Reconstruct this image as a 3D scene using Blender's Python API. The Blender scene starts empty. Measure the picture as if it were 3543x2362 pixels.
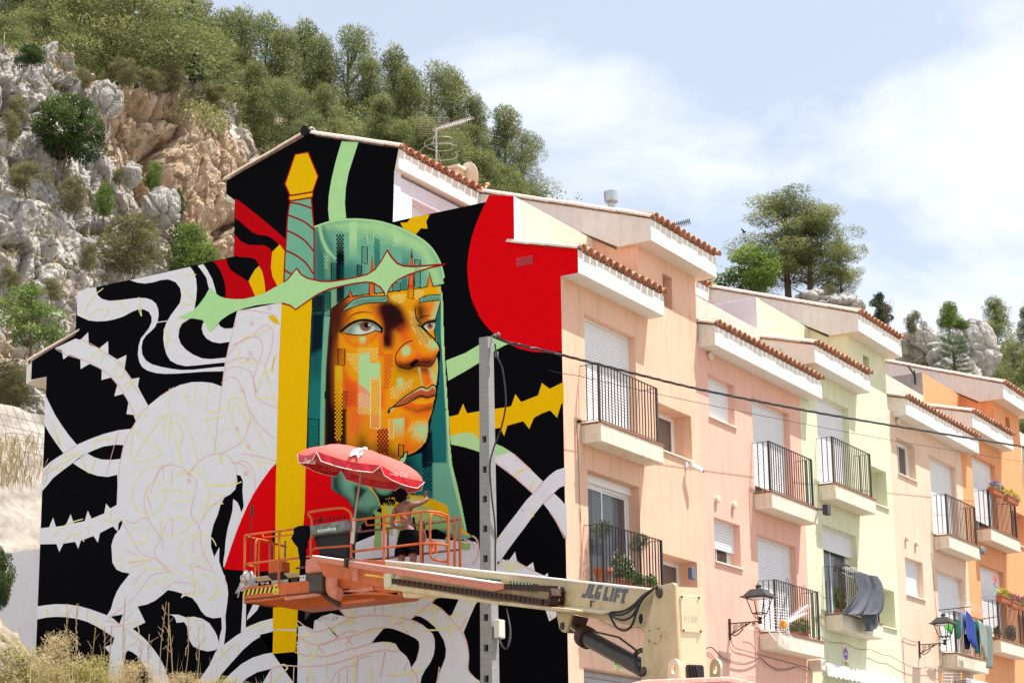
import bpy, bmesh, math, random
import numpy as np
from mathutils import Vector, Matrix, noise as mnoise
S = bpy.context.scene
COL = S.collection
rnd = random.Random(7)
FPX = 6590.0; PPX = 1763.0; PPY = 1589.0; IW = 3543.0; IH = 2362.0
RM = np.array([[0.85164498,-0.1193246,-0.51035523],
    [0.52395998,0.16984054,0.83463772],
    [-0.01291381,-0.97822075,0.20716516]])
CAM = np.array([15.78188777,-27.59943417,1.6])
cam_d = bpy.data.cameras.new('camera')
cam = bpy.data.objects.new('camera', cam_d); COL.objects.link(cam)
M = Matrix(((RM[0][0], -RM[0][1], -RM[0][2], CAM[0]),
   (RM[1][0], -RM[1][1], -RM[1][2], CAM[1]),
   (RM[2][0], -RM[2][1], -RM[2][2], CAM[2]),(0,0,0,1)))
cam.matrix_world = M
cam_d.sensor_width = 36.0; cam_d.lens = FPX / IW * 36.0
cam_d.shift_x = (IW / 2 - PPX) / IW; cam_d.shift_y = (PPY - IH / 2) / IW
cam_d.clip_start = 0.1; cam_d.clip_end = 3000
S.camera = cam
SUN = Vector((0.40,0.26,1.10)).normalized()          # towards the sun
elev = math.asin(SUN.z); azim = math.atan2(SUN.x, SUN.y)
world = bpy.data.worlds.new('World'); S.world = world; world.use_nodes = True
wn = world.node_tree.nodes; wl = world.node_tree.links; wn.clear()
wo = wn.new('ShaderNodeOutputWorld'); bg = wn.new('ShaderNodeBackground')
sky = wn.new('ShaderNodeTexSky'); sky.sky_type = 'NISHITA'; sky.sun_disc = False
sky.sun_elevation = elev; sky.sun_rotation = azim; sky.air_density = 1.0; sky.dust_density = 1.5; sky.ozone_density = 1.0
tc = wn.new('ShaderNodeTexCoord')
mp = wn.new('ShaderNodeMapping'); mp.inputs['Scale'].default_value = (1,1,2.1); mp.inputs['Location'].default_value = (3.1,0.4,0.2)
n1 = wn.new('ShaderNodeTexNoise'); n1.inputs['Scale'].default_value = 3.2; n1.inputs['Detail'].default_value = 9; n1.inputs['Roughness'].default_value = 0.56
n1.inputs['Distortion'].default_value = 0.25
ramp = wn.new('ShaderNodeValToRGB')
ramp.color_ramp.elements[0].position = 0.43; ramp.color_ramp.elements[0].color = (0.46,0.46,0.46,1)
ramp.color_ramp.elements[1].position = 0.57; ramp.color_ramp.elements[1].color = (1,1,1,1)
sep = wn.new('ShaderNodeSeparateXYZ')
hz = wn.new('ShaderNodeMapRange'); hz.inputs[1].default_value = 0.42; hz.inputs[2].default_value = 0.20
hz.inputs[3].default_value = -0.10; hz.inputs[4].default_value = 0.22
add = wn.new('ShaderNodeMath'); add.operation = 'ADD'
mix = wn.new('ShaderNodeMixRGB'); mix.inputs[2].default_value = (6.5,6.8,7.3,1)
wl.new(tc.outputs['Generated'], mp.inputs[0]); wl.new(mp.outputs[0], n1.inputs['Vector'])
wl.new(tc.outputs['Generated'], sep.inputs[0]); wl.new(sep.outputs['Z'], hz.inputs[0])
wl.new(n1.outputs['Fac'], add.inputs[0]); wl.new(hz.outputs[0], add.inputs[1]); wl.new(add.outputs[0], ramp.inputs[0])
wl.new(ramp.outputs['Color'], mix.inputs[0]); wl.new(sky.outputs[0], mix.inputs[1])
wl.new(mix.outputs[0], bg.inputs[0]); bg.inputs[1].default_value = 0.112
wl.new(bg.outputs[0], wo.inputs[0])
sd = bpy.data.lights.new('sun', 'SUN'); sd.energy = 5.0; sd.angle = math.radians(0.5); sd.color = (1.0,0.955,0.88)
sun = bpy.data.objects.new('sun', sd); COL.objects.link(sun); sun.location = (20,10,60)
sun.rotation_euler = (-SUN).to_track_quat('-Z', 'Y').to_euler()
S.view_settings.view_transform = 'Standard'; S.view_settings.look = 'None'; S.view_settings.gamma = 1
S.view_settings.use_curve_mapping = False; S.view_settings.exposure = 0.60
S.cycles.transparent_max_bounces = 24
def ray(p): return RM @ np.array([p[0] - PPX, p[1] - PPY, FPX])
def onax(p, ax, val):
 r = ray(p); t = (val - CAM[ax]) / r[ax]; return Vector(CAM + r * t)
def dep(p, d): return Vector(CAM + ray(p) / FPX * d)
def onpl(p, o, n):
 r = Vector(ray(p)); c = Vector(CAM); t = (o - c).dot(n) / r.dot(n); return c + r * t
CROP = {'Z2': (700,400,900 / 2016), 'Z3': (1000,700,600 / 1882), 'Z4': (1000,1100,600 / 1882),
  'Z5': (0,900,1000 / 1960), 'Z6': (0,1600,1000 / 2058), 'ZP': (760,1500,940 / 2268),
  'ZR': (1500,1000,900 / 1568), 'ZB': (900,1900,900 / 2352), 'Z8': (1300,400,1200 / 2352),
  'ZL': (1600,1900,1100 / 2352), 'ZT': (1950,1980,750 / 2352), 'ZC': (1250,1880,700 / 2352),
  'ZW': (1250,1650,450 / 1907), 'ZU': (1020,1530,480 / 2352), 'ZQ': (800,1700,500 / 1867), 'N': (0,0,1.0),
  'P2': (2500,1350,600 / 2091), 'P3': (1900,1750,600 / 2091), 'P4': (2400,1750,600 / 2091),
  'P5': (2943,1500,600 / 2091), 'P6': (2943,1912,600 / 2091), 'D': (0,0,3543 / 2352)}
def nat(c, p):
 o = CROP[c]; return (o[0] + p[0] * o[2], o[1] + p[1] * o[2])
WM = {}
def link(o, parent=None, M=None):
 COL.objects.link(o)
 M = M or Matrix.Identity(4)
 if parent is not None:
  o.parent = parent; o.matrix_parent_inverse = WM[parent.name].inverted()
 o.matrix_basis = M
 WM[o.name] = M.copy()
 return o
def thing(name, label, cat, loc=(0,0,0), group=None, rz=0.0):
 o = bpy.data.objects.new(name, None); o.empty_display_size = 0.3
 link(o, None, Matrix.Translation(Vector(loc)) @ Matrix.Rotation(rz, 4, 'Z'))
 return tag(o, label, cat, group)
def tag(o, label=None, cat=None, group=None, kind=None):
 if label: o['label'] = label
 if cat: o['category'] = cat
 if group: o['group'] = group
 if kind: o['kind'] = kind
 return o
def mesh(name, verts, faces, mat, smooth=False, cols=None):
 me = bpy.data.meshes.new(name); me.from_pydata([tuple(v) for v in verts], [], faces)
 mats = mat if isinstance(mat, (list, tuple)) else [mat]
 for m in mats: me.materials.append(m)
 if smooth:
  me.polygons.foreach_set('use_smooth', [True] * len(me.polygons))
 me.update(); return me
def obj(name, me, parent=None, M=None):
 return link(bpy.data.objects.new(name, me), parent, M)
def copy_of(o, parent, M):
 c = o.copy(); return link(c, parent, M)
class MB:
 "collects boxes, bars, tubes and prisms into one mesh"
 def __init__(s): s.v = []; s.f = []; s.mi = []; s.m = 0
 def _add(s, vs, fs):
  b = len(s.v); s.v += [Vector(v) for v in vs]; s.f += [tuple(b + i for i in f) for f in fs]; s.mi += [s.m] * len(fs)
 def box(s, a, b):
  x0, y0, z0 = [min(a[i], b[i]) for i in range(3)]; x1, y1, z1 = [max(a[i], b[i]) for i in range(3)]
  s._add([(x0, y0, z0),(x1, y0, z0),(x1, y1, z0),(x0, y1, z0),(x0, y0, z1),(x1, y0, z1),(x1, y1, z1),(x0, y1, z1)],
    [(3,2,1,0),(4,5,6,7),(0,1,5,4),(1,2,6,5),(2,3,7,6),(3,0,4,7)]); return s
 def obox(s, c, ux, uy, uz):
  "box by centre and three half-extent vectors"
  c = Vector(c); ux, uy, uz = Vector(ux), Vector(uy), Vector(uz)
  if ux.cross(uy).dot(uz) < 0: uy = -uy
  P = [c + ux * i + uy * j + uz * k for k in (-1,1) for (i, j) in ((-1,-1),(1,-1),(1,1),(-1,1))]
  s._add(P, [(3,2,1,0),(4,5,6,7),(0,1,5,4),(1,2,6,5),(2,3,7,6),(3,0,4,7)]); return s
 def bar(s, p, q, w, h=None, up=(0,0,1)):
  p, q = Vector(p), Vector(q); d = q - p; L = d.length
  if L < 1e-6: return s
  d /= L; up = Vector(up)
  if abs(d.dot(up)) > 0.99: up = Vector((1,0,0))
  a = d.cross(up).normalized(); b = a.cross(d)
  return s.obox((p + q) / 2, d * L / 2, a * w / 2, b * (h or w) / 2)
 def tube(s, pts, r, n=8, caps=True):
  pts = [Vector(p) for p in pts]; N = len(pts); rr = r if isinstance(r, (list, tuple)) else [r] * N
  T = []
  for i in range(N):
   d = (pts[min(i + 1, N - 1)] - pts[max(i - 1,0)]); T.append(d.normalized() if d.length > 1e-9 else Vector((0,0,1)))
  up = Vector((0,0,1)) if abs(T[0].z) < 0.9 else Vector((1,0,0))
  a = T[0].cross(up).normalized(); vs = []; fs = []
  for i in range(N):
   a = (a - T[i] * a.dot(T[i]))
   a = a.normalized() if a.length > 1e-6 else T[i].orthogonal().normalized()
   b = T[i].cross(a)
   for k in range(n):
    t = 2 * math.pi * k / n; vs.append(pts[i] + (a * math.cos(t) + b * math.sin(t)) * rr[i])
  for i in range(N - 1):
   for k in range(n):
    k2 = (k + 1) % n; fs.append((i * n + k, i * n + k2,(i + 1) * n + k2,(i + 1) * n + k))
  if caps: fs.append(tuple(range(n - 1,-1,-1))); fs.append(tuple((N - 1) * n + k for k in range(n)))
  s._add(vs, fs); return s
 def prism(s, poly, ext):
  "closed planar polygon swept along ext"
  P = [Vector(p) for p in poly]; n = len(P); e = Vector(ext)
  nrm = Vector((0,0,0))
  for i in range(n): nrm += P[i].cross(P[(i + 1) % n])
  if nrm.dot(e) > 0: P = P[::-1]
  s._add(P + [p + e for p in P], [tuple(range(n)), tuple(range(2 * n - 1, n - 1,-1))] + [((i + 1) % n, i, n + i, n + (i + 1) % n) for i in range(n)]); return s
 def lathe(s, prof, c=(0,0,0), n=20, axis=None):
  c = Vector(c); A = Vector(axis).normalized() if axis else Vector((0,0,1)); x = A.orthogonal().normalized(); y = A.cross(x)
  vs = []; fs = []
  for (r, z) in prof:
   for k in range(n):
    t = 2 * math.pi * k / n; vs.append(c + A * z + (x * math.cos(t) + y * math.sin(t)) * r)
  for i in range(len(prof) - 1):
   for k in range(n):
    k2 = (k + 1) % n; fs.append((i * n + k, i * n + k2,(i + 1) * n + k2,(i + 1) * n + k))
  fs.append(tuple(range(n - 1,-1,-1))); fs.append(tuple((len(prof) - 1) * n + k for k in range(n)))
  s._add(vs, fs); return s
 def poly(s, pts): s._add(pts, [tuple(range(len(pts)))]); return s
 def build(s, name, mat, parent=None, M=None, smooth=False, bevel=0.0):
  me = mesh(name, s.v, s.f, mat, False)
  if isinstance(mat, (list, tuple)): me.polygons.foreach_set('material_index', s.mi)
  if smooth:
   me.polygons.foreach_set('use_smooth', [True] * len(me.polygons))
   try: me.set_sharp_from_angle(angle=math.radians(40))
   except Exception: pass
  o = obj(name, me, parent, M)
  if bevel > 0:
   m = o.modifiers.new('bevel', 'BEVEL'); m.width = bevel; m.segments = 2; m.limit_method = 'ANGLE'; m.angle_limit = math.radians(40)
  return o
def smoothpath(pts, k=4, closed=False):
 pts = [Vector(p) for p in pts]; n = len(pts); out = []
 rng = range(n if closed else n - 1)
 for i in rng:
  if closed: p0, p1, p2, p3 = pts[(i - 1) % n], pts[i], pts[(i + 1) % n], pts[(i + 2) % n]
  else: p0, p1, p2, p3 = pts[max(i - 1,0)], pts[i], pts[i + 1], pts[min(i + 2, n - 1)]
  for j in range(k):
   t = j / k
   out.append(0.5 * ((2 * p1) + (p2 - p0) * t + (2 * p0 - 5 * p1 + 4 * p2 - p3) * t * t + (3 * p1 - p0 - 3 * p2 + p3) * t ** 3))
 if not closed: out.append(pts[-1])
 return out
def lin(c):
 return tuple(((x / 255) / 12.92 if x / 255 <= 0.04045 else ((x / 255 + 0.055) / 1.055) ** 2.4) for x in c)
def newmat(name):
 m = bpy.data.materials.new(name); m.use_nodes = True; nt = m.node_tree; b = nt.nodes['Principled BSDF']; return m, nt, b
def mat(name, col, rough=0.6, metal=0.0, var=0.06, scale=8.0, bump=0.0, bscale=60.0, dirt=None, dirt_amt=0.0, dscale=2.5, streak=False, spec=0.4):
 "procedural paint / stucco / metal: base colour with slight mottling, optional dirt patches or run streaks and fine relief"
 m, nt, b = newmat(name); N = nt.nodes; L = nt.links
 b.inputs['Roughness'].default_value = rough; b.inputs['Metallic'].default_value = metal
 b.inputs['Specular IOR Level'].default_value = spec
 tc = N.new('ShaderNodeTexCoord')
 n = N.new('ShaderNodeTexNoise'); n.inputs['Scale'].default_value = scale; n.inputs['Detail'].default_value = 5
 L.new(tc.outputs['Object'], n.inputs['Vector'])
 hi = tuple(min(1, c * (1 + var)) for c in col) + (1,); lo = tuple(c * (1 - var) for c in col) + (1,)
 r = N.new('ShaderNodeValToRGB'); r.color_ramp.elements[0].position = 0.3; r.color_ramp.elements[1].position = 0.7
 r.color_ramp.elements[0].color = lo; r.color_ramp.elements[1].color = hi
 L.new(n.outputs['Fac'], r.inputs[0]); out = r.outputs[0]
 if dirt:
  mpp = N.new('ShaderNodeMapping'); L.new(tc.outputs['Object'], mpp.inputs[0])
  if streak: mpp.inputs['Scale'].default_value = (4.0,4.0,0.7)
  d = N.new('ShaderNodeTexNoise'); d.inputs['Scale'].default_value = dscale; d.inputs['Detail'].default_value = 7; d.inputs['Roughness'].default_value = 0.65
  L.new(mpp.outputs[0], d.inputs['Vector'])
  rr = N.new('ShaderNodeValToRGB'); rr.color_ramp.elements[0].position = 0.5; rr.color_ramp.elements[1].position = 0.72
  rr.color_ramp.elements[0].color = (0,0,0,1); rr.color_ramp.elements[1].color = (dirt_amt,) * 3 + (1,)
  L.new(d.outputs['Fac'], rr.inputs[0])
  mx = N.new('ShaderNodeMixRGB'); mx.inputs[2].default_value = tuple(dirt) + (1,)
  L.new(rr.outputs[0], mx.inputs[0]); L.new(out, mx.inputs[1]); out = mx.outputs[0]
 L.new(out, b.inputs['Base Color'])
 if bump > 0:
  bn = N.new('ShaderNodeTexNoise'); bn.inputs['Scale'].default_value = bscale; bn.inputs['Detail'].default_value = 3
  L.new(tc.outputs['Object'], bn.inputs['Vector'])
  bp = N.new('ShaderNodeBump'); bp.inputs['Strength'].default_value = bump; bp.inputs['Distance'].default_value = 0.02
  L.new(bn.outputs['Fac'], bp.inputs['Height']); L.new(bp.outputs[0], b.inputs['Normal'])
 return m
def stucco(name, col, amt=0.5):
 return mat(name, col, rough=0.92, var=0.035, scale=1.3, bump=0.35, bscale=55, dirt=tuple(c * 0.64 for c in col), dirt_amt=amt, dscale=1.4, streak=True, spec=0.15)
M_wall = {1: stucco('peach_stucco', (0.80,0.51,0.37)),2: stucco('pink_stucco', (0.80,0.47,0.375)),
   3: stucco('pale_green_stucco', (0.725,0.735,0.52)),4: stucco('light_peach_stucco', (0.80,0.58,0.44)),
   5: stucco('orange_stucco', (0.80,0.37,0.18)),6: stucco('cream_stucco', (0.80,0.68,0.54))}
M_white = mat('white_wall_paint', (0.76,0.74,0.69), rough=0.9, var=0.03, bump=0.25, dirt=(0.50,0.40,0.30), dirt_amt=0.35, dscale=2.2, streak=True, spec=0.15)
M_pale = mat('lavender_wall_paint', (0.72,0.72,0.78), rough=0.9, var=0.03, bump=0.25, dirt=(0.45,0.42,0.42), dirt_amt=0.2, streak=True, spec=0.15)
M_pinkwall = mat('stained_pale_wall', (0.74,0.62,0.54), rough=0.92, var=0.05, bump=0.3, dirt=(0.36,0.28,0.22), dirt_amt=0.55, dscale=3.0, streak=True, spec=0.15)
M_slab = mat('stained_concrete_white', (0.78,0.71,0.58), rough=0.9, var=0.05, bump=0.3, dirt=(0.42,0.27,0.16), dirt_amt=0.55, dscale=2.6, streak=True, spec=0.15)
M_copper = mat('rusty_brown_edge_tile', (0.33,0.14,0.07), rough=0.7, var=0.25, scale=20)
M_iron = mat('black_iron_paint', (0.022,0.020,0.022), rough=0.45, var=0.2)
M_ironr = mat('grey_brown_iron_paint', (0.06,0.05,0.045), rough=0.5, var=0.3, dirt=(0.22,0.08,0.03), dirt_amt=0.5, dscale=14)
M_alu = mat('white_window_frame', (0.82,0.82,0.83), rough=0.35, var=0.02)
M_shut = mat('white_shutter_slat', (0.80,0.81,0.84), rough=0.5, var=0.03, scale=3, dirt=(0.5,0.5,0.5), dirt_amt=0.15)
M_slot = mat('shutter_gap_grey', (0.45,0.46,0.48), rough=0.7)
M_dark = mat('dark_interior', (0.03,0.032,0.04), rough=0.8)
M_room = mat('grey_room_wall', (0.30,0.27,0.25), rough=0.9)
M_curtain = mat('pale_blue_curtain', (0.55,0.62,0.68), rough=0.8)
M_sill = mat('cream_stone_sill', (0.80,0.72,0.60), rough=0.7, var=0.04)
M_concrete = mat('grey_concrete', (0.36,0.355,0.34), rough=0.9, var=0.18, scale=26, bump=0.4, dirt=(0.22,0.22,0.22), dirt_amt=0.5, dscale=9, spec=0.2)
M_clay = mat('terracotta_pot', (0.42,0.13,0.055), rough=0.75, var=0.12, dirt=(0.6,0.45,0.38), dirt_amt=0.25, dscale=6)
M_garage = mat('grey_garage_slats', (0.34,0.34,0.35), rough=0.5, var=0.06)
def tile_mat():
 m, nt, b = newmat('terracotta_roof_tile'); N = nt.nodes; L = nt.links; b.inputs['Roughness'].default_value = 0.85
 oi = N.new('ShaderNodeObjectInfo'); tc = N.new('ShaderNodeTexCoord')
 r = N.new('ShaderNodeValToRGB'); e = r.color_ramp.elements; e[0].position = 0; e[0].color = (0.36,0.135,0.07,1); e[1].position = 1; e[1].color = (0.58,0.31,0.18,1)
 el = e.new(0.5); el.color = (0.50,0.20,0.10,1)
 L.new(oi.outputs['Random'], r.inputs[0])
 n = N.new('ShaderNodeTexNoise'); n.inputs['Scale'].default_value = 14; n.inputs['Detail'].default_value = 6; L.new(tc.outputs['Object'], n.inputs['Vector'])
 r2 = N.new('ShaderNodeValToRGB'); r2.color_ramp.elements[0].position = 0.45; r2.color_ramp.elements[0].color = (0,0,0,1)
 r2.color_ramp.elements[1].position = 0.7; r2.color_ramp.elements[1].color = (0.6,0.6,0.6,1); L.new(n.outputs['Fac'], r2.inputs[0])
 mx = N.new('ShaderNodeMixRGB'); mx.inputs[2].default_value = (0.62,0.47,0.36,1); L.new(r2.outputs[0], mx.inputs[0]); L.new(r.outputs[0], mx.inputs[1]); L.new(mx.outputs[0], b.inputs['Base Color'])
 return m
M_tile = tile_mat()
M_tilepale = mat('pale_verge_tile', (0.74,0.60,0.50), rough=0.85, var=0.15, scale=10, dirt=(0.45,0.28,0.2), dirt_amt=0.4, dscale=8)
def glass_mat(name='window_glass', tint=(0.55,0.65,0.7)):
 m, nt, b = newmat(name); b.inputs['Base Color'].default_value = tint + (1,); b.inputs['Roughness'].default_value = 0.03
 b.inputs['Transmission Weight'].default_value = 0.0; b.inputs['Alpha'].default_value = 0.38; b.inputs['Specular IOR Level'].default_value = 1.0
 b.inputs['Base Color'].default_value = (0.10,0.12,0.14,1); return m
M_glass = glass_mat()
# ================================================================== HOUSES
ROOFS = 0.333
def half_tile_mesh(name, L=0.46, r=0.105, r2=0.088, th=0.018, n=7, m=None):
 vs = []; fs = []
 for (x, R) in ((0, r),(L, r2)):
  for k in range(n + 1):
   a = math.pi * k / n; vs.append((x, -math.cos(a) * R, math.sin(a) * R * 0.85))
  for k in range(n + 1):
   a = math.pi * k / n; vs.append((x, -math.cos(a) * (R - th), math.sin(a) * (R - th) * 0.85))
 q = 2 * (n + 1)
 for k in range(n):
  fs.append((k, k + 1, q + k + 1, q + k)); fs.append((n + 1 + k + 1, n + 1 + k, q + n + 1 + k, q + n + 1 + k + 1))
  fs.append((k + 1, k, n + 1 + k, n + 2 + k)); fs.append((q + k, q + k + 1, q + n + 2 + k, q + n + 1 + k))
 fs.append((0, q, q + n + 1, n + 1)); fs.append((n, 2 * n + 1, q + 2 * n + 1, q + n))
 return mesh(name, vs, fs, m or M_tile, smooth=False)
ME_tile = half_tile_mesh('roof_tile'); ME_vtile = half_tile_mesh('verge_tile', L=0.5, r=0.11, r2=0.095, m=M_tilepale)
def slope_pt(xf, zf, x, s=ROOFS):
 return zf + (xf - x) * s
def tile_row_eave(parent, xf, zf, y0, y1, s, face=1, step=0.235):
 "cover tiles along an eave at x=xf (low end), rising to -x*face ; plus channel tiles between them"
 n = max(2, int(round((y1 - y0) / step))); st = (y1 - y0) / n
 ang = math.atan(s)
 for i in range(n + 1):
  y = y0 + st * i
  jit = rnd.uniform(-0.012,0.012)
  Mx = Matrix.Translation((xf + 0.07 * face + jit, y, zf + 0.045)) @ Matrix.Rotation(math.pi if face > 0 else 0,4, 'Z') @ Matrix.Rotation(-ang + rnd.uniform(-.02,.02),4, 'Y')
  obj('roof_tile', ME_tile, parent, Mx)
  if i < n:
   Mx = Matrix.Translation((xf + 0.02 * face, y + st / 2, zf + 0.085)) @ Matrix.Rotation(math.pi if face > 0 else 0,4, 'Z') @ Matrix.Rotation(-ang, 4, 'Y') @ Matrix.Rotation(math.pi, 4, 'X')
   obj('roof_tile', ME_tile, parent, Mx)
def tile_row_verge(parent, x0, x1, z_at, y, s, step=0.36, face=1):
 "long verge tiles seen edge-on, running up the slope from x0 (low) to x1 (high)"
 n = max(1, int(round(abs(x1 - x0) / step))); st = (x1 - x0) / n; ang = math.atan(s)
 for i in range(n):
  x = x0 + st * i
  Mx = Matrix.Translation((x, y, z_at(x) + 0.025 + rnd.uniform(-.006,.006))) @ Matrix.Rotation(math.pi if x1 < x0 else 0,4, 'Z') @ Matrix.Rotation(-ang - 0.03,4, 'Y')
  obj('verge_tile', ME_vtile, parent, Mx)
def tile_field(parent, x0, z0, x1, z1, y0, y1, pitch=0.235, name='roof_tile_field'):
 "the rest of the tiling: rows of ridged covers as one corrugated sheet"
 n = max(2, int(round((y1 - y0) / pitch))) * 4; vs = []; fs = []
 L = math.hypot(x1 - x0, z1 - z0); nr = max(1, int(L / 0.38))
 row = 0
 for r in range(nr + 1):
  for e in (0,1):
   if r == nr and e == 1: continue
   t = r / nr; up = 0.03 if e == 1 and False else 0.0
   x = x0 + (x1 - x0) * t; z = z0 + (z1 - z0) * t + (0.022 if e == 0 and r > 0 else 0.0)
   for k in range(n + 1):
    y = y0 + (y1 - y0) * k / n
    vs.append((x, y, z + 0.05 + 0.05 * math.cos(k * math.pi / 2) + up))
   row += 1
 for r in range(row - 1):
  for k in range(n):
   a = r * (n + 1) + k; fs.append((a, a + 1, a + n + 2, a + n + 1))
 o = obj(name, mesh(name, vs, fs, M_tile, True), parent); o['kind'] = 'stuff'; return o
def facade_with_holes(name, parent, x, y0, y1, z0, z1, holes, m, thick=0.30, extra=None):
 "wall slab at x (outer face) from y0..y1, z0..z1 (z1 may be list of (ya,yb,z)), rectangular holes with reveals"
 ys = {y0, y1}; zs = {z0, z1}
 tops = extra or [(y0, y1, z1)]
 for (a, b, t) in tops: ys |= {a, b}; zs.add(t)
 for h in holes: ys |= {h[0], h[1]}; zs |= {h[2], h[3]}
 ys = sorted(ys); zs = sorted(zs); mb = MB(); vid = {}
 def V(xx, yy, zz):
  k = (round(xx, 4), round(yy, 4), round(zz, 4))
  if k not in vid: vid[k] = len(mb.v); mb.v.append(Vector((xx, yy, zz)))
  return vid[k]
 def top(yc):
  for (a, b, t) in tops:
   if a <= yc <= b: return t
  return z1
 solid = {}
 for i in range(len(ys) - 1):
  for j in range(len(zs) - 1):
   yc = (ys[i] + ys[i + 1]) / 2; zc = (zs[j] + zs[j + 1]) / 2
   s = zc < top(yc) and not any(h[0] < yc < h[1] and h[2] < zc < h[3] for h in holes)
   solid[(i, j)] = s
 xb = x - thick
 for (i, j), s in solid.items():
  if not s: continue
  a, b, c, d = ys[i], ys[i + 1], zs[j], zs[j + 1]
  mb.f.append((V(x, a, c), V(x, b, c), V(x, b, d), V(x, a, d)))
  mb.f.append((V(xb, a, d), V(xb, b, d), V(xb, b, c), V(xb, a, c)))
  if not solid.get((i - 1, j)): mb.f.append((V(x, a, c), V(x, a, d), V(xb, a, d), V(xb, a, c)))
  if not solid.get((i + 1, j)): mb.f.append((V(xb, b, c), V(xb, b, d), V(x, b, d), V(x, b, c)))
  if not solid.get((i, j - 1)): mb.f.append((V(x, a, c), V(xb, a, c), V(xb, b, c), V(x, b, c)))
  if not solid.get((i, j + 1)): mb.f.append((V(xb, a, d), V(x, a, d), V(x, b, d), V(xb, b, d)))
 mb.mi = [0] * len(mb.f)
 return mb.build(name, m, parent)
ME_slat = {}
def shutter(parent, x, y0, y1, z_top, z_bot, label=None):
 "roller shutter: guide rails, every slat an object, bottom bar"
 mb = MB(); mb.box((x - 0.02, y0, z_bot),(x + 0.03, y0 + 0.05, z_top)); mb.box((x - 0.02, y1 - 0.05, z_bot),(x + 0.03, y1, z_top))
 mb.box((x - 0.02, y0, z_top - 0.045),(x + 0.035, y1, z_top))
 root = mb.build('roller_shutter', M_alu, parent)
 if label: root['label'] = label
 h = 0.056; n = max(1, int(round((z_top - 0.045 - z_bot) / h))); h = (z_top - 0.045 - z_bot) / n
 key = (round(y1 - y0,2), round(h, 4))
 if key not in ME_slat:
  w = (y1 - y0) / 2 - 0.05; b = MB()
  sec = [(-0.006,0.0),(0.004,0.0),(0.012, h * 0.25),(0.013, h * 0.6),(0.004, h * 0.93),(-0.006, h * 0.93)]
  vs = [(sx, sy, sz) for sy in (-w, w) for (sx, sz) in sec]; k = len(sec)
  fs = [(i, (i + 1) % k, k + (i + 1) % k, k + i)[::-1] for i in range(k)]
  ME_slat[key] = mesh('slat', vs, fs, M_shut)
 for i in range(n):
  obj('slat', ME_slat[key], root, Matrix.Translation((x + 0.004,(y0 + y1) / 2, z_bot + h * i)))
 b = MB(); b.box((x - 0.012, y0 + 0.05, z_bot),(x - 0.004, y1 - 0.05, z_top - 0.05)); b.build('shutter_backing', M_slot, root)
 return root
def window_unit(parent, x, y0, y1, z0, z1, panes=2, open_dark=True, name='window', back=M_dark, curtain=False):
 "white aluminium frame, each sash its own frame and pane, dark room behind"
 mb = MB(); f = 0.045
 mb.box((x - 0.05, y0, z0),(x + 0.02, y0 + f, z1)); mb.box((x - 0.05, y1 - f, z0),(x + 0.02, y1, z1))
 mb.box((x - 0.05, y0 + f, z1 - f),(x + 0.02, y1 - f, z1)); mb.box((x - 0.05, y0 + f, z0),(x + 0.02, y1 - f, z0 + f))
 w = mb.build(name, M_alu, parent, bevel=0.004)
 W = (y1 - y0 - 2 * f) / panes
 for i in range(panes):
  a = y0 + f + W * i; c = a + W; xo = x - 0.01 - 0.022 * (i % 2)
  s = MB(); g = 0.035
  s.box((xo - 0.012, a, z0 + f),(xo + 0.012, a + g, z1 - f)); s.box((xo - 0.012, c - g, z0 + f),(xo + 0.012, c, z1 - f))
  s.box((xo - 0.012, a + g, z1 - f - g),(xo + 0.012, c - g, z1 - f)); s.box((xo - 0.012, a + g, z0 + f),(xo + 0.012, c - g, z0 + f + g))
  s.build('sash', M_alu, w)
  p = MB(); p.box((xo - 0.004, a + g, z0 + f + g),(xo + 0.004, c - g, z1 - f - g)); p.build('pane', M_glass, w)
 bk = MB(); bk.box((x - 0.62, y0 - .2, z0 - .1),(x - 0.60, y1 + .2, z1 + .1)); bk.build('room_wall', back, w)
 if curtain:
  cb = MB(); pts = []
  for k in range(25): pts.append((x - 0.12 + 0.018 * math.sin(k * 1.9), y0 + f + (y1 - y0 - 2 * f) * (0.42 + 0.5 * k / 24)))
  for k in range(24): cb.poly([(pts[k][0], pts[k][1], z0 + 0.06),(pts[k + 1][0], pts[k + 1][1], z0 + 0.06),(pts[k + 1][0], pts[k + 1][1], z1 - 0.05),(pts[k][0], pts[k][1], z1 - 0.05)])
  cb.build('curtain', M_curtain, w)
 return w
def sill(parent, y0, y1, z, x=0.0):
 mb = MB(); mb.box((x - 0.2, y0, z - 0.03),(x + 0.045, y1 + 0.06, z)); return mb.build('window_sill', M_sill, parent, bevel=0.005)
ME_bal = {}
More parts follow.
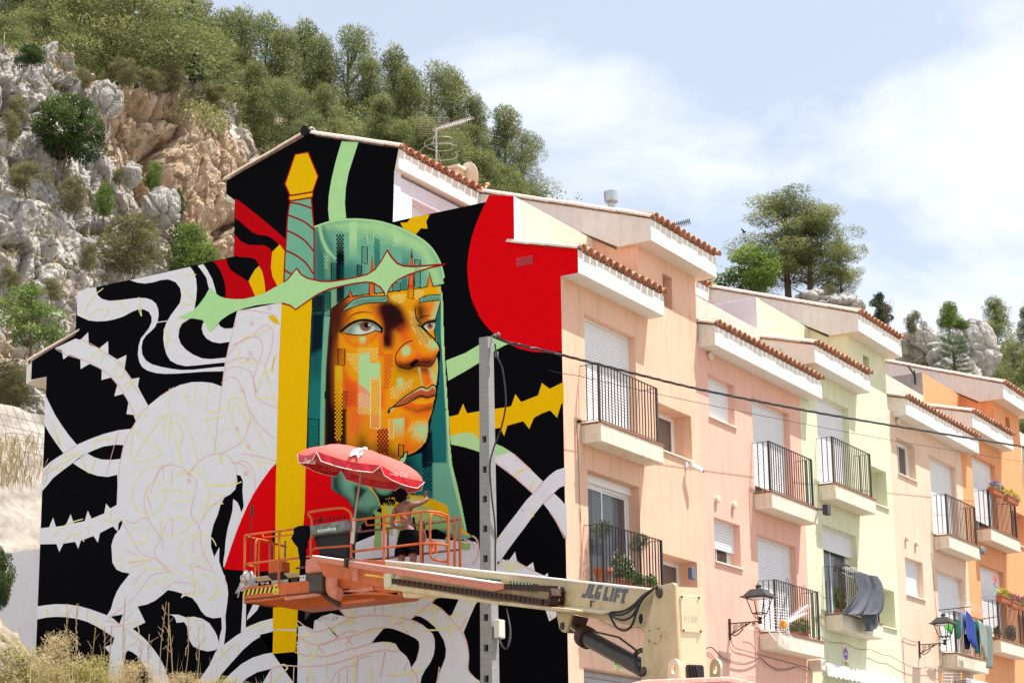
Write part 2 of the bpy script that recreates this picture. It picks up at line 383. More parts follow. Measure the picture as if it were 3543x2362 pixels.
def balcony(parent, y0, y1, zt, mat_i, depth=0.40, rail_h=1.05):
 mb = MB(); mb.box((0.003, y0, zt - 0.35),(depth, y1, zt - 0.022)); b = mb.build('balcony', M_slab, parent, bevel=0.012)
 c = MB(); c.box((0.003, y0 - 0.012, zt - 0.0215),(depth + 0.018, y1 + 0.012, zt + 0.008)); c.build('edge_tiles', M_copper, b)
 c = MB(); c.box((0.003, y0 + 0.012, zt + 0.008),(depth - 0.01, y1 - 0.012, zt + 0.014)); c.build('balcony_floor', M_sill, b)
 xr = depth - 0.035; za = zt + 0.05; zb = zt + rail_h; ya = y0 + 0.02; yb = y1 - 0.16
 r = MB(); r.box((0.0, ya - .012, zb - 0.008),(xr + .015, ya + .012, zb)); r.box((xr - .018, ya - .012, zb - 0.008),(xr + .018, yb + .012, zb + 0.002))
 r.box((0.0, yb - .012, zb - 0.008),(xr + .015, yb + .012, zb))
 r.box((0.0, ya - .01, za - 0.008),(xr, ya + .01, za)); r.box((xr - .012, ya, za - 0.008),(xr + .012, yb, za)); r.box((0.0, yb - .01, za - 0.008),(xr, yb + .01, za))
 ra = r.build('railing', mat_i, b)
 key = mat_i.name
 if key not in ME_bal:
  q = MB(); q.box((-.008,-.008,0),(.008,.008, rail_h - 0.058)); t = MB(); t.box((-.02,-.02,0),(.02,.02, rail_h - 0.03))
  ME_bal[key] = (mesh('railing_bar', q.v, q.f, mat_i), mesh('railing_post', t.v, t.f, mat_i))
 mbar, mpost = ME_bal[key]
 for (x, y) in ((xr, ya),(xr, yb)):
  obj('railing_post', mpost, ra, Matrix.Translation((x, y, zt + 0.02)))
 n = int(round((yb - ya) / 0.115))
 for i in range(1, n): obj('railing_bar', mbar, ra, Matrix.Translation((xr, ya + (yb - ya) * i / n, za)))
 for y in (ya, yb):
  for k in (1,2): obj('railing_bar', mbar, ra, Matrix.Translation((xr * k / 3.0, y, za)))
 return b
def low_roof(h, y0, y1, ze, name, left_return=True):
 "front lean-to roof over the top balcony: fascia box, soffit, tiles; ze = underside"
 mb = MB()
 xb = -0.93; zf = ze + 0.40
 prof = [(0.35, ze),(0.35, zf),(xb, zf + (0.35 - xb) * 0.26),(xb, ze + 0.1),(-0.3, ze + 0.1),(-0.3, ze)]
 mb.prism([(x, y0, z) for (x, z) in prof], (0, y1 - y0,0))
 f = mb.build('eave_fascia', M_white, h, bevel=0.008)
 tile_row_eave(h, 0.35, zf, y0 + 0.10, y1 - 0.05,0.26)
 tile_row_verge(h, 0.36, xb, lambda x: zf + (0.36 - x) * 0.26, y0 + 0.05,0.26)
 tile_field(h, 0.1, zf + .25 * .26 + .02, xb, zf + (0.35 - xb) * 0.26, y0 + 0.2, y1 - 0.1)
HCOL = {}
def make_house(idx, y0, y1, dz, label, tower=None, group='terraced houses stepping up the street', terr_mat=None):
 h = thing('terraced_house', label, 'house', (-5.5,(y0 + y1) / 2,2.3 + dz * 0.9), group); HCOL[idx] = h
 m = M_wall[idx]; zt = 11.55 + dz; doors, smalls = HD[idx]
 holes = [(a, b, z0, z1) for (a, b, z0, z1, *_) in doors + smalls]
 tops = [(y0, y1, zt + 0.1)]
 if tower:
  ty0, ty1, tz = tower; tops = [(y0, ty0, zt + .1),(ty0, y1, tz)] if ty0 > y0 + .01 else [(y0, y1, tz)]
  holes.append(TW[idx])
 if idx == 1: holes.append((0.52,3.1,2.4,4.83))
 facade_with_holes('front_wall', h, 0.0, y0 + 0.002, y1 - 0.002,1.0, max(t[2] for t in tops), holes, m, thick=0.45, extra=tops)
 for (a, b, z0, z1, kind, bot) in doors:
  xx = -0.2
  bx = MB(); bx.box((xx - .10, a, z1 - .012),(xx + .045, b, z1));
  if kind == 'shut':
   shutter(h, xx + 0.03, a, b, z1, bot)
   if bot > z0 + 0.05: window_unit(h, xx - 0.05, a, b, z0, min(bot + .3, z1), name='balcony_door', back=M_dark, curtain=True)
  else:
   wz = z1 - 0.15
   cb = MB(); cb.box((xx - .06, a, wz),(xx + 0.03, b, z1)); cb.build('shutter_box', M_alu, h, bevel=.006)
   window_unit(h, xx - 0.05, a, b, z0, wz, name='balcony_door', back=M_dark, curtain=True)
 for (a, b, z0, z1, kind, bot) in smalls:
  xx = -0.2 if kind != 'deep' else -0.40
  if kind == 'shut':
   shutter(h, xx + 0.03, a, b, z1, bot)
   if bot > z0 + .05: window_unit(h, xx - .05, a, b, z0, min(bot + .2, z1), back=M_room)
  else: window_unit(h, xx, a, b, z0, z1, panes=2 if kind == 'win' else 1, back=M_room)
  sill(h, a - 0.02, b, z0 + .004)
 return h
HD = {
 1: ([(0.80,2.73,9.05,11.10, 'shut', 9.06),(0.80,2.73,6.22,8.28, 'glass', 0)], [(3.50,4.99,9.14,10.04, 'deep', 0),(3.50,5.03,6.29,7.18, 'deep', 0)]),
 2: ([(7.88,9.84,8.98,11.03, 'shut', 9.22),(7.88,9.86,6.16,8.13, 'shut', 6.17)], [(5.81,7.02,10.2,11.08, 'shut', 10.26),(5.85,7.06,7.31,8.19, 'shut', 7.62)]),
 3: ([(11.40,13.34,9.72,11.84, 'shut', 9.80),(11.42,13.44,6.86,8.85, 'shut', 8.35)], [(14.50,15.64,9.82,10.72, 'deep', 0),(14.55,15.74,6.92,7.83, 'deep', 0)]),
 4: ([(18.86,20.92,9.62,11.73, 'shut', 9.75),(18.92,21.0,6.68,8.74, 'shut', 6.69)], [(16.5,17.79,10.84,11.75, 'win', 0),(16.62,17.88,7.86,8.79, 'shut', 7.87)]),
 5: ([(22.36,24.45,10.30,12.38, 'shut', 10.62),(22.46,24.6,7.32,9.36, 'shut', 7.5)], [(25.6,26.95,10.36,11.32, 'deep', 0),(25.6,26.95,7.4,8.3, 'deep', 0)])}
TW = {1: (3.94,4.34,12.02,12.67),3: (14.50,14.90,12.76,13.41),5: (25.75,26.16,13.42,14.08)}
H1 = make_house(1,0,5.38,0, 'peach end house with the painted gable wall, nearest in the row', (2.94,5.38,13.02))
H2 = make_house(2,5.38,10.46,0, 'pink house between the peach end house and the pale green house')
H3 = make_house(3,10.46,15.99,0.73, 'pale green house in the middle of the row', (13.50,15.99,13.86))
H4 = make_house(4,15.99,21.45,0.70, 'light peach house right of the pale green house')
H5 = make_house(5,21.45,27.1,1.36, 'bright orange house far up the row', (24.68,27.1,14.46))
H6 = make_house_end = thing('terraced_house', 'cream house past the orange one at the right edge of the photo', 'house', (-5.5,29.8,4.0), 'terraced houses stepping up the street')
facade_with_holes('front_wall', H6,0.0,27.102,32.4,1.0,13.5, [(29.4,31.3,10.4,12.5)], M_wall[6], thick=.45); shutter(H6,-0.17,29.4,31.3,12.5,10.42)
low_roof(H1,0.0,3.28,11.58, 'a'); low_roof(H2,5.46,10.93,11.53, 'b'); low_roof(H3,10.97,13.96,12.30, 'c') if False else None
low_roof(H3,10.60,13.96,12.30, 'c'); low_roof(H4,16.32,21.97,12.24, 'd'); low_roof(H5,22.0,25.19,12.90, 'e') if False else low_roof(H5,21.55,25.19,12.90, 'e')
low_roof(H6,27.3,32.4,12.9, 'f')
def upper(h, y0, y1, dz, col, par_mat, div=None, tower=None, attic=True, par_z=13.23, z12=12.2):
 p = MB(); ty = tower[0] if tower else y1
 p.box((-1.13, y0 + 0.003, z12 + dz - 0.1),(-0.93, ty + (0.4 if tower else 0), par_z + dz)); p.build('terrace_parapet', par_mat, h, bevel=.01)
 t = MB(); t.box((-3.6, y0 + .003, z12 + dz - 0.3),(-0.95, y1 - .003, z12 + dz)); t.build('terrace_floor', M_clay, h)
 a0 = y0 + 0.003; a1 = ty
 xf = -3.56; zl = 14.2 + dz
 mbx = facade_with_holes('attic_wall', h, xf, a0, a1, z12 + dz - 0.2, zl, [(a0 + 0.42, a1 - 0.35, z12 + dz, 14.02 + dz - 0.12)], M_pale, thick=0.3)
 shutter(h, xf - 0.18, a0 + 0.42, a1 - 0.35,13.9 + dz, z12 + dz + .01)
for (h, y0, y1, dz, c, pm, tw) in ((H1,0.2,5.38,0,1, M_wall[6], (2.94,5.38)),(H2,5.38,10.46,0,2, M_pinkwall, None),(H3,10.46,15.99,0.73,3, M_wall[3], (13.5,15.99)),
         (H4,15.99,21.45,0.70,4, M_pinkwall, None),(H5,21.45,27.1,1.36,5, M_wall[5], (24.68,27.1)),(H6,27.1,32.4,1.36,6, M_wall[6], None)):
 upper(h, y0, y1, dz, c, pm, None, tw)
def main_roof(h, y0, y1, dz, tower=None, zr=14.63, col=None, verge_at=None):
 "ridge at x=-5.58; eave over the terrace at x=-3.43; tower part runs on to the street front"
 zd = zr + dz; ri = zd + (5.58 - 3.43) * ROOFS
 a1 = tower[0] if tower else y1
 xe = -3.43
 def ztop(x): return zd - (x - xe) * ROOFS
 b = MB()
 b.prism([(xe, y0, zd),(xe, y0, zd - 0.36),(xe - 0.45, y0, zd - 0.36),(-5.58, y0, ri - 0.40),(-7.57, y0, zd + .2 - .38),(-7.57, y0, zd + .2),(-5.58, y0, ri)], (0, a1 - y0,0))
 b.build('main_roof', M_white, h, bevel=.006)
 tile_row_eave(h, xe, zd, y0 + .1, a1 - .05, ROOFS); tile_field(h, xe - .25, zd + .25 * ROOFS + .01,-5.58, ri, y0 + .15, a1)
 tile_field(h, -7.57, zd + .2,-5.58, ri, y0 + .15, y1, name='roof_tile_field')
 if tower:
  ty0, ty1 = tower; ya = ty0 - 0.12; yb = ty1 + 0.27; zf = ztop(0.35)
  b = MB(); b.prism([(0.35, ya, zf - 0.42),(0.35, ya, zf),(xe, ya, ztop(xe)),(-5.58, ya, ri),(-7.5, ya, zd + .2),(-7.5, ya, zd - .1),(-5.58, ya, ri - .4),(xe, ya, ztop(xe) - .42),(-1.4, ya, ztop(-1.4) - .42),(-0.35, ya, zf - 0.42)], (0, yb - ya, 0))
  b.build('tower_roof', M_white, h, bevel=.006)
  tile_row_eave(h, 0.35, zf, ya + .1, yb - .02, ROOFS)
  tile_row_verge(h, 0.36,-5.5, lambda x: ztop(x), ya + .06, ROOFS)
  tile_field(h, .1, ztop(.1) + .02,-5.5, ztop(-5.5), ya + .2, yb - .1)
  w = MB(); mm = M_wall[{0: 1}.get(0,1)] if False else None
  for yy, sgn in ((ty0 + .001,1),):
   w.prism([(-3.6, yy, 11 + dz),(-0.45, yy, 11 + dz),(-0.45, yy, zf - .43),(-1.4, yy, ztop(-1.4) - .44),(-3.6, yy, ztop(-3.6) - .44)], (0,.2,0))
  w.build('tower_side_wall', col, h)
main_roof(H1,0.0,5.38,0,(2.94,5.38), col=M_wall[1])
main_roof(H2,5.40,10.46,0.0); main_roof(H3,10.47,15.99,0.72,(13.5,15.99), col=M_wall[3]); main_roof(H4,16.0,21.45,.72)
main_roof(H5,21.46,27.1,1.36,(24.68,27.1), col=M_wall[5]); main_roof(H6,27.11,32.4,1.36)
b = MB(); b.box((-3.55,10.46,11.9),(-0.932,10.66,13.985)); b.build('party_parapet', M_pale, H3, bevel=.01)
b = MB(); b.box((-3.55,21.44,12.5),(-0.932,21.64,14.6)); b.build('party_parapet', M_concrete, H5, bevel=.01)
b = MB(); b.box((-3.55,15.99,12.5),(-0.932,16.15,13.9)); b.build('party_parapet', M_white, H4, bevel=.01)
for (h, y0, y1, dz, mm) in ((H2,5.39,10.45,0, M_wall[2]),(H3,10.47,15.98,.73, M_wall[3]),(H4,16.0,21.44,.7, M_wall[4]),(H5,21.46,27.09,1.36, M_wall[5]),(H6,27.1,32.39,1.36, M_wall[6])):
 b = MB(); b.box((-7.3, y0,1.0),(-0.46, y1,12.0 + dz)); b.box((-7.3, y0,12.0 + dz),(-3.87, y1,14.05 + dz)); b.box((-12.3, y0,1.0),(-7.3, y1,11.5 + dz))
 b.build('house_body', mm, h)
 b = MB(); b.prism([(-12.9, y0,11.9 + dz),(-7.3, y0,13.3 + dz),(-7.3, y0,13.0 + dz),(-12.9, y0,11.5 + dz)], (0, y1 - y0,0)); b.build('rear_roof', M_white, h)
b = MB(); b.box((-7.3,.22,1.0),(-0.46,5.37,12.0)); b.box((-7.3,.22,12.0),(-3.87,5.37,14.05)); b.box((-12.3,.22,1.0),(-7.3,5.37,11.5)); b.build('house_body', M_wall[1], H1)
b = MB(); b.prism([(-12.9,.01,11.9),(-7.3,.01,13.2),(-7.3,.01,12.9),(-12.9,.01,11.5)], (0,5.3,0)); b.build('rear_roof', M_white, H1)
for (h, y0, y1, z, mi) in ((H1,.60,2.97,9.05, M_ironr),(H1,.62,2.98,6.22, M_iron),(H2,7.80,10.22,8.97, M_iron),(H2,7.80,10.22,6.10, M_ironr),
       (H3,11.30,13.76,9.71, M_ironr),(H3,11.35,13.8,6.83, M_ironr),(H4,18.86,21.34,9.61, M_ironr),(H4,18.95,21.4,6.62, M_ironr),
       (H5,22.40,25.02,10.29, M_iron),(H5,22.6,25.1,7.30, M_ironr)):
 balcony(h, y0, y1, z, mi)
g = MB(); g.box((-0.25,.52,2.4),(-0.2,3.1,4.83)); gd = g.build('garage_door', M_garage, H1)
for i in range(24):
 g = MB(); g.box((-.2,.54,2.45 + i * .098),(-.18,3.08,2.45 + i * .098 + .085)); g.build('slat', M_garage, gd, bevel=.006)
# ================================================================== THE PAINTED GABLE WALL
def W2(c, p, off=0.0):
 "measured point -> point on the gable wall plane y = -off"
 return onax(nat(c, p),1,-off)
GN = [(92,1261),(109,1264),(109,1313),(161,1303),(124,2256)]
wall_out = [(-12.3,1.0),(-12.3,11.57),(-12.74,11.57),(-12.74,11.97),(-11.52,12.34),(-11.52,13.27),(-7.35,13.27),(-7.35,14.42),(-7.57,14.60),(-7.57,14.88),
   (-5.58,15.40),(-3.43,14.66),(-3.53,14.22),(-3.56,13.25),(-0.935,13.23),(-0.935,12.34),(0.346,12.0),(0.346,11.575),(-0.004,11.575),(-0.004,1.0)]
def paint_mat(name='mural_paint'):
 m, nt, b = newmat(name); N = nt.nodes; L = nt.links; b.inputs['Roughness'].default_value = 0.75; b.inputs['Specular IOR Level'].default_value = 0.04
 a = N.new('ShaderNodeVertexColor'); a.layer_name = 'Col'
 tc = N.new('ShaderNodeTexCoord'); n = N.new('ShaderNodeTexNoise'); n.inputs['Scale'].default_value = 6; n.inputs['Detail'].default_value = 6; n.inputs['Roughness'].default_value = .7
 L.new(tc.outputs['Object'], n.inputs['Vector'])
 r = N.new('ShaderNodeMapRange'); r.inputs[3].default_value = 0.86; r.inputs[4].default_value = 1.08; L.new(n.outputs['Fac'], r.inputs[0])
 mx = N.new('ShaderNodeVectorMath'); mx.operation = 'SCALE'; L.new(a.outputs['Color'], mx.inputs[0]); L.new(r.outputs[0], mx.inputs['Scale'])
 L.new(mx.outputs[0], b.inputs['Base Color'])
 bn = N.new('ShaderNodeTexNoise'); bn.inputs['Scale'].default_value = 70; L.new(tc.outputs['Object'], bn.inputs['Vector'])
 bp = N.new('ShaderNodeBump'); bp.inputs['Strength'].default_value = 0.45; bp.inputs['Distance'].default_value = 0.012; L.new(bn.outputs['Fac'], bp.inputs['Height']); L.new(bp.outputs[0], b.inputs['Normal'])
 return m
M_mural = paint_mat()
def pc(rgb, k=0.90):
 l = lin(rgb); return (min(.88, l[0] / k), min(.88, l[1] / k), min(.86, l[2] / k))
C_BLK = pc((6,6,11)); C_WHT = (.80,.825,.885); C_RED = pc((186,2,16)); C_RD2 = pc((214,2,14)); C_DRD = pc((150,12,22))
C_YEL = pc((238,186,4)); C_LGR = pc((172,222,156)); C_MGR = pc((112,178,150)); C_TEA = pc((28,112,108)); C_NAV = pc((5,18,32))
C_ORA = pc((232,98,30)); C_AMB = pc((240,158,16)); C_BRN = pc((42,14,16)); C_SKP = pc((230,184,178)); C_SKY = pc((234,230,158)); C_GRA = pc((190,186,190))
LAYER = 0.0012
class Paint:
 split = False
 "a painted motif: flat coats of paint lying on the wall, later coats over earlier ones"
 def __init__(s, name): s.name = name; s.v = []; s.f = []; s.c = []
 def fill(s, c, pts, col, layer, smooth=0):
  P = [W2(c, p, 0.003 + LAYER * layer) for p in pts]
  if smooth: P = smoothpath(P, smooth, True)
  b = len(s.v); s.v += P; s.f.append(tuple(range(b, b + len(P)))); s.c += [tuple(col) + (1,)] * len(P)
 def fillw(s, pts, col, layer):
  b = len(s.v); s.v += [Vector((x, -(0.003 + LAYER * layer), z)) for x, z in pts]; s.f.append(tuple(range(b, b + len(pts)))); s.c += [tuple(col) + (1,)] * len(pts)
 def stroke(s, c, pts, w, col, layer, smooth=5, taper=False, closed=False):
  s.n = (getattr(s, 'n', 0) + 1) % 40; layer += s.n * 0.022
  P = [W2(c, p, 0.003 + LAYER * layer) for p in pts]
  if smooth and len(P) > 2: P = smoothpath(P, smooth, closed)
  elif closed: P = P + [P[0]]
  n = len(P); hw = w * 0.5 * 0.0055 * 1.35; b = len(s.v)
  for i in range(n):
   d = P[min(i + 1, n - 1)] - P[max(i - 1,0)]
   if closed and i in (0, n - 1): d = P[1] - P[-2]
   if d.length < 1e-9: d = Vector((1,0,0))
   nr = Vector((-d.z, 0, d.x)).normalized(); k = hw * (0.35 + 0.65 * math.sin(math.pi * i / max(1, n - 1)) if taper else 1)
   s.v += [P[i] + nr * k, P[i] - nr * k]; s.c += [tuple(col) + (1,)] * 2
  for i in range(n - 1): s.f.append((b + 2 * i, b + 2 * i + 1, b + 2 * i + 3, b + 2 * i + 2))
  if closed and smooth: s.f.append((b + 2 * n - 2, b + 2 * n - 1, b + 1, b))
 def dots(s, c, poly, sp, r, col, layer, dens=None):
  xs = [p[0] for p in poly]; ys = [p[1] for p in poly]; j = 0; y = min(ys)
  while y < max(ys):
   x = min(xs) + (sp * .62 if j % 2 else 0)
   while x < max(xs):
    ins = False
    for i in range(len(poly)):
     (x1, y1),(x2, y2) = poly[i], poly[i - 1]
     if (y1 > y) != (y2 > y) and x < (x2 - x1) * (y - y1) / (y2 - y1) + x1: ins = not ins
    if ins:
     k = dens(x, y) if dens else 1
     if k > 0.15: s.fill(c, [(x + 1.0 * r * k * math.cos(a), y + 1.0 * r * k * math.sin(a)) for a in [q * math.pi / 3 for q in range(6)]], col, layer)
    x += sp * 1.25
   y += sp * 0.85; j += 1
 def zig(s, c, x0, x1, y0, y1, n, w, col, layer, box=True):
  pts = []
  for i in range(n + 1):
   y = y0 + (y1 - y0) * i / n; pts += [(x0, y),(x1, y + (y1 - y0) / n * 0.5)]
  w *= 1.5; s.stroke(c, pts, w, col, layer, smooth=0)
  if box: s.stroke(c, [(x0, y0),(x0, y1)], w, col, layer, 0); s.stroke(c, [(x1, y0),(x1, y1)], w, col, layer, 0)
 def build(s, parent, name=None, kind=None):
  if name:
   for fa in s.f:
    p = Paint(name); p.v = [s.v[i] for i in fa]; p.c = [s.c[i] for i in fa]; p.f = [tuple(range(len(fa)))]; p.build(parent)
   return
  me = mesh(s.name, s.v, s.f, M_mural); ca = me.color_attributes.new('Col', 'FLOAT_COLOR', 'POINT')
  ca.data.foreach_set('color', np.array(s.c, dtype=np.float32).ravel())
  o = obj(s.name, me, parent)
  if kind: o['kind'] = kind
  return o
g = MB(); g.prism([(x, 0.0, z) for x, z in wall_out], (0,0.22,0)); gable = g.build('gable_wall', M_pale, H1); gable['label'] = 'gable wall covered by a half finished mural of a hooded face with a sword'
tile_row_verge(H1,-3.40,-5.45, lambda x: 14.66 + (-3.43 - x) * .345,0.06,.345); tile_row_verge(H1,-7.62,-5.62, lambda x: 14.88 + (x + 7.57) * .27,0.06,.27)
tile_row_verge(H1,-12.85,-11.55, lambda x: 11.97 + (x + 12.74) * .30,0.06,.30)
cap = MB(); cap.tube([(-5.58,-.10,15.46),(-5.58,.3,15.46)], .10,8); cap.build('ridge_cap', mat('black_painted_tile', C_BLK, 0.8), H1)
bk = Paint('painted_black_ground'); bk.fillw(wall_out, C_BLK, 0); bk.build(gable)
w = Paint('painted_white_vines')
w.fill('Z5', [(522,212),(652,183),(655,215),(665,240),(690,262),(740,275),(800,272),(880,262),(940,255),(990,257),(1030,270),(1058,295),(1072,330),(1076,370),(1068,420),(1050,455),(1020,485),(990,510),(968,545),(960,590),(965,640),(990,680),(1030,705),(1090,722),(1160,735),(1230,744),(1310,742),(1400,732),(1470,724),(1530,721),
    (1530,752),(1380,755),(1290,762),(1200,768),(1120,770),(1060,765),(1000,748),(965,725),(945,690),(935,640),(940,580),(955,530),(980,500),(1010,460),(1028,420),(1028,385),(1010,350),(975,333),(930,335),(890,352),(840,380),(780,400),(720,412),(660,415),(600,408),(560,390),(522,372)], C_WHT, 1)
w.fill('Z5', [(880,135),(1290,45),(1315,80),(1330,130),(1335,190),(1330,260),(1318,330),(1380,360),(1290,395),(1235,430),(1215,470),(1210,520),(1225,565),(1260,605),(1310,640),(1370,665),(1430,670),(1480,665),(1545,658),(1545,690),(1470,698),(1400,705),(1330,713),(1260,718),(1200,705),(1155,680),(1130,640),(1115,590),(1107,530),(1112,470),(1130,420),(1160,370),(1190,330),(1220,290),(1230,240),(1222,190),(1190,148),(1140,130),(1090,135),(1040,150),(985,158),(930,152)], C_WHT, 1)
w.fill('Z5', [(1340,37),(1378,26),(1405,65),(1440,130),(1468,228),(1425,215),(1412,175),(1400,120),(1370,75)], C_WHT, 1)
w.fill('Z5', [(1068,418),(1140,408),(1138,414),(1068,424)], C_WHT, 1)
w.fill('Z5', [(1400,400),(1375,430),(1368,465),(1378,500),(1400,530),(1440,553),(1490,563),(1560,552),(1600,455),(1560,462),(1520,462),(1490,445),(1480,418),(1470,400)], C_WHT, 1)
w.fill('Z5', [(372,596),(512,531),(545,540),(598,488),(602,570),(672,598),(733,548),(735,635),(795,672),(858,642),(845,735),(893,805),(945,795),(935,855),(960,905),(1005,985),(1010,1100),(922,1092),(905,1048),(857,1042),(872,960),(835,905),(775,922),(795,845),(752,795),(688,812),(690,740),(608,702),(547,738),(545,668),(472,640),(430,672),(418,610)], C_WHT, 1)
w.fill('Z5', [(308,915),(340,980),(375,1050),(420,1120),(470,1190),(522,1250),(432,1310),(380,1240),(330,1165),(302,1115)], C_WHT, 1)
w.fill('Z5', [(288,1415),(350,1360),(432,1308),(522,1250),(600,1215),(700,1178),(800,1152),(920,1138),(860,1252),(780,1250),(700,1262),(640,1285),(590,1308),(540,1335),(495,1372),(430,1420),(360,1475),(320,1525),(282,1568)], C_WHT, 1)
w.fill('Z5', [(590,1308),(640,1335),(690,1350),(760,1352),(850,1342),(850,1452),(800,1452),(730,1468),(660,1460),(600,1440),(540,1405),(495,1375)], C_WHT, 1)
w.fill('Z6', [(284,467),(350,458),(378,390),(398,455),(468,445),(503,365),(525,430),(603,415),(625,340),(652,398),(742,360),(755,290),(785,325),(860,283),(880,400),(868,405),(845,430),(838,490),(803,452),(712,500),(697,568),(665,520),(575,555),(557,612),(535,562),(452,575),(422,635),(402,578),(280,580)], C_WHT, 1)
w.fill('Z6', [(262,1022),(330,1012),(400,1005),(480,1007),(560,1018),(640,1040),(700,1062),(762,1085),(820,1115),(870,1140),(945,1180),(985,1210),(1040,1260),(1090,1320),(1140,1390),(1180,1470),(1205,1568),(1090,1568),(1060,1500),(1020,1430),(980,1375),(940,1345),(912,1335),(860,1320),(815,1245),(740,1195),(690,1165),(620,1130),(550,1110),(470,1098),(400,1095),(330,1100),(262,1115)], C_WHT, 1)
w.fill('Z6', [(878,1060),(850,1145),(815,1245),(800,1290),(745,1310),(782,1358),(778,1420),(768,1568),(880,1568),(878,1500),(885,1420),(895,1355),(912,1330),(945,1180),(1035,1135),(980,1022)], C_WHT, 2)
w.fill('Z6', [(1198,1078),(1225,1085),(1245,1100),(1258,1138),(1312,1132),(1332,1165),(1338,1220),(1350,1265),(1375,1305),(1420,1328),(1480,1342),(1535,1332),(1560,1280),(1545,1230),(1525,1190),(1490,1140),(1440,1108),(1380,1094),(1325,1100),(1270,1080)], C_WHT, 1)
w.fill('Z6', [(1575,1085),(1605,1085),(1608,1180),(1600,1250),(1592,1320),(1545,1345),(1540,1300),(1560,1285),(1565,1230),(1580,1180)], C_WHT, 2)
w.fill('Z6', [(1735,760),(1755,760),(1750,1175),(1715,1215),(1728,1000)], C_WHT, 1)
w.fill('Z6', [(1758,1120),(1762,1090),(1800,1010),(1855,1000),(1830,1050),(1790,1090)], C_WHT, 1)
w.fill('Z6', [(1405,1568),(1490,1440),(1535,1345),(1600,1290),(1680,1230),(1720,1205),(1755,1170),(1850,1130),(1945,1105),(2070,1100),(2070,1190),(1945,1198),(1880,1220),(1800,1270),(1730,1330),(1650,1420),(1580,1500),(1535,1568)], C_WHT, 1)
w.fill('Z6', [(1580,1568),(1640,1500),(1720,1430),(1800,1385),(1880,1360),(1940,1350),(2070,1340),(2070,1568),(1930,1568),(1930,1465),(1830,1490),(1760,1530),(1720,1568)], C_WHT, 1)
w.fill('Z6', [(1930,1568),(2070,1568),(2070,1640),(1700,1640),(1780,1590)], C_WHT, 1)
w.fill('ZR', [(360,925),(420,950),(480,990),(530,1030),(590,1090),(662,1160),(597,1230),(540,1175),(480,1125),(420,1080),(360,1035)], C_WHT, 1)
w.fill('ZR', [(340,1568),(375,1515),(430,1440),(500,1350),(560,1270),(600,1230),(660,1160),(700,1120),(740,1090),(795,1073),(798,1180),(760,1195),(725,1228),(660,1290),(600,1365),(550,1435),(500,1500),(450,1568),(400,1640),(300,1640)], C_WHT, 1)
w.fill('ZR', [(725,1228),(760,1260),(801,1305),(805,1510),(770,1450),(740,1400),(700,1340),(660,1290)], C_WHT, 2)
w.fill('ZL', [(230,180),(288,65),(325,82),(345,78),(390,15),(402,80),(432,107),(472,130),(522,93),(536,162),(605,192),(632,172),(640,300),(700,470),(690,500),(642,530),(600,400),(400,350),(220,320)], C_WHT, 1)
w.build(gable, 'painted_white_vine')
w = Paint('painted_white_figure')
w.fill('Z5', [(1608,345),(1915,285),(1900,500),(1890,1000),(1880,1568),(1750,1640),(1500,1700),(790,1700),(795,1568),(800,1480),(808,1400),(822,1320),(838,1250),(862,1190),(890,1140),(920,1095),(960,1035),(1005,985),(1080,925),(1150,880),(1220,845),(1300,826),(1370,824),(1440,832),(1505,856),(1512,790),(1522,720),(1535,650),(1550,580),(1570,500),(1590,420)], C_WHT, 3)
w.fill('Z6', [(1985,0),(848,0),(838,60),(835,85),(838,200),(845,340),(868,405),(872,430),(855,470),(838,490),(820,510),(805,545),(793,590),(797,650),(800,710),(830,760),(870,778),(925,787),(900,820),(860,870),(830,920),(808,975),(790,1040),(762,1085),(748,1135),(800,1095),(875,1078),(985,1020),(1045,1008),(1105,980),(1150,945),(1195,905),(1240,913),(1300,930),(1288,962),(1322,945),(1370,962),(1405,1005),(1432,1055),(1465,1090),(1515,1106),(1572,1100),(1605,1090),(1618,1000),(1625,930),(1618,870),(1600,810),(1580,760),(1592,740),(1985,740)], C_WHT, 4)
w.fill('ZB', [(335,1250),(325,930),(330,700),(400,685),(476,720),(490,640),(560,600),(640,575),(700,590),(770,603),(690,500),(650,430),(860,380),(860,-60),(1080,-150),(1220,-330),(1500,-100),(1950,-70),(1985,0),(1995,120),(1975,300),(1965,480),(1955,480),(1900,600),(1840,745),(1870,830),(1885,900),(1885,1000),(1880,1070),(1900,1110),(1945,1160),(1985,1185),(2000,1250)], C_WHT, 2)
w.fill('ZB', [(-10,1260),(100,1075),(335,1040),(345,680),(290,635),(120,625),(-5,655),(-5,770),(115,740),(335,740),(335,1250)], C_WHT, 2)
w.build(gable, 'painted_white_figure')
k = Paint('painted_black_shapes')
k.fill('Z5', [(1605,342),(1550,355),(1505,385),(1482,415),(1490,445),(1520,462),(1560,462),(1582,455)], C_BLK, 5)
k.fill('Z6', [(1685,85),(1712,92),(1730,130),(1726,200),(1735,310),(1718,352),(1705,310),(1690,280),(1660,257),(1655,340),(1640,400),(1620,470),(1605,560),(1600,640),(1590,700),(1590,765),(1580,760),(1560,700),(1562,598),(1525,670),(1503,600),(1502,520),(1520,440),(1550,370),(1570,300),(1600,245),(1640,225),(1675,190),(1690,130)], C_BLK, 5)
k.fill('Z6', [(790,1093),(875,1078),(850,1145)], C_BLK, 5)
k.fill('ZB', [(1555,485),(1600,430),(1795,450),(1725,608),(1690,580),(1640,530),(1590,500)], C_BLK, 5)
k.fill('ZB', [(1365,630),(1400,598),(1450,605),(1510,640),(1570,690),(1620,750),(1660,820),(1680,900),(1675,970),(1650,1040),(1620,1110),(1570,1260),(1440,1260),(1460,1150),(1490,1090),(1540,1020),(1570,950),(1580,880),(1578,810),(1560,760),(1520,720),(1470,680),(1420,650)], C_BLK, 5)
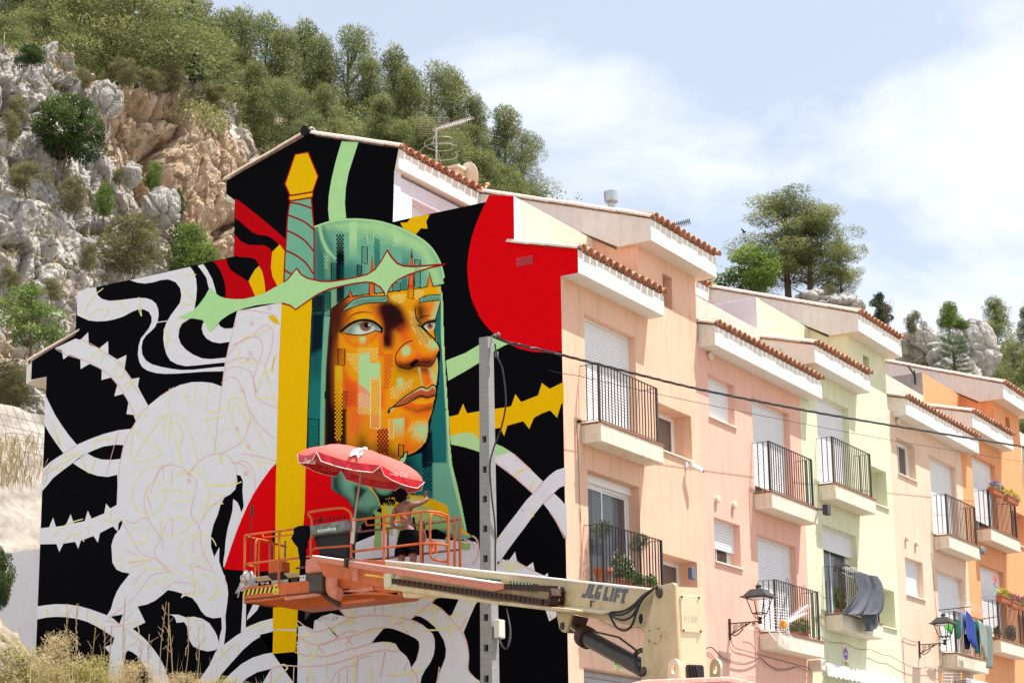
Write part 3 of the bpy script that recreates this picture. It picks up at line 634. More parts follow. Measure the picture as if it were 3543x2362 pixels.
k.fill('ZB', [(1005,845),(1050,790),(1115,715),(1150,708),(1200,715),(1270,740),(1340,770),(1400,800),(1435,830),(1440,880),(1430,930),(1410,1000),(1365,1067),(1350,1010),(1320,960),(1260,910),(1225,850),(1170,835),(1100,832)], C_BLK, 5)
k.fill('ZB', [(330,480),(700,470),(690,500),(770,603),(700,590),(650,572),(600,590),(560,596),(520,630),(490,640),(480,720),(470,720),(470,500),(405,490),(400,685),(330,640)], C_BLK, 5)
k.fill('ZB', [(405,488),(470,488),(470,560),(405,640)], pc((70,66,72)),6)
k.fill('Z6', [(1945,770),(1590,765),(1610,810),(1630,870),(1985,900)], C_BLK, 3)
k.build(gable, 'painted_black_shape'); k = Paint('brushed_paint_flakes')
for i in range(70):
 x = rnd.uniform(500,700); y = rnd.uniform(575,640) - (x - 600) * .05; s_ = rnd.uniform(3,9)
 k.fill('ZB', [(x, y),(x + s_, y + rnd.uniform(-2,3)),(x + s_ * .6, y + s_ * .8)], C_BLK, 6)
k.build(gable, kind='stuff')
r = Paint('painted_red_shapes')
r.fill('Z2', [(257,642),(310,680),(380,735),(450,790),(510,840),(570,890),(620,935),(645,955),(645,1060),(600,1000),(545,955),(500,930),(440,925),(390,905),(330,855),(290,815),(255,798)], C_RED, 1)
r.fill('Z2', [(250,920),(300,975),(360,1003),(430,1003),(480,1005),(520,1025),(540,1055),(535,1120),(532,1180),(545,1250),(582,1318),(490,1370),(480,1280),(465,1210),(440,1160),(410,1110),(370,1100),(300,1095),(246,1085)], C_RED, 1)
r.fill('Z2', [(88,1130),(185,1106),(195,1150),(215,1190),(260,1225),(320,1260),(350,1285),(385,1340),(410,1400),(330,1420),(240,1425),(180,1415),(183,1370),(175,1300),(150,1220),(120,1170)], C_RED, 1)
rc = [(768,540),(735,610),(700,690),(672,760),(650,830),(632,920),(622,1010),(624,1090),(634,1170),(650,1240),(672,1300),(700,1352),(740,1410),(800,1480),(880,1530),(970,1560),(1060,1568)]
sc = 0.5102
P = [(1300 + x * sc, 400 + y * sc) for x, y in rc[:12]] + [(1500 + x * .574,1000 + y * .574) for x, y in ((235,80),(265,150),(320,225),(380,285),(440,325),(520,360),(600,378),(680,382),(776,376))]
P = P[:11] + P[11:]
wp = [W2('N', p) for p in P if True]
wp2 = [(v.x, v.z) for v in wp]; wp2 = [(min(x, 0.0), z) for x, z in wp2]
wp2 += [(0.0,11.575),(0.35,11.575),(0.35,12.0),(-0.935,12.34),(-0.935,13.23)]
wp2 = [q for i, q in enumerate(wp2)]
r.fillw([(x, z - (0.0)) for x, z in wp2], C_RD2,1)
r.fill('Z6', [(1968,0),(1930,40),(1900,80),(1850,150),(1800,230),(1760,310),(1720,400),(1680,500),(1645,600),(1615,690),(1592,755),(1700,765),(1800,772),(1900,772),(1985,770),(2058,650),(1985,460)], C_RD2,6)
r.fill('ZP', [(720,270),(925,270),(935,330),(930,460),(985,500),(1040,530),(1085,575),(1118,640),(1115,720),(1100,850),(1075,920),(1020,960),(760,1020),(560,1110),(440,1140),(440,800),(710,700)], C_RD2,6)
r.build(gable, 'painted_red_shape')
y = Paint('painted_yellow_shapes')
y.fill('N', [(975,1040),(1079,1025),(1079,1060),(1076,1110),(1069,1280),(1063,1440),(1062,1500),(1057,1640),(1054,1770),(1040,1900),(1031,2095),(1028,2175),(944,2175),(945,2095),(953,1821),(954,1700),(960,1450),(965,1250)], C_YEL, 7)
y.fill('ZB', [(118,725),(330,738),(326,840),(318,922),(112,942)], C_YEL, 7)
y.fill('Z2', [(600,998),(645,1060),(634,1290),(582,1320),(545,1250),(532,1180),(537,1100),(542,1055)], C_YEL, 2)
y.fill('Z2', [(440,1165),(410,1190),(380,1240),(358,1283),(385,1340),(410,1400),(490,1370),(480,1280),(465,1210)], C_YEL, 2)
y.fill('Z2', [(1535,830),(1586,828),(1620,790),(1763,766),(1735,820),(1746,877),(1695,873),(1653,922),(1600,895),(1555,872)], C_YEL, 1)
y.fill('ZR', [(95,768),(150,755),(178,690),(203,748),(290,733),(430,712),(468,705),(493,632),(528,680),(590,655),(630,640),(653,565),(700,600),(783,560),(786,690),(770,690),(745,775),(703,730),(650,750),(605,775),(577,842),(540,795),(480,812),(445,822),(425,885),(402,835),(370,840),(290,860),(270,908),(240,862),(170,865),(98,882)], C_YEL, 3)
y.build(gable, 'painted_yellow_shape')
lg = Paint('painted_light_green_vines')
lg.fill('Z2', [(1080,200),(1210,207),(1170,330),(1135,440),(1112,560),(1105,680),(1115,798),(985,826),(975,730),(980,620),(1000,500),(1030,370),(1055,280)], C_LGR, 1)
lg.fill('ZR', [(75,430),(190,385),(300,320),(362,272),(400,290),(470,325),(430,338),(370,370),(300,428),(190,495),(88,552)], C_LGR, 1)
lg.fill('ZR', [(98,880),(170,865),(240,860),(300,855),(365,870),(372,930),(420,950),(460,980),(400,1000),(360,1010),(290,985),(240,968),(180,950),(105,935)], C_LGR, 2)
lg.build(gable, 'painted_light_green_vine')
sk = Paint('painted_sword_hilt')
sk.fill('Z2', [(718,302),(820,283),(898,470),(855,590),(858,602),(852,634),(682,662),(668,645),(672,625),(680,618),(640,530)], C_YEL, 8)
sk.fill('Z2', [(682,662),(845,642),(855,760),(865,900),(865,1280),(632,1300),(640,1100),(650,950),(660,790)], C_MGR, 8)
R_ = C_DRD
for pts in ([(680,675),(760,688),(850,720)], [(663,770),(740,800),(800,830),(862,880)], [(650,890),(720,920),(800,975),(862,1050)], [(645,1045),(720,1080),(800,1140),(858,1225)], [(635,1192),(665,1215),(700,1230)],
   [(680,662),(660,790),(650,950),(640,1100),(632,1290)], [(845,642),(855,760),(865,900),(865,1275)], [(680,620),(770,606),(856,592)]):
 sk.stroke('Z2', pts, 4.4, R_, 10)
sk.stroke('Z2', [(718,302),(820,283),(898,470),(856,590),(858,602),(852,634),(682,662),(668,645),(672,625),(678,618),(640,530)], 4.4, R_, 10, smooth=0, closed=True)
gd_top = [(630,1290),(660,1270),(690,1235),(730,1182),(765,1230),(810,1258),(865,1272),(930,1285),(1000,1285),(1100,1270),(1200,1250),(1280,1230),(1340,1190),(1390,1120),(1432,1042),(1465,1095),(1510,1145),(1560,1165),(1640,1170),(1740,1162),(1885,1152)]
gd_bot = [(1885,1152),(1780,1175),(1680,1205),(1590,1235),(1520,1270),(1470,1310),(1440,1360),(1425,1425),(1410,1370),(1375,1325),(1320,1295),(1270,1290),(1180,1300),(1080,1320),(980,1345),(900,1380),(840,1420),(790,1455),(722,1503),(680,1470),(615,1452)]
t5 = [((1195,395)),(1260,365),(1310,340),(1350,300),(1390,245),(1422,187),(1450,215),(1490,245),(1530,258),(1600,264),(1660,262),(1730,245),(1800,220),(1870,180),(1910,158)]
b5 = [(1910,290),(1820,295),(1740,305),(1660,325),(1600,345),(1550,370),(1500,405),(1460,450),(1420,488),(1395,430),(1370,405),(1310,395),(1250,393)]
allp = [nat('Z5', p) for p in t5] + [nat('Z2', p) for p in gd_top] + [nat('Z2', p) for p in gd_bot[1:]] + [nat('Z5', p) for p in b5]
LG = [None]
sk.fill('N', allp, C_LGR, 11)
sk.stroke('Z2', gd_top[:4], 4, R_, 12, smooth=0); sk.stroke('Z2', gd_top[3:15], 4, R_, 12, smooth=0); sk.stroke('Z2', gd_top[14:], 4.5, R_, 12, smooth=0); sk.stroke('Z2', gd_bot, 4, R_, 12, smooth=0)
sk.build(gable)
s = Paint('sketched_guide_lines')
Yc, Pk = C_SKY, C_SKP
Z5y = [[(565,370),(620,260),(700,190)], [(590,400),(640,345),(700,325),(735,345),(700,390)], [(800,270),(870,355)], [(930,300),(960,380),(940,250)], [(1250,105),(1330,97)], [(1240,200),(1320,290),(1225,300)], [(1110,470),(1160,560)], [(1250,400),(1200,480)], [(1120,600),(1140,520)],
  [(610,650),(700,610),(680,700)], [(760,750),(830,690),(830,790),(770,780)], [(810,860),(920,810),(850,880)], [(390,1180),(400,1250),(350,1090)], [(430,1330),(540,1310),(400,1390)], [(650,1270),(648,1222),(800,1205)], [(340,1410),(430,1412)], [(540,1320),(600,1440),(650,1340)],
  [(895,1140),(1000,1225),(1095,1310),(900,1365),(900,1150)], [(905,1355),(1000,1200),(1125,1050),(1100,1190)], [(1040,1080),(1125,1050)], [(1160,1060),(1170,1150),(1240,1400)], [(1185,1045),(1250,1080),(1300,1200),(1350,1420)], [(1170,1110),(1200,1095),(1240,1190),(1210,1300),(1240,1400)], [(1225,860),(1310,985),(1330,850)], [(1420,850),(1400,1010),(1470,1020),(1520,1000)],
  [(1370,1080),(1520,1055)], [(1400,1090),(1500,1370),(1490,1290)], [(1540,1000),(1560,940),(1640,950),(1740,1140),(1830,1320)], [(1540,980),(1640,1230),(1750,1310)], [(1570,1050),(1600,980),(1690,1120)], [(1420,1520),(1560,1525),(1640,1500)], [(1740,900),(1790,760),(1870,760)], [(1620,600),(1640,690),(1780,690)], [(1790,700),(1870,1000)], [(1870,1380),(1730,1360),(1800,1420)], [(1500,1150),(1560,1140)], [(1650,520),(1760,500),(1840,450)], [(1730,930),(1870,935)], [(1620,290),(1800,295)], [(1000,1050),(910,1055)], [(1150,870),(1150,1020),(1145,1230)]]
Z5p = [[(545,535),(640,580),(730,640),(800,690),(850,750),(900,840),(950,910)], [(1010,985),(960,1030),(900,1130),(860,1200),(820,1340),(800,1500)], [(375,600),(450,640),(545,670),(640,710),(740,780),(810,860),(860,940),(920,1060)], [(1600,340),(1720,342),(1880,375)], [(1560,580),(1700,520),(1790,440),(1850,480),(1840,600),(1800,720),(1820,830)], [(1600,410),(1575,500),(1545,620),(1525,740),(1505,860),(1480,1040),(1455,1300)],
  [(1500,830),(1580,790),(1640,860),(1670,960),(1700,1060),(1680,1140),(1640,1230),(1500,1310)], [(1530,740),(1600,720),(1700,760),(1730,870),(1740,930),(1810,975),(1885,1000)], [(1545,640),(1640,540),(1740,520),(1780,600),(1720,800),(1730,900)], [(1640,700),(1700,660),(1760,700)], [(1290,1450),(1330,1380),(1400,1330),(1480,1308),(1560,1340),(1600,1420),(1600,1500)], [(1020,1568),(1080,1430),(1140,1390),(1220,1400),(1290,1450)], [(1640,1310),(1760,1330),(1870,1360)], [(1590,1380),(1660,1360),(1720,1430),(1730,1560)], [(430,1310),(520,1250)], [(300,1450),(360,1360)], [(805,1150),(720,1450)], [(1700,1030),(1760,1120),(1860,1210)], [(1180,860),(1080,925)], [(1520,700),(1640,660),(1690,680)]]
for q in Z5y: s.stroke('Z5', q, 2.9, Yc, 6)
for q in Z5p: s.stroke('Z5', q, 1.9, Pk, 6)
for (x, yy) in ((1708,430),(1740,880),(1640,885),(1605,1140),(1685,1262),(1668,1448),(1825,322),(1700,632)):
 s.stroke('Z5', [(x - 14, yy - 15),(x + 14, yy + 15)], 2.4, Pk, 6,0); s.stroke('Z5', [(x + 12, yy - 16),(x - 10, yy + 14)], 2.4, Pk, 6,0)
s.fill('Z5', [(1815,378),(1850,375),(1880,395),(1897,435),(1870,430),(1840,412)], C_YEL, 6); s.fill('Z5', [(1885,620),(1865,660),(1845,755),(1838,740),(1855,670)], C_YEL, 6)
Z6y = [[(1160,20),(1050,40),(970,120),(940,230),(975,330),(1060,378),(1130,340),(1180,250),(1160,170),(1100,140),(1040,190),(1050,280)], [(1205,140),(1280,80),(1400,70),(1470,150),(1480,260),(1450,370),(1350,440)], [(1090,250),(1170,195),(1290,200),(1370,240)], [(1240,300),(1290,260),(1380,280)], [(1140,420),(1330,385),(1320,480),(1170,520),(1140,430)], [(1000,440),(940,490),(940,560),(990,580),(1050,540),(1060,450)], [(1450,360),(1440,330),(1500,300),(1590,290)], [(1490,160),(1600,165),(1690,130)], [(1480,220),(1600,245)],
  [(1265,640),(1300,560),(1400,500),(1500,530),(1540,590)], [(1265,640),(1330,730),(1420,730),(1500,680)], [(1340,590),(1400,520),(1460,560),(1450,640),(1400,680),(1340,650)], [(910,700),(1080,690),(940,740)], [(820,740),(870,660),(860,760)], [(960,860),(1080,870),(1190,800)], [(1160,890),(1215,770),(1000,750)], [(1290,770),(1460,910),(1300,940)], [(1430,790),(1520,820),(1550,900),(1480,990)], [(1370,800),(1380,900)], [(1520,950),(1610,920)], [(380,520),(470,440),(590,400)], [(440,580),(520,500),(600,560)], [(620,450),(630,520)], [(720,390),(800,420),(855,390)], [(780,400),(790,330)], [(1320,1110),(1440,1120)], [(1448,1130),(1450,1330)],
  [(380,1020),(440,1090),(520,1020),(560,1090)], [(620,1040),(620,1120)], [(660,1090),(740,1190)], [(890,1240),(900,1150),(960,1140),(990,1200),(960,1280),(900,1300)], [(1560,1390),(1680,1280),(1700,1350)], [(1780,1160),(1880,1150),(1850,1210)], [(330,1030),(340,1090)], [(1570,1320),(1640,1430)], [(1940,1130),(2050,1140)]]
Z6p = [[(1225,0),(1140,40),(1100,120),(1040,200),(1025,290),(1070,430),(1140,530),(1100,620),(1130,700),(1220,790)], [(1330,80),(1400,130),(1380,250),(1360,370),(1420,460),(1440,620),(1530,790)], [(1330,80),(1400,10)], [(1300,40),(1350,90)], [(1225,40),(1220,150)], [(1160,30),(1165,120)], [(870,420),(930,520),(1000,640),(1120,690),(1200,770),(1080,800),(1000,900),(900,1010),(770,1100)], [(890,410),(960,430),(1010,395),(1050,400)], [(1150,520),(1160,610)], [(1230,400),(1225,520)], [(1590,250),(1500,320),(1430,420)], [(1360,720),(1390,920)], [(1160,910),(1250,850),(1360,860)], [(1400,920),(1310,930)], [(880,620),(980,660)], [(920,710),(1050,690)], [(945,860),(1040,760)], [(1650,0),(1720,10),(1790,80)], [(1050,240),(1080,330)], [(1370,560),(1380,640)], [(300,100),(420,20)], [(750,1130),(840,1140),(960,1240),(1080,1330)], [(780,1165),(870,1160)], [(790,1100),(860,1040),(900,1020)], [(1130,520),(1190,440)], [(1390,730),(1500,770)], [(1600,800),(1605,870)]]
for q in Z6y: s.stroke('Z6', q, 2.9, Yc, 6)
for q in Z6p: s.stroke('Z6', q, 2.0, Pk, 6)
for (x, yy) in ((1748,75),(1345,130)):
 s.stroke('Z6', [(x - 14, yy - 12),(x + 14, yy + 12)], 2.6, Pk, 6,0); s.stroke('Z6', [(x + 12, yy - 14),(x - 12, yy + 12)], 2.6, Pk, 6,0)
ZBy = [[(330,850),(380,790),(470,780),(520,850),(500,960),(420,1005),(350,960),(335,860)], [(400,820),(480,990)], [(590,670),(700,790),(620,700)], [(710,650),(630,780)], [(795,520),(830,640),(800,660),(900,480)], [(780,655),(880,655)], [(1160,470),(1200,505),(1310,500),(1340,440)], [(1430,440),(1420,560),(1580,520),(1610,550)], [(1170,680),(1190,620),(1340,600)], [(1290,640),(1290,740)], [(1350,750),(1390,660)], [(1470,725),(1600,725),(1800,690)], [(1690,640),(1715,780)], [(1580,640),(1585,700)], [(1720,600),(1840,580)], [(1560,490),(1560,640)], [(1100,840),(1220,870)], [(890,745),(1030,740),(1120,680)], [(600,960),(600,1100),(620,1200)], [(820,940),(850,1050),(840,1200)], [(1160,1145),(1480,1090)], [(1360,1080),(1365,1200)], [(110,1200),(250,1070)], [(420,1200),(445,1080),(480,1200)], [(990,1060),(1020,1200)], [(1890,460),(1930,530)], [(130,1060),(220,1040),(250,1080)], [(100,655),(180,685),(300,670)], [(1940,1190),(1950,1210)]]
ZBp = [[(470,740),(570,730),(700,680),(820,625),(950,597),(1100,597),(1250,612),(1370,640),(1450,675)], [(300,740),(400,820),(520,860),(620,840),(700,790),(780,745),(870,735)], [(520,860),(700,810),(860,770),(1000,720),(1140,705)], [(310,925),(420,955),(560,965),(680,940),(800,900),(900,880),(1010,845)], [(100,1075),(200,1048),(400,1055),(560,1045),(700,1020),(880,960),(1000,930),(1130,905),(1200,920),(1260,905)], [(640,1200),(680,1120),(760,1060),(860,1040),(900,980),(1000,960)], [(1380,615),(1450,550),(1520,500),(1590,435)], [(1560,490),(1640,540),(1720,620),(1790,700),(1840,770),(1870,850),(1885,960),(1880,1080),(1920,1140)], [(1040,480),(1035,590)], [(1110,470),(1105,575)], [(880,960),(870,1200)], [(790,1070),(785,1207)], [(305,1060),(300,1207)], [(715,1110),(705,1207)], [(1130,920),(1090,1140)], [(1365,1075),(1410,1130),(1425,1207)], [(1330,1020),(1300,1100)], [(1620,1060),(1600,1207)], [(1870,610),(1820,710)], [(1140,1130),(1160,1135)], [(520,870),(575,940)], [(690,500),(770,600),(830,620)], [(240,630),(330,640),(400,690),(470,740)], [(100,1080),(95,1207)], [(420,1150),(430,1207)], [(1210,680),(1290,650)], [(1320,730),(1340,760)]]
for q in ZBy: s.stroke('ZB', q, 4, Yc, 6)
for q in ZBp: s.stroke('ZB', q, 3, Pk, 6)
s.stroke('ZB', [(770,860),(830,785)], 3, Pk, 6,0); s.stroke('ZB', [(785,795),(835,865)], 3, Pk, 6,0)
for q in ([(480,1115),(560,1075)], [(575,1200),(600,1160)], [(595,1330),(600,1370)], [(400,1490),(400,1520)]): s.stroke('ZR', q, 4, Yc, 6)
for q in ([(597,1230),(660,1160)], [(660,1290),(725,1228)], [(365,1040),(480,1125),(597,1228)], [(590,1090),(480,990)], [(530,1320),(545,1350)], [(700,1340),(740,1400),(790,1500)]): s.stroke('ZR', q, 2.4, Pk, 6)
for q in ([(275,100),(320,125),(355,150),(400,130),(450,122)], [(330,75),(358,160)], [(355,150),(390,100)]): s.stroke('ZL', q, 4, Yc, 6)
for q in ([(395,88),(470,130),(530,160)], [(232,155),(290,80)], [(645,480),(660,520)]): s.stroke('ZL', q, 3, Pk, 6)
s.build(gable, kind='stuff')
F0 = nat('Z3', (225,150)); F1 = (1620,1810)
class Canvas:
 def __init__(s, x0, y0, x1, y1, st):
  s.st = st; s.xs = np.arange(x0, x1, st); s.ys = np.arange(y0, y1, st); s.X, s.Y = np.meshgrid(s.xs, s.ys)
  s.C = np.zeros(s.X.shape + (3,)); s.A = np.zeros(s.X.shape)
 def sd(s, P):
  P = np.array(P, float); d = np.full(s.X.shape, 1e9); ins = np.zeros(s.X.shape, bool); n = len(P)
  for i in range(n):
   a = P[i]; b = P[(i + 1) % n]; e = b - a; wx = s.X - a[0]; wy = s.Y - a[1]
   t = np.clip((wx * e[0] + wy * e[1]) / max(1e-9, e @ e),0,1); d = np.minimum(d, np.hypot(wx - e[0] * t, wy - e[1] * t))
   c = (a[1] > s.Y) != (b[1] > s.Y); xi = (b[0] - a[0]) * (s.Y - a[1]) / ((b[1] - a[1]) or 1e-9) + a[0]; ins ^= c & (s.X < xi)
  return np.where(ins, d, -d)
 def over(s, m, col, setA=False):
  s.C = s.C * (1 - m[..., None]) + np.array(col)[None, None] * m[..., None]
  if setA: s.A = np.maximum(s.A, m)
 def P(s, c, pts, k=0):
  q = [nat(c, p) for p in pts]
  if k: q = [(v.x, v.y) for v in smoothpath([Vector((a, b, 0)) for a, b in q], k, True)]
  return q
 def fill(s, c, pts, col, soft=1.0, a=1.0, setA=False, k=0, clip=None, fade=None):
  d = s.sd(s.P(c, pts, k)); m = np.clip(0.5 + d / (2 * soft),0,1) * a
  if fade:   # (crop, point where full, point where zero)
   p = np.array(nat(c, fade[0])); q = np.array(nat(c, fade[1])); e = q - p; t = ((s.X - p[0]) * e[0] + (s.Y - p[1]) * e[1]) / (e @ e); m = m * np.clip(1 - t, 0,1)
  if clip is not None: m = m * clip
  s.over(m, col, setA)
  return m
 def blob(s, c, ctr, rx, ry, ang, col, a=1.0, soft=0.8, clip=None):
  o = CROP[c]; p = nat(c, ctr); rx *= o[2]; ry *= o[2]; ca, sa = math.cos(ang), math.sin(ang); dx = s.X - p[0]; dy = s.Y - p[1]
  u = (dx * ca + dy * sa) / rx; v = (-dx * sa + dy * ca) / ry; r = np.hypot(u, v); m = np.clip((1 - r) / soft, 0,1) * a
  if clip is not None: m = m * clip
  s.over(m, col)
cv = Canvas(1050,740,1665,1900,2.6)
LG_, MG_, TE_, NV_, AM_, OR_, BR_, YE_ = C_LGR, C_MGR, C_TEA, C_NAV, C_AMB, C_ORA, C_BRN, C_YEL
hood = [(273,272),(330,245),(400,225),(500,202),(620,188),(740,186),(860,195),(980,212),(1100,245),(1200,280),(1300,325),(1400,380),(1480,435),(1550,505),(1600,580),(1640,660),(1665,740),(1680,820),(1684,890),(1565,912),(1290,945),(930,992),(690,1018),(640,1020),(560,1080),(470,1150),(455,1250),(430,1600),(225,1600),(250,1040),(270,800)]
mh = cv.fill('Z3', hood, MG_, 1.3, setA=True)
H_ = mh
cv.fill('Z3', [(273,300),(420,290),(430,480),(520,640),(520,1180),(250,1180)], NV_, 60,0.9, clip=H_)
cv.fill('Z3', [(273,500),(450,500),(800,850),(780,980),(250,1000)], TE_, 50,0.75, clip=H_)
cv.fill('Z3', [(380,230),(1000,200),(1500,440),(1700,900),(1560,900),(1430,560),(1100,380),(700,280),(420,300)], LG_, 16,0.85, clip=H_)
cv.blob('Z3', (520,480),190,260,-.45, MG_, 0.7,.4, H_); cv.blob('Z3', (440,480),60,260,-.35, TE_, .55,.8, H_)
cv.fill('Z3', [(315,265),(350,255),(375,400),(440,520),(510,610),(500,625),(400,530),(340,400)], LG_, 3,.85, clip=H_)
cv.fill('Z3', [(520,330),(590,330),(595,900),(515,900)], NV_, 2,.95, clip=H_, fade=((550,560),(550,300)))
cv.fill('Z3', [(520,560),(600,560),(600,1080),(515,1090)], NV_, 2,.95, clip=H_)
cv.fill('Z3', [(652,215),(738,200),(738,680),(652,680)], LG_, 2,.95, clip=H_, fade=((690,380),(690,640)))
cv.fill('Z3', [(1130,270),(1222,330),(1222,500),(1130,480)], LG_, 2,.9, clip=H_, fade=((1175,400),(1175,520)))
cv.fill('Z3', [(925,400),(985,400),(990,800),(925,800)], TE_, 2,.85, clip=H_, fade=((955,600),(955,340)))
cv.fill('Z3', [(1225,520),(1310,520),(1300,700),(1225,700)], TE_, 3,.7, clip=H_, fade=((1260,700),(1260,500)))
cv.fill('Z3', [(1215,840),(1285,800),(1285,945),(1215,950)], TE_, 2,.8, clip=H_)
cv.fill('Z3', [(600,680),(780,680),(790,820),(600,850)], TE_, 20,.6, clip=H_)
cv.fill('Z3', [(735,680),(790,680),(790,800),(735,800)], C_BLK, 2,.35, clip=H_)
cv.fill('Z3', [(250,1030),(370,990),(375,1190),(250,1200)], NV_, 2,.85, clip=H_)
cv.fill('Z3', [(375,970),(450,960),(455,1220),(375,1190)], TE_, 2,.5, clip=H_)
cv.fill('Z3', [(455,950),(515,940),(515,1110),(455,1150)], LG_, 3,.4, clip=H_)
cv.fill('Z3', [(450,520),(380,560),(390,830),(450,830)], LG_, 6,.25, clip=H_)
cv.fill('Z4', [(245,-60),(385,-60),(375,150),(350,600),(340,1000),(330,1500),(190,1500),(205,1000),(218,600),(235,200)], TE_, 1.5,1, setA=True)
cv.fill('Z4', [(235,-60),(390,-60),(380,330),(225,400)], NV_, 10,.96)
cv.fill('Z4', [(225,300),(375,300),(350,640),(215,640)], NV_, 30,.5)
cv.fill('Z4', [(385,-60),(460,-100),(430,200),(415,350),(400,600),(390,900),(385,1500),(330,1500),(340,1000),(350,600),(372,150)], MG_, 1.5,1, setA=True)
cv.fill('ZP', [(930,200),(1500,200),(1580,185),(1700,150),(1740,60),(1760,-200),(1905,-200),(1900,0),(1925,200),(1960,380),(2010,560),(2050,720),(2070,850),(2130,860),(1990,900),(1750,760),(1560,540),(1400,600),(1300,640),(1130,800),(1120,640),(1060,540),(930,460)], TE_, 1.5,1, setA=True)
cv.fill('ZP', [(1690,-200),(1780,-200),(1780,560),(1700,500),(1560,500),(1560,260),(1690,120)], TE_, 3,1)
cv.fill('ZP', [(1690,-200),(1775,-200),(1775,270),(1690,290)], NV_, 3,.95)
cv.fill('ZP', [(1520,200),(1600,190),(1640,300),(1620,560),(1520,500)], NV_, 22,.85)
cv.fill('ZP', [(1772,-200),(1900,-200),(1925,200),(1960,380),(2010,560),(2060,800),(2090,860),(1980,880),(1900,800),(1780,540)], MG_, 2,1, fade=((1850,300),(1850,-350)))
cv.fill('ZP', [(1895,-200),(1915,-200),(1925,60),(1945,260),(1990,440),(2030,620),(2065,810),(2045,800),(2000,620),(1955,440),(1915,260)], LG_, 1.5,1, setA=True)
cv.fill('Z4', [(1590,-250),(1650,-330),(1655,100),(1690,600),(1700,1100),(1710,1568),(1500,1568),(1500,1350),(1560,1050),(1620,700),(1640,330),(1560,150)], TE_, 1.5,1, setA=True)
cv.fill('Z4', [(1450,1380),(1550,1200),(1565,1568),(1440,1568)], NV_, 3,.95)
cv.fill('Z4', [(1650,-330),(1672,-250),(1685,200),(1705,600),(1725,900),(1745,1250),(1765,1568),(1735,1568),(1705,1100),(1675,600),(1650,200)], LG_, 1.2,1, setA=True)
face = [(640,-230),(930,-262),(1290,-310),(1560,-345),(1650,-350),(1648,-250),(1620,-90),(1590,30),(1575,120),(1600,240),(1637,335),(1615,400),(1622,560),(1615,650),(1603,745),(1605,790),(1590,860),(1570,930),(1560,1000),(1540,1060),(1515,1130),(1512,1200),(1510,1270),(1490,1340),(1440,1400),(1380,1450),(1290,1492),(1180,1540),(380,1560),(385,1400),(388,1100),(395,800),(400,600),(415,350),(430,150),(455,-100),(560,-180)]
mf = cv.fill('Z4', face, AM_, 1.2, setA=True); F_ = mf
cv.fill('Z4', [(380,-260),(660,-240),(660,-100),(620,60),(600,300),(560,520),(560,900),(600,1000),(640,1568),(370,1568)], pc((190,82,28)),34,.9, clip=F_); cv.fill('Z4', [(380,-260),(600,-240),(590,-100),(535,60),(520,300),(490,520),(490,900),(540,1000),(580,1568),(370,1568)], BR_, 22,.98, clip=F_)
cv.fill('Z4', [(380,-200),(470,-200),(440,300),(470,900),(520,1568),(370,1568)], C_BLK, 12,.93, clip=F_)
cv.fill('Z3', [(645,1000),(900,985),(900,1060),(760,1120),(655,1110)], OR_, 8,.9, clip=F_)
cv.fill('Z3', [(480,1160),(620,1080),(640,1200),(600,1300),(560,1400),(470,1400)], pc((120,55,25)),22,.8, clip=F_)
cv.fill('Z3', [(560,1200),(700,1100),(980,1090),(1010,1170),(990,1280),(700,1240),(600,1290)], OR_, 14,.8, clip=F_)
cv.fill('Z3', [(640,1180),(760,1110),(960,1100),(980,1160),(930,1200),(760,1190),(650,1240)], AM_, 10,.95, clip=F_)
cv.fill('Z3', [(720,1230),(800,1205),(920,1220),(930,1260),(830,1275),(740,1275)], YE_, 8,.8, clip=F_)
cv.fill('Z3', [(900,1120),(1060,1080),(1190,1120),(1262,1220),(1300,1350),(1245,1450),(1150,1520),(1012,1480),(1005,1300),(930,1190)], pc((170,72,26)),18,.95, clip=F_, k=3)
cv.fill('Z3', [(470,1150),(600,1100),(640,1180),(600,1290),(560,1420),(470,1450)], BR_, 24,.8, clip=F_, k=3)
cv.fill('Z3', [(985,1110),(1060,1075),(1150,1095),(1215,1160),(1250,1235),(1285,1335),(1240,1400),(1180,1460),(1145,1560),(1018,1560),(1018,1340),(1000,1260),(975,1180)], BR_, 11,.97, clip=F_, k=3)
cv.fill('Z3', [(1040,1120),(1150,1110),(1220,1220),(1200,1300),(1060,1300)], C_BLK, 26,.55, clip=F_)
cv.fill('Z4', [(1022,200),(1138,200),(1138,380),(1022,380)], BR_, 6,.95, clip=F_, fade=((1080,210),(1080,370)))
cv.fill('Z4', [(1022,380),(1138,360),(1120,640),(1080,740),(1030,760)], OR_, 10,.55, clip=F_)
cv.fill('Z3', [(1150,1420),(1280,1340),(1370,1500),(1400,1600),(1250,1640),(1150,1600)], OR_, 22,.8, clip=F_)
cv.fill('Z3', [(1375,1140),(1400,1100),(1640,1080),(1600,1270),(1480,1300),(1400,1300)], pc((235,130,30)),8,.9, clip=F_)
cv.fill('Z3', [(1375,1130),(1430,1090),(1480,1160),(1480,1260),(1420,1310),(1380,1250)], BR_, 16,.92, clip=F_)
cv.fill('Z3', [(1640,900),(1650,1000),(1640,1100),(1600,1270),(1540,1260),(1590,1100),(1630,1000)], LG_, 10,.85, clip=F_)
cv.fill('Z3', [(1380,1330),(1470,1300),(1500,1400),(1560,1480),(1500,1440),(1430,1390)], BR_, 14,.7, clip=F_)
cv.fill('Z4', [(1155,460),(1160,380),(1220,290),(1300,240),(1370,260),(1360,340),(1260,420),(1200,480)], pc((240,140,20)),10,.8, clip=F_)
cv.blob('Z4', (1270,355),62,75,.5, LG_, .9,.45, F_); cv.fill('Z4', [(1510,250),(1600,240),(1635,330),(1560,345),(1520,320)], LG_, 10,.9, clip=F_)
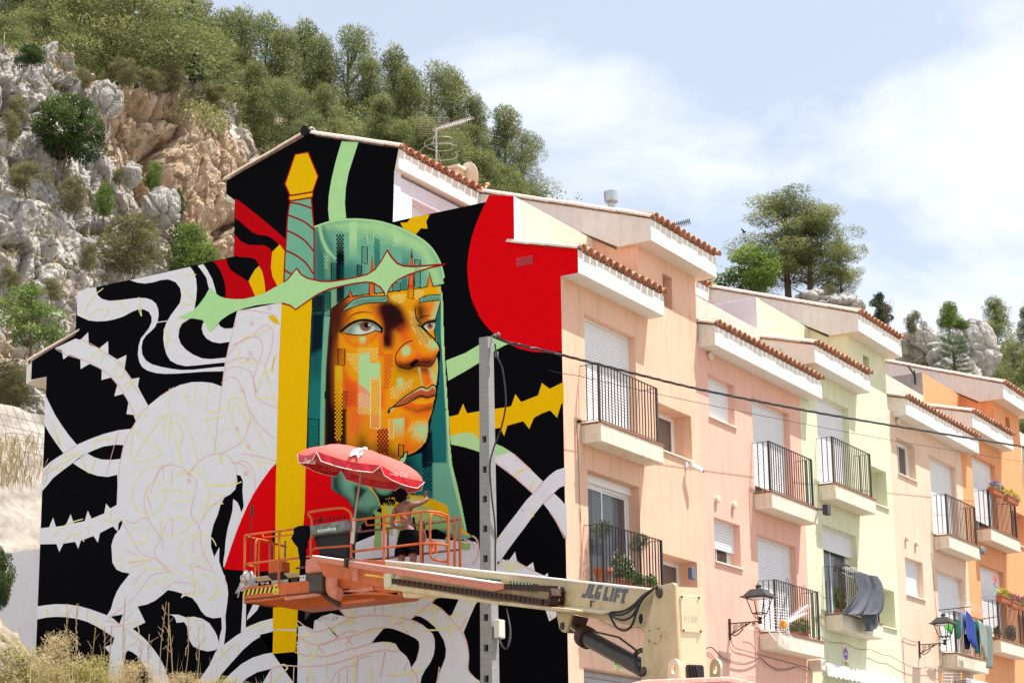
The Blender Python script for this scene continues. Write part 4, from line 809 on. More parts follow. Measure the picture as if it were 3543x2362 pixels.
cv.fill('Z4', [(1160,440),(1260,460),(1400,375),(1480,400),(1560,390),(1612,345),(1580,470),(1530,525),(1430,520),(1300,548),(1200,530)], OR_, 8,.9, clip=F_)
cv.fill('Z4', [(1160,470),(1240,490),(1330,470),(1450,440),(1560,440),(1600,400),(1570,490),(1520,530),(1430,520),(1300,560),(1200,540)], BR_, 9,.9, clip=F_)
cv.fill('Z4', [(1310,490),(1370,445),(1412,450),(1400,480),(1350,525),(1312,525)], C_BLK, 2,1, clip=F_)
cv.fill('Z4', [(1160,520),(1260,560),(1400,550),(1400,600),(1250,610),(1180,580)], BR_, 14,.75, clip=F_)
cv.fill('Z4', [(1150,150),(1200,180),(1220,260),(1180,330),(1140,300)], AM_, 12,.7, clip=F_)
cv.fill('Z4', [(1420,540),(1520,530),(1550,700),(1470,745),(1445,700)], OR_, 5,.85, clip=F_); cv.fill('Z4', [(1420,530),(1520,530),(1530,590),(1430,600)], BR_, 12,.8, clip=F_)
cv.fill('Z4', [(1400,535),(1418,540),(1452,735),(1440,740)], LG_, 2,1, clip=F_); cv.fill('Z4', [(1515,535),(1560,690),(1590,730),(1615,650),(1618,430),(1595,440),(1580,600)], LG_, 8,.75, clip=F_)
cv.fill('Z4', [(1100,560),(1300,620),(1440,620),(1440,740),(1200,860),(1100,700)], pc((205,160,10)),20,.7, clip=F_)
cv.fill('Z4', [(1070,1030),(1130,960),(1250,850),(1360,790),(1440,750),(1500,765),(1560,725),(1605,790),(1590,830),(1500,850),(1430,850),(1330,890),(1200,940)], LG_, 2,.95, clip=F_)
cv.fill('Z4', [(1110,980),(1230,880),(1340,810),(1430,775),(1505,795),(1560,745),(1598,790),(1590,825),(1500,855),(1420,845),(1320,885),(1200,940)], pc((190,75,45)),3,.97, clip=F_)
cv.fill('Z4', [(1160,960),(1330,870),(1420,830),(1500,845),(1590,815),(1590,832),(1500,862),(1420,852),(1310,895)], BR_, 4,.9, clip=F_)
cv.fill('Z4', [(1150,968),(1330,900),(1430,868),(1500,880),(1588,850),(1580,920),(1500,960),(1400,978),(1250,975)], OR_, 4,.95, clip=F_)
cv.fill('Z4', [(1330,910),(1430,880),(1500,895),(1582,870),(1575,905),(1480,930),(1380,930)], YE_, 5,.9, clip=F_)
cv.fill('Z4', [(1260,985),(1400,1000),(1560,950),(1545,1040),(1500,1070),(1350,1060)], OR_, 14,.9, clip=F_); cv.fill('Z4', [(1260,975),(1400,990),(1560,940),(1550,990),(1400,1020)], BR_, 8,.8, clip=F_)
cv.fill('Z4', [(1230,1050),(1310,1080),(1300,1200),(1240,1220)], OR_, 12,.7, clip=F_)
cv.fill('Z4', [(1350,1200),(1400,1150),(1510,1140),(1512,1270),(1480,1350),(1430,1300),(1400,1260),(1350,1300)], LG_, 8,.92, clip=F_)
cv.fill('Z4', [(1260,1300),(1330,1380),(1440,1380),(1380,1450),(1280,1490),(1230,1400)], OR_, 16,.85, clip=F_)
cv.fill('Z4', [(1400,1430),(1490,1340),(1512,1260),(1500,1350),(1380,1460),(1290,1494)], LG_, 4,.9, clip=F_)
cv.fill('Z4', [(580,520),(640,620),(700,680),(750,700),(750,960),(640,980),(600,900),(580,700)], OR_, 8,.95, clip=F_)
cv.fill('Z4', [(610,700),(720,780),(740,940),(640,980),(600,950)], pc((200,70,30)),20,.7, clip=F_)
cv.fill('Z4', [(498,520),(580,512),(580,900),(498,900)], pc((214,178,20)),2,.95, clip=F_, fade=((540,640),(540,900)))
cv.fill('Z4', [(540,168),(1000,180),(1000,330),(540,330)], AM_, 6,.8, clip=F_)
cv.fill('Z4', [(578,182),(700,195),(880,180),(960,150),(975,190),(900,260),(800,310),(700,315),(620,260)], OR_, 5,.8, clip=F_)
cv.fill('Z4', [(640,200),(900,190),(860,260),(760,290),(690,270)], AM_, 14,.8, clip=F_)
cv.fill('Z4', [(765,203),(832,203),(832,300),(765,300)], LG_, 2,.9, clip=F_, fade=((800,230),(800,300)))
cv.fill('Z4', [(975,180),(1022,130),(1025,420),(975,420)], OR_, 4,.75, clip=F_)
cv.fill('Z4', [(755,392),(875,376),(882,490),(990,478),(990,660),(882,655),(882,820),(800,740),(755,720)], LG_, 2,.98, clip=F_)
cv.fill('Z4', [(755,720),(882,820),(882,960),(755,970)], pc((235,150,130)),3,.85, clip=F_)
cv.fill('Z4', [(882,650),(990,650),(990,1050),(882,1050)], YE_, 3,.6, clip=F_)
cv.fill('Z4', [(995,745),(1040,730),(1040,980),(990,960)], OR_, 10,.8, clip=F_)
cv.fill('Z4', [(1170,658),(1238,650),(1240,760),(1175,770)], LG_, 3,.9, clip=F_, fade=((1200,700),(1200,790)))
cv.fill('Z4', [(1140,1095),(1250,1078),(1250,1300),(1140,1300)], LG_, 2,.95, clip=F_, fade=((1195,1130),(1195,1310)))
for (a, b2, col, al) in (((640,1000),(720,1250), OR_, .75),((690,1060),(760,1300), pc((225,100,50)),.7)):
 cv.fill('Z4', [(a[0], a[1]),(b2[0], a[1] - 60),(b2[0] + 60, a[1] + 20),(b2[0] - 10, b2[1]),(a[0] + 10, b2[1])], col, 14, al, clip=F_)
cv.fill('Z4', [(755,1100),(830,1080),(845,1400),(750,1400)], BR_, 16,.8, clip=F_, fade=((800,1380),(800,1120)))
cv.fill('Z4', [(840,1060),(960,1080),(960,1290),(860,1290)], OR_, 22,.5, clip=F_)
cv.fill('Z4', [(560,1000),(622,980),(622,1568),(540,1568)], C_BLK, 5,.93, clip=F_)
cv.fill('Z4', [(622,1250),(960,1290),(1080,1568),(600,1568)], BR_, 40,.8, clip=F_, fade=((800,1480),(800,1250)))
cv.fill('Z4', [(965,1200),(1075,1190),(1080,1568),(965,1568)], OR_, 3,.8, clip=F_); cv.fill('Z4', [(965,1380),(1080,1380),(1080,1568),(965,1568)], BR_, 30,.8, clip=F_)
cv.fill('Z4', [(1075,1440),(1190,1440),(1240,1540),(1075,1568)], BR_, 16,.6, clip=F_)
cv.fill('Z3', [(880,870),(930,870),(930,995),(862,995)], OR_, 2,.95); cv.fill('Z3', [(898,575),(925,760),(880,760)], OR_, 1.5,.95)
cv.fill('Z3', [(1330,510),(1352,700),(1355,945),(1290,945),(1310,690)], OR_, 1.5,.97); cv.fill('Z3', [(1330,510),(1345,600),(1318,610)], NV_, 3,.95)
cv.fill('Z3', [(1522,762),(1560,915),(1495,920)], OR_, 1.5,.97); cv.fill('Z3', [(1525,840),(1550,915),(1505,915)], AM_, 4,.9)
cv.fill('Z3', [(662,950),(690,1020),(640,1030)], OR_, 1.5,.97)
cv.fill('Z3', [(1070,1000),(1600,920),(1640,960),(1400,1010),(1150,1080)], YE_, 14,.85, clip=F_)
cv.fill('Z4', [(600,150),(660,90),(760,45),(850,35),(930,60),(1000,110),(1000,145),(930,140),(860,165),(780,182),(680,175)], pc((198,222,204)),3,1, clip=F_)
cv.fill('Z4', [(600,150),(660,90),(720,60),(700,120),(680,175)], pc((40,60,58)),16,.9, clip=F_); cv.fill('Z4', [(700,60),(860,32),(960,75),(1000,115),(930,85),(860,62),(760,75)], pc((70,90,95)),8,.85, clip=F_)
cv.fill('Z4', [(930,70),(1000,115),(995,145),(930,130)], pc((70,80,85)),10,.7, clip=F_)
cv.blob('Z4', (832,88),68,60,0, pc((128,92,74)),1,.15, F_); cv.blob('Z4', (845,75),36,34,0, C_BLK, 1,.2, F_); cv.blob('Z4', (872,72),17,20,0, pc((240,240,245)),1,.3, F_)
cv.fill('Z4', [(750,50),(920,45),(915,75),(760,80)], C_BLK, 8,.6, clip=F_)
cv.fill('Z4', [(1450,90),(1490,50),(1560,40),(1590,70),(1565,120),(1520,135),(1470,125)], pc((198,222,204)),3,1, clip=F_)
cv.blob('Z4', (1530,88),36,36,0, pc((150,90,65)),1,.15, F_); cv.blob('Z4', (1535,78),18,18,0, C_BLK, 1,.2, F_); cv.blob('Z4', (1548,70),8,9,0, pc((240,240,245)),1,.3, F_)
cv.fill('Z4', [(1440,110),(1480,50),(1590,30),(1595,60),(1500,66)], C_BLK, 4,.85, clip=F_)
cv.fill('Z4', [(1490,140),(1570,130),(1590,230),(1560,210)], AM_, 2,.95, clip=F_)
G_ = cv.fill('ZP', [(930,290),(1040,300),(1130,350),(1240,430),(1320,520),(1332,570),(1320,640),(1260,700),(1150,790),(1120,780),(1130,660),(1085,570),(1040,530),(985,500),(930,465)], pc((104,158,132)),1.5,1, setA=True)
cv.fill('ZP', [(930,330),(1000,340),(1010,440),(1040,500),(1100,560),(1140,620),(1240,640),(1300,600),(1290,680),(1140,790),(1100,600),(930,470)], pc((22,40,42)),14,.9, clip=G_)
cv.fill('ZP', [(1120,440),(1160,430),(1230,470),(1160,560),(1130,620)], C_BLK, 6,.9, clip=G_); cv.blob('ZP', (1270,560),60,55,.3, pc((110,165,140)),.9,.5, G_); cv.blob('ZP', (1080,400),50,55,.3, pc((120,175,148)),.7,.6, G_)
cv.fill('ZP', [(1130,350),(1500,380),(1520,500),(1470,540),(1380,580),(1340,560),(1240,430)], C_BLK, 4,.95)
cv.blob('ZP', (1370,440),95,80,.2, pc((110,165,140)),.95,.35); cv.blob('ZP', (1500,440),26,80,.0, pc((70,80,82)),.9,.4)
cv.fill('ZP', [(1345,590),(1430,570),(1480,520),(1560,510),(1680,520),(1780,545),(1860,580),(1900,600),(1920,680),(1925,760),(1840,680),(1740,620),(1640,600),(1620,700),(1450,720),(1440,840),(1360,830)], YE_, 3,.98, setA=True)
cv.fill('ZP', [(1620,600),(1740,610),(1830,670),(1900,750),(1925,790),(1800,800),(1640,820),(1620,700)], pc((170,205,120)),8,.95, setA=True)
cv.fill('ZP', [(1560,530),(1680,540),(1640,640),(1560,620)], pc((205,215,140)),10,.9)
cv.fill('ZP', [(1660,720),(1740,770),(1800,800),(1920,780),(1900,740)], pc((95,165,105)),14,.6)
cv.fill('ZP', [(1990,780),(2040,850),(2110,850),(2070,880),(2000,880),(1960,840)], MG_, 2,1, setA=True)
cv.fill('ZP', [(1990,775),(2040,800),(2110,848),(2060,845),(2010,820)], YE_, 2,.95, setA=True)
for (x0, x1, y0, y1) in ((1290,1350,640,980),(1480,1530,720,1060),(1880,1930,850,1100),(2000,2100,900,1100),(1390,1440,560,850)):
 cv.fill('ZP', [(x0, y0),(x1, y0 + 10),(x1 + 5, y1),(x0 - 5, y1 - 10)], pc((166,208,120)),5,.8, setA=True)
cv.fill('ZP', [(1660,730),(1700,725),(1715,760),(1722,900),(1700,960),(1690,800),(1655,800)], C_BLK, 2,.95, setA=True); cv.fill('ZP', [(1690,790),(1720,790),(1720,900),(1700,930)], pc((170,100,20)),2,.9)
cv.fill('ZP', [(1706,1030),(1750,1030),(1752,1080),(1706,1080)], YE_, 2,.95, setA=True)
ok = cv.A > 0.5
cell = ok[:-1, :-1] & ok[1:, :-1] & ok[:-1,1:] & ok[1:, 1:]
idx = -np.ones(cv.X.shape, int); need = np.zeros(cv.X.shape, bool)
for (a, b2) in ((0,0),(0,1),(1,0),(1,1)): need[a:a + cell.shape[0], b2:b2 + cell.shape[1]] |= cell
idx[need] = np.arange(need.sum())
px = np.stack([cv.X[need], cv.Y[need]], 1); dirs = np.stack([px[:, 0] - PPX, px[:, 1] - PPY, np.full(len(px), FPX)], 1) @ RM.T
FL = 0.003 + LAYER * 9; t = (-FL - CAM[1]) / dirs[:, 1]; PV = CAM[None] + dirs * t[:, None]
ci, cj = np.nonzero(cell); q = np.stack([idx[ci, cj], idx[ci + 1, cj], idx[ci + 1, cj + 1], idx[ci, cj + 1]], 1)
me = bpy.data.meshes.new('painted_face'); me.vertices.add(len(PV)); me.vertices.foreach_set('co', PV.astype(np.float32).ravel())
me.loops.add(q.size); me.loops.foreach_set('vertex_index', q.ravel().astype(np.int32)); me.polygons.add(len(q)); me.polygons.foreach_set('loop_start', (np.arange(len(q)) * 4).astype(np.int32))
me.update(); me.validate(); me.materials.append(M_mural)
ca = me.color_attributes.new('Col', 'FLOAT_COLOR', 'POINT'); cc = np.concatenate([cv.C[need], np.ones((len(PV),1))], 1); ca.data.foreach_set('color', cc.astype(np.float32).ravel())
obj('painted_face', me, gable)
f = Paint('painted_face_details'); K = C_BLK
for (a, L_) in (('Z3', [(470,1150),(560,1085),(640,1025),(662,952),(690,1022),(865,992),(898,572),(930,992),(1060,975),(1290,945),(1330,512),(1356,940),(1495,918),(1522,762),(1565,914),(1684,890)]),):
 f.stroke(a, L_, 3.2, K, 10.4, smooth=0)
f.stroke('Z3', [(273,268),(400,224),(500,201),(620,187),(740,185),(860,194),(980,211),(1100,244),(1200,279),(1300,324),(1400,379),(1480,434),(1550,504),(1600,579),(1640,659),(1665,740),(1682,820)], 5, C_LGR, 10.4)
f.stroke('Z4', [(1395,70),(1450,110),(1520,170),(1580,235),(1622,290),(1637,335),(1615,380),(1595,430),(1560,490),(1515,530)], 3.4, K, 10.4)
f.stroke('Z3', [(1375,1135),(1368,1190),(1385,1260),(1430,1320),(1500,1400)], 2.6, K, 10.4)
f.stroke('Z4', [(1575,120),(1590,240)], 3, K, 10.4); f.stroke('Z3', [(1645,1090),(1610,1200),(1590,1270)], 3, K, 10.4)
f.stroke('Z4', [(1160,490),(1155,420),(1180,360),(1230,300),(1290,260),(1340,245)], 2.6, K, 10.4)
f.stroke('Z4', [(1155,480),(1190,520),(1250,545),(1310,548),(1370,520),(1440,515),(1520,530)], 3, K, 10.4)
f.stroke('Z4', [(1618,400),(1625,520),(1618,650),(1600,760),(1598,860),(1575,950),(1552,1040),(1525,1110),(1518,1200),(1520,1280),(1495,1350),(1440,1410),(1370,1460),(1280,1498)], 4.2, K, 10.4)
f.stroke('Z4', [(1072,1025),(1090,985),(1130,960),(1250,855),(1360,785),(1440,747),(1500,765),(1555,725),(1590,740),(1605,790)], 3.2, K, 10.4)
f.stroke('Z4', [(1120,965),(1240,940),(1350,885),(1430,850),(1500,862),(1590,835)], 3.4, C_BRN, 10.6); f.fill('Z4', [(1068,1030),(1072,1000),(1092,985),(1100,1005),(1085,1035)], K, 10.5)
f.stroke('Z4', [(560,150),(620,95),(700,45),(790,22),(880,28),(950,62),(1002,112),(1005,145),(990,150)], 6, K, 10.4); f.stroke('Z4', [(610,165),(700,182),(790,184),(870,165),(930,140),(990,148)], 2.6, K, 10.4)
for i in range(9):
 x = 575 + i * 22; yy = 140 - i * 13; f.stroke('Z4', [(x, yy),(x - 22, yy - 12)], 2.2, K, 10.4,0)
f.stroke('Z4', [(1440,95),(1480,55),(1540,38),(1595,30)], 5, K, 10.4)
for i in range(7): f.stroke('Z4', [(1500 + i * 15,46 - i * 2),(1503 + i * 17,22 - i * 3)], 2, K, 10.4,0)
f.stroke('Z3', [(625,1285),(690,1220),(790,1190),(900,1200)], 2.2, K, 10.4, taper=True)
f.stroke('Z3', [(1385,1300),(1430,1250),(1500,1230),(1540,1225)], 2.2, K, 10.4, taper=True)
f.fill('Z3', [(580,1180),(650,1100),(720,1050),(840,1025),(1000,1020),(1065,1015),(1080,1045),(1060,1078),(960,1085),(840,1095),(720,1125),(640,1150)], C_MGR, 10.4)
f.stroke('Z3', [(565,1192),(650,1100),(720,1048),(840,1022),(1000,1018),(1065,1013),(1080,1045),(1060,1080),(960,1087),(840,1097),(720,1128),(600,1180)], 2.4, C_NAV, 10.6, smooth=3)
for i in range(12): f.stroke('Z3', [(700 + i * 29,1112 - i * 4),(740 + i * 28,1060 - i * 2.5)], 1.6, C_NAV, 10.6,0)
f.fill('Z3', [(1415,1085),(1430,1045),(1500,1015),(1640,1005),(1635,1060),(1540,1068),(1450,1090)], C_MGR, 10.4); f.stroke('Z3', [(1412,1088),(1428,1042),(1500,1012),(1645,1000)], 2.4, C_NAV, 10.6); f.stroke('Z3', [(1412,1088),(1540,1070),(1640,1062)], 2.2, C_NAV, 10.6)
for i in range(7): f.stroke('Z3', [(1450 + i * 26,1072 - i * 2),(1475 + i * 26,1025)], 1.5, C_NAV, 10.6,0)
LGc = pc((222,226,120));
D = f.dots
D('Z3', [(500,235),(650,240),(650,340),(590,330),(520,300)], 26,9, LG_, 10.4); D('Z3', [(740,240),(850,240),(850,390),(740,400)], 26,9, LG_, 10.4)
D('Z3', [(925,290),(1125,330),(1125,470),(1000,450),(925,360)], 26,9, LG_, 10.4); D('Z3', [(1225,350),(1350,400),(1480,520),(1560,640),(1600,740),(1610,880),(1560,880),(1540,700),(1430,560),(1300,470),(1225,470)], 26,9.5, LG_, 10.4)
D('Z3', [(522,360),(592,360),(592,680),(522,680)], 26,11, C_BLK, 10.4); D('Z3', [(928,400),(988,400),(988,560),(928,560)], 26,10, TE_, 10.4); D('Z3', [(255,1030),(365,1000),(368,1190),(255,1195)], 26,11, C_BLK, 10.4); D('Z3', [(390,590),(425,590),(425,720),(390,720)], 24,8, LG_, 10.4)
D('Z3', [(1120,1000),(1260,985),(1265,1080),(1180,1095),(1120,1050)], 24,9, pc((232,230,150)),10.4); D('Z3', [(1370,960),(1480,940),(1460,1010),(1400,1050),(1370,1040)], 24,9, pc((232,230,150)),10.4)
D('Z3', [(1310,1190),(1365,1190),(1390,1290),(1460,1400),(1530,1500),(1500,1560),(1420,1500),(1340,1400),(1315,1280)], 25,9, pc((232,226,140)),10.4)
D('Z4', [(1320,0),(1370,0),(1400,60),(1480,150),(1560,240),(1520,330),(1420,280),(1400,200),(1340,100)], 25,9, pc((232,226,140)),10.4)
D('Z4', [(755,330),(960,310),(960,470),(890,480),(880,380),(755,385)], 25,9.5, pc((236,226,130)),10.4); D('Z4', [(620,380),(755,370),(755,600),(700,540),(640,480)], 25,9.5, pc((236,226,130)),10.4)
D('Z4', [(1110,760),(1350,650),(1340,740),(1260,800),(1180,860),(1110,890)], 25,9, pc((232,228,150)),10.4); D('Z4', [(1020,390),(1135,380),(1110,600),(1070,760),(1030,760)], 26,10.5, pc((205,90,30)),10.4)
D('Z4', [(755,800),(882,850),(882,1040),(755,1050)], 25,9.5, pc((240,224,160)),10.4); D('Z4', [(498,740),(580,740),(570,1320),(490,1330)], 26,10.5, YE_, 10.4); D('Z4', [(580,780),(640,790),(625,1010),(580,1010)], 26,10, C_BRN, 10.4)
D('Z4', [(965,1200),(1075,1190),(1078,1480),(965,1460)], 28,12, C_BRN, 10.4); D('Z4', [(1280,1180),(1340,1130),(1500,1100),(1500,1130),(1380,1160),(1340,1230),(1300,1260)], 25,9, pc((240,228,150)),10.4); D('Z4', [(1380,1260),(1470,1260),(1440,1350),(1380,1340)], 25,9, pc((240,228,150)),10.4)
D('ZP', [(1690,280),(1772,260),(1772,470),(1700,470)], 20,8, NV_, 10.4)
Zg = f.zig
Zg('Z4', 205,325,1090,1500,13,2, K, 10.4); Zg('Z4', 530,605,335,505,9,1.8, K, 10.4); Zg('Z4', 885,990,655,1190,24,1.8, pc((236,230,170)),10.4, True); Zg('Z3', 377,447,975,1225,14,1.8, K, 10.4); Zg('Z3', 458,520,660,840,12,1.6, K, 10.4)
Zg('Z3', 790,850,480,660,10,1.5, C_NAV, 10.4); Zg('Z3', 850,918,265,440,11,1.5, LG_, 10.4); Zg('Z3', 1290,1352,900,1040,8,1.5, C_DRD, 10.4); Zg('Z3', 1362,1425,620,915,17,1.5, C_NAV, 10.4); Zg('Z3', 1125,1208,865,960,8,1.5, C_NAV, 10.4); Zg('Z4', 1085,1135,1100,1300,10,1.6, pc((236,230,150)),10.4); Zg('Z4', 1188,1245,1370,1500,8,2, K, 10.4); Zg('Z3', 738,788,680,790,7,1.6, K, 10.4)
f.stroke('Z4', [(1200,1540),(1240,1480),(1282,1445),(1275,1520),(1250,1568)], 3, K, 10.6); f.fill('Z4', [(1195,1545),(1240,1485),(1280,1450),(1262,1568),(1200,1568)], LG_, 10.5)
for i in range(46):
 t = i / 45; x = 1350 + 570 * t + rnd.uniform(-6,6); yy = 575 - 60 * math.sin(math.pi * min(1, t * 1.25)) + 170 * max(0, t - .72) / .28 + rnd.uniform(-6,6)
 f.stroke('ZP', [(x, yy + 14),(x + rnd.uniform(-14,8), yy - rnd.uniform(2,12))], 3, C_YEL, 10.4,0)
f.stroke('ZP', [(1150,350),(1230,430),(1290,490),(1332,560),(1330,600)], 3, C_YEL, 10.4); f.stroke('ZP', [(1275,440),(1300,400),(1360,370)], 4, C_LGR, 10.4); f.stroke('ZP', [(1470,380),(1462,430),(1470,480),(1475,520)], 2.5, C_YEL, 10.4)
for i in range(16): x = 1330 + i * 8; f.stroke('ZP', [(x, 545 + rnd.uniform(-5,5)),(x + rnd.uniform(8,24),585 + rnd.uniform(-10,16))], 3, K, 10.5,0)
for i in range(8): f.stroke('ZP', [(1210 + i * 9,400 + i * 12),(1213 + i * 10,375 + i * 13)], 3, C_YEL, 10.4,0)
f.stroke('ZP', [(2110,850),(2145,880),(2160,940),(2150,1020),(2110,1090)], 4, C_SKP, 10.4); f.stroke('ZP', [(2040,880),(2100,900),(2130,960)], 3, C_SKP, 10.4); f.stroke('ZP', [(1700,700),(1690,760),(1720,840),(1740,960)], 2, C_SKP, 10.6)
f.build(gable, kind='stuff')
# ================================================================== BOOM LIFT
M_or = mat('orange_lift_paint', (0.62,0.135,0.03), rough=0.5, var=0.10, scale=5, dirt=(0.30,0.09,0.04), dirt_amt=0.6, dscale=7)
M_pk = mat('sun_faded_orange_paint', (0.66,0.24,0.16), rough=0.55, var=0.10, scale=9, dirt=(0.50,0.13,0.07), dirt_amt=0.5, dscale=8)
M_hood = mat('faded_pink_red_hood', (0.74,0.33,0.27), rough=0.4, var=0.05, scale=4, dirt=(0.85,0.75,0.7), dirt_amt=0.5, dscale=14)
M_cr = mat('cream_lift_paint', (0.66,0.53,0.31), rough=0.5, var=0.06, scale=4, dirt=(0.36,0.22,0.10), dirt_amt=0.45, dscale=7)
M_crl = mat('light_cream_lift_paint', (0.70,0.65,0.45), rough=0.45, var=0.04, dirt=(0.5,0.38,0.2), dirt_amt=0.3, dscale=6)
M_rust = mat('rusty_brown_steel', (0.055,0.024,0.018), rough=0.6, var=0.4, scale=25, dirt=(0.20,0.08,0.04), dirt_amt=0.6, dscale=30)
M_blk = mat('black_rubber', (0.02,0.02,0.022), rough=0.5, var=0.2)
M_cyl = mat('black_cylinder_paint', (0.03,0.03,0.032), rough=0.35, var=0.3, scale=12, dirt=(0.09,0.08,0.07), dirt_amt=0.5, dscale=18)
M_chrome = mat('bare_steel', (0.55,0.52,0.48), rough=0.25, metal=1.0)
M_gr = mat('green_sticker', (0.05,0.22,0.08), rough=0.5, var=0.03); M_wh = mat('white_print_and_highlight', (0.82,0.82,0.82), rough=0.6, var=0.02)  # the white also serves the painted highlights on the boom edges
M_navy = mat('grey_blue_print', (0.13,0.14,0.17), rough=0.6, var=0.08); M_yl = mat('yellow_print', (0.78,0.60,0.05), rough=0.5, var=0.03); M_bp = mat('black_print', (0.015,0.015,0.015), rough=0.6)
M_grey = mat('scuffed_grey_plastic', (0.16,0.165,0.17), rough=0.6, var=0.2, scale=12, dirt=(0.6,0.6,0.58), dirt_amt=0.7, dscale=9)
M_bolt = mat('brown_pin_steel', (0.07,0.05,0.04), rough=0.5, var=0.3)
A_ = dep((1079,1935),31.2); B_ = dep((2241,2100),20.5); U_ = (B_ - A_).normalized(); NB = Vector((U_.y, -U_.x, 0)).normalized()
def Q(c, p, off=0.0): return onpl(nat(c, p), A_ + NB * off, NB)
FONT_CACHE = {}
def text_mesh(txt, name, m, bold=0.0):
 cu = bpy.data.curves.new(name, 'FONT'); cu.body = txt; cu.align_x = 'CENTER'; cu.align_y = 'CENTER'; cu.size = 1; cu.offset = bold; cu.resolution_u = 2
 o = bpy.data.objects.new(name, cu); COL.objects.link(o); dg = bpy.context.evaluated_depsgraph_get()
 me = bpy.data.meshes.new_from_object(o.evaluated_get(dg)); bpy.data.objects.remove(o); bpy.data.curves.remove(cu)
 me.name = name; me.materials.clear(); me.materials.append(m); return me
def text_on(parent, txt, name, m, c, right, up, height, width=None, bold=0.0, shear=0.0):
 "lettering lying in the plane spanned by right/up, centred on c"
 me = text_mesh(txt, name, m, bold); xs = [v.co.x for v in me.vertices]; ys = [v.co.y for v in me.vertices]
 w0 = max(xs) - min(xs); h0 = max(ys) - min(ys); cx = (max(xs) + min(xs)) / 2; cy = (max(ys) + min(ys)) / 2
 sy = height / h0; sx = (width / w0) if width else sy; right = Vector(right).normalized(); up = Vector(up).normalized()
 for v in me.vertices:
  x = (v.co.x - cx) * sx; y = (v.co.y - cy) * sy; v.co = Vector(c) + right * (x + shear * y) + up * y
 return obj(name, me, parent)
lift = thing('boom_lift', 'cream and orange boom lift reaching a long platform up to the mural', 'boom lift', (7.2,-10.4,0.9))
def qprism(name, c, pts, off, th, m, parent, bevel=0.01):
 mb = MB(); mb.prism([Q(c, p, off) for p in pts], NB * (-th)); return mb.build(name, m, parent, bevel=bevel)
boom = qprism('boom', 'N', [(1333,1938),(2239,2037),(2290,2045),(2300,2190),(2234,2175),(2183,2162),(1960,2120),(1717,2088),(1329,2032)], 0.0,0.36, M_cr, lift)
boom['label'] = 'cream outer boom section'
mb = MB(); pa, pb = Q('N', (1334,1938),0.0), Q('N', (2236,2036),0.0); vv = (pb - pa).normalized(); up_ = NB.cross(vv); up_ = up_ if up_.z > 0 else -up_
mb.prism([pa, pa + NB * .004 - up_ * .014, pa + NB * .014 - up_ * .006, pa + NB * .006 + up_ * .010, pa - NB * .02 + up_ * .010], pb - pa); mb.build('boom_edge_highlight', M_wh, boom)  # white strip paints the sunlit line along the boom's top edge
qprism('boom_ledge', 'ZC', [(268,470),(900,560),(1545,668),(2352,748),(2500,765),(2500,800),(2352,795),(1545,703),(900,612),(265,528)], 0.22,0.22, M_cr, boom)
qprism('boom_ledge', 'ZT', [(0,368),(520,418),(420,450),(0,395)], 0.10,0.10, M_crl, boom, .004)
qprism('ledge_bracket', 'ZC', [(255,350),(335,345),(340,500),(262,510)], 0.24,0.10, M_crl, boom)
qprism('roller_box', 'ZC', [(480,555),(740,590),(735,605),(600,632),(500,628),(480,610)], 0.20,0.3, M_cr, boom)
fly = qprism('fly_boom', 'N', [(1090,1926),(1340,1940),(1340,2034),(1240,2012),(1119,1992),(1105,1960)], -0.04,0.28, M_or, lift)
fly['label'] = 'orange inner boom section'
qprism('fly_collar', 'ZQ', [(1565,985),(1630,990),(1630,1160),(1560,1150)], 0.0,0.1, M_pk, fly, .004)
chn = qprism('cable_carrier_channel', 'N', [(1079,1921),(1250,1942.5),(1714,2015),(1745,2017),(1742,2036),(1708,2045),(1600,2025),(1250,1967),(1076,1937)], 0.20,0.05, M_pk, lift, .004)
mb = MB(); pa, pb = Q('N', (1080,1921),0.20), Q('N', (1716,2015),0.20); mb.prism([pa - up_ * .006 + NB * .008, pa + up_ * .006 + NB * .002, pa + up_ * .008 - NB * .1, pa + up_ * .0 - NB * .1], pb - pa); mb.build('channel_edge_highlight', M_wh, chn)  # sun highlight painted white along the channel's upper lip
qprism('hose_clamp', 'ZQ', [(1455,860),(1560,858),(1562,880),(1485,880),(1480,980),(1450,975)], 0.24,0.06, M_blk, chn, .003)
qprism('yellow_rods', 'ZC', [(40,352),(255,382),(255,398),(40,372)], 0.10,0.03, M_yl, fly, 0)
def Lpath(pts, off, step):
 P = smoothpath([Q('ZC', p, off) for p in pts], 12); out = []; acc = 0
 for i in range(1, len(P)):
  d = (P[i] - P[i - 1]).length; acc += d
  if acc >= step: out.append((P[i], (P[i] - P[max(0, i - 2)]).normalized())); acc = 0
 return out
lk = MB(); lk.obox((0,0,0),(.047,0,0),(0,.06,0),(0,0,.037)); lk.obox((0,0,0),(.014,0,0),(0,.066,0),(0,0,.020))
ME_link = mesh('chain_link', lk.v, lk.f, M_rust)
chain = MB(); P0 = Q('ZC', (355,425),.15); chain.obox(P0, U_ * .03, NB * .06, up_ * .04); ch = chain.build('cable_chain', M_rust, lift)
for pth in ([(360,430),(1000,522),(1600,605),(2200,690)], [(1675,500),(1950,512),(2215,525)], [(2215,525),(2245,560),(2248,610),(2235,660),(2200,695)]):
 for (p, d) in Lpath(pth, 0.16,0.098):
  z = d.cross(NB); M3 = Matrix(((d.x, -NB.x, z.x, p.x),(d.y, -NB.y, z.y, p.y),(d.z, -NB.z, z.z, p.z),(0,0,0,1)))
  obj('chain_link', ME_link, ch, M3)
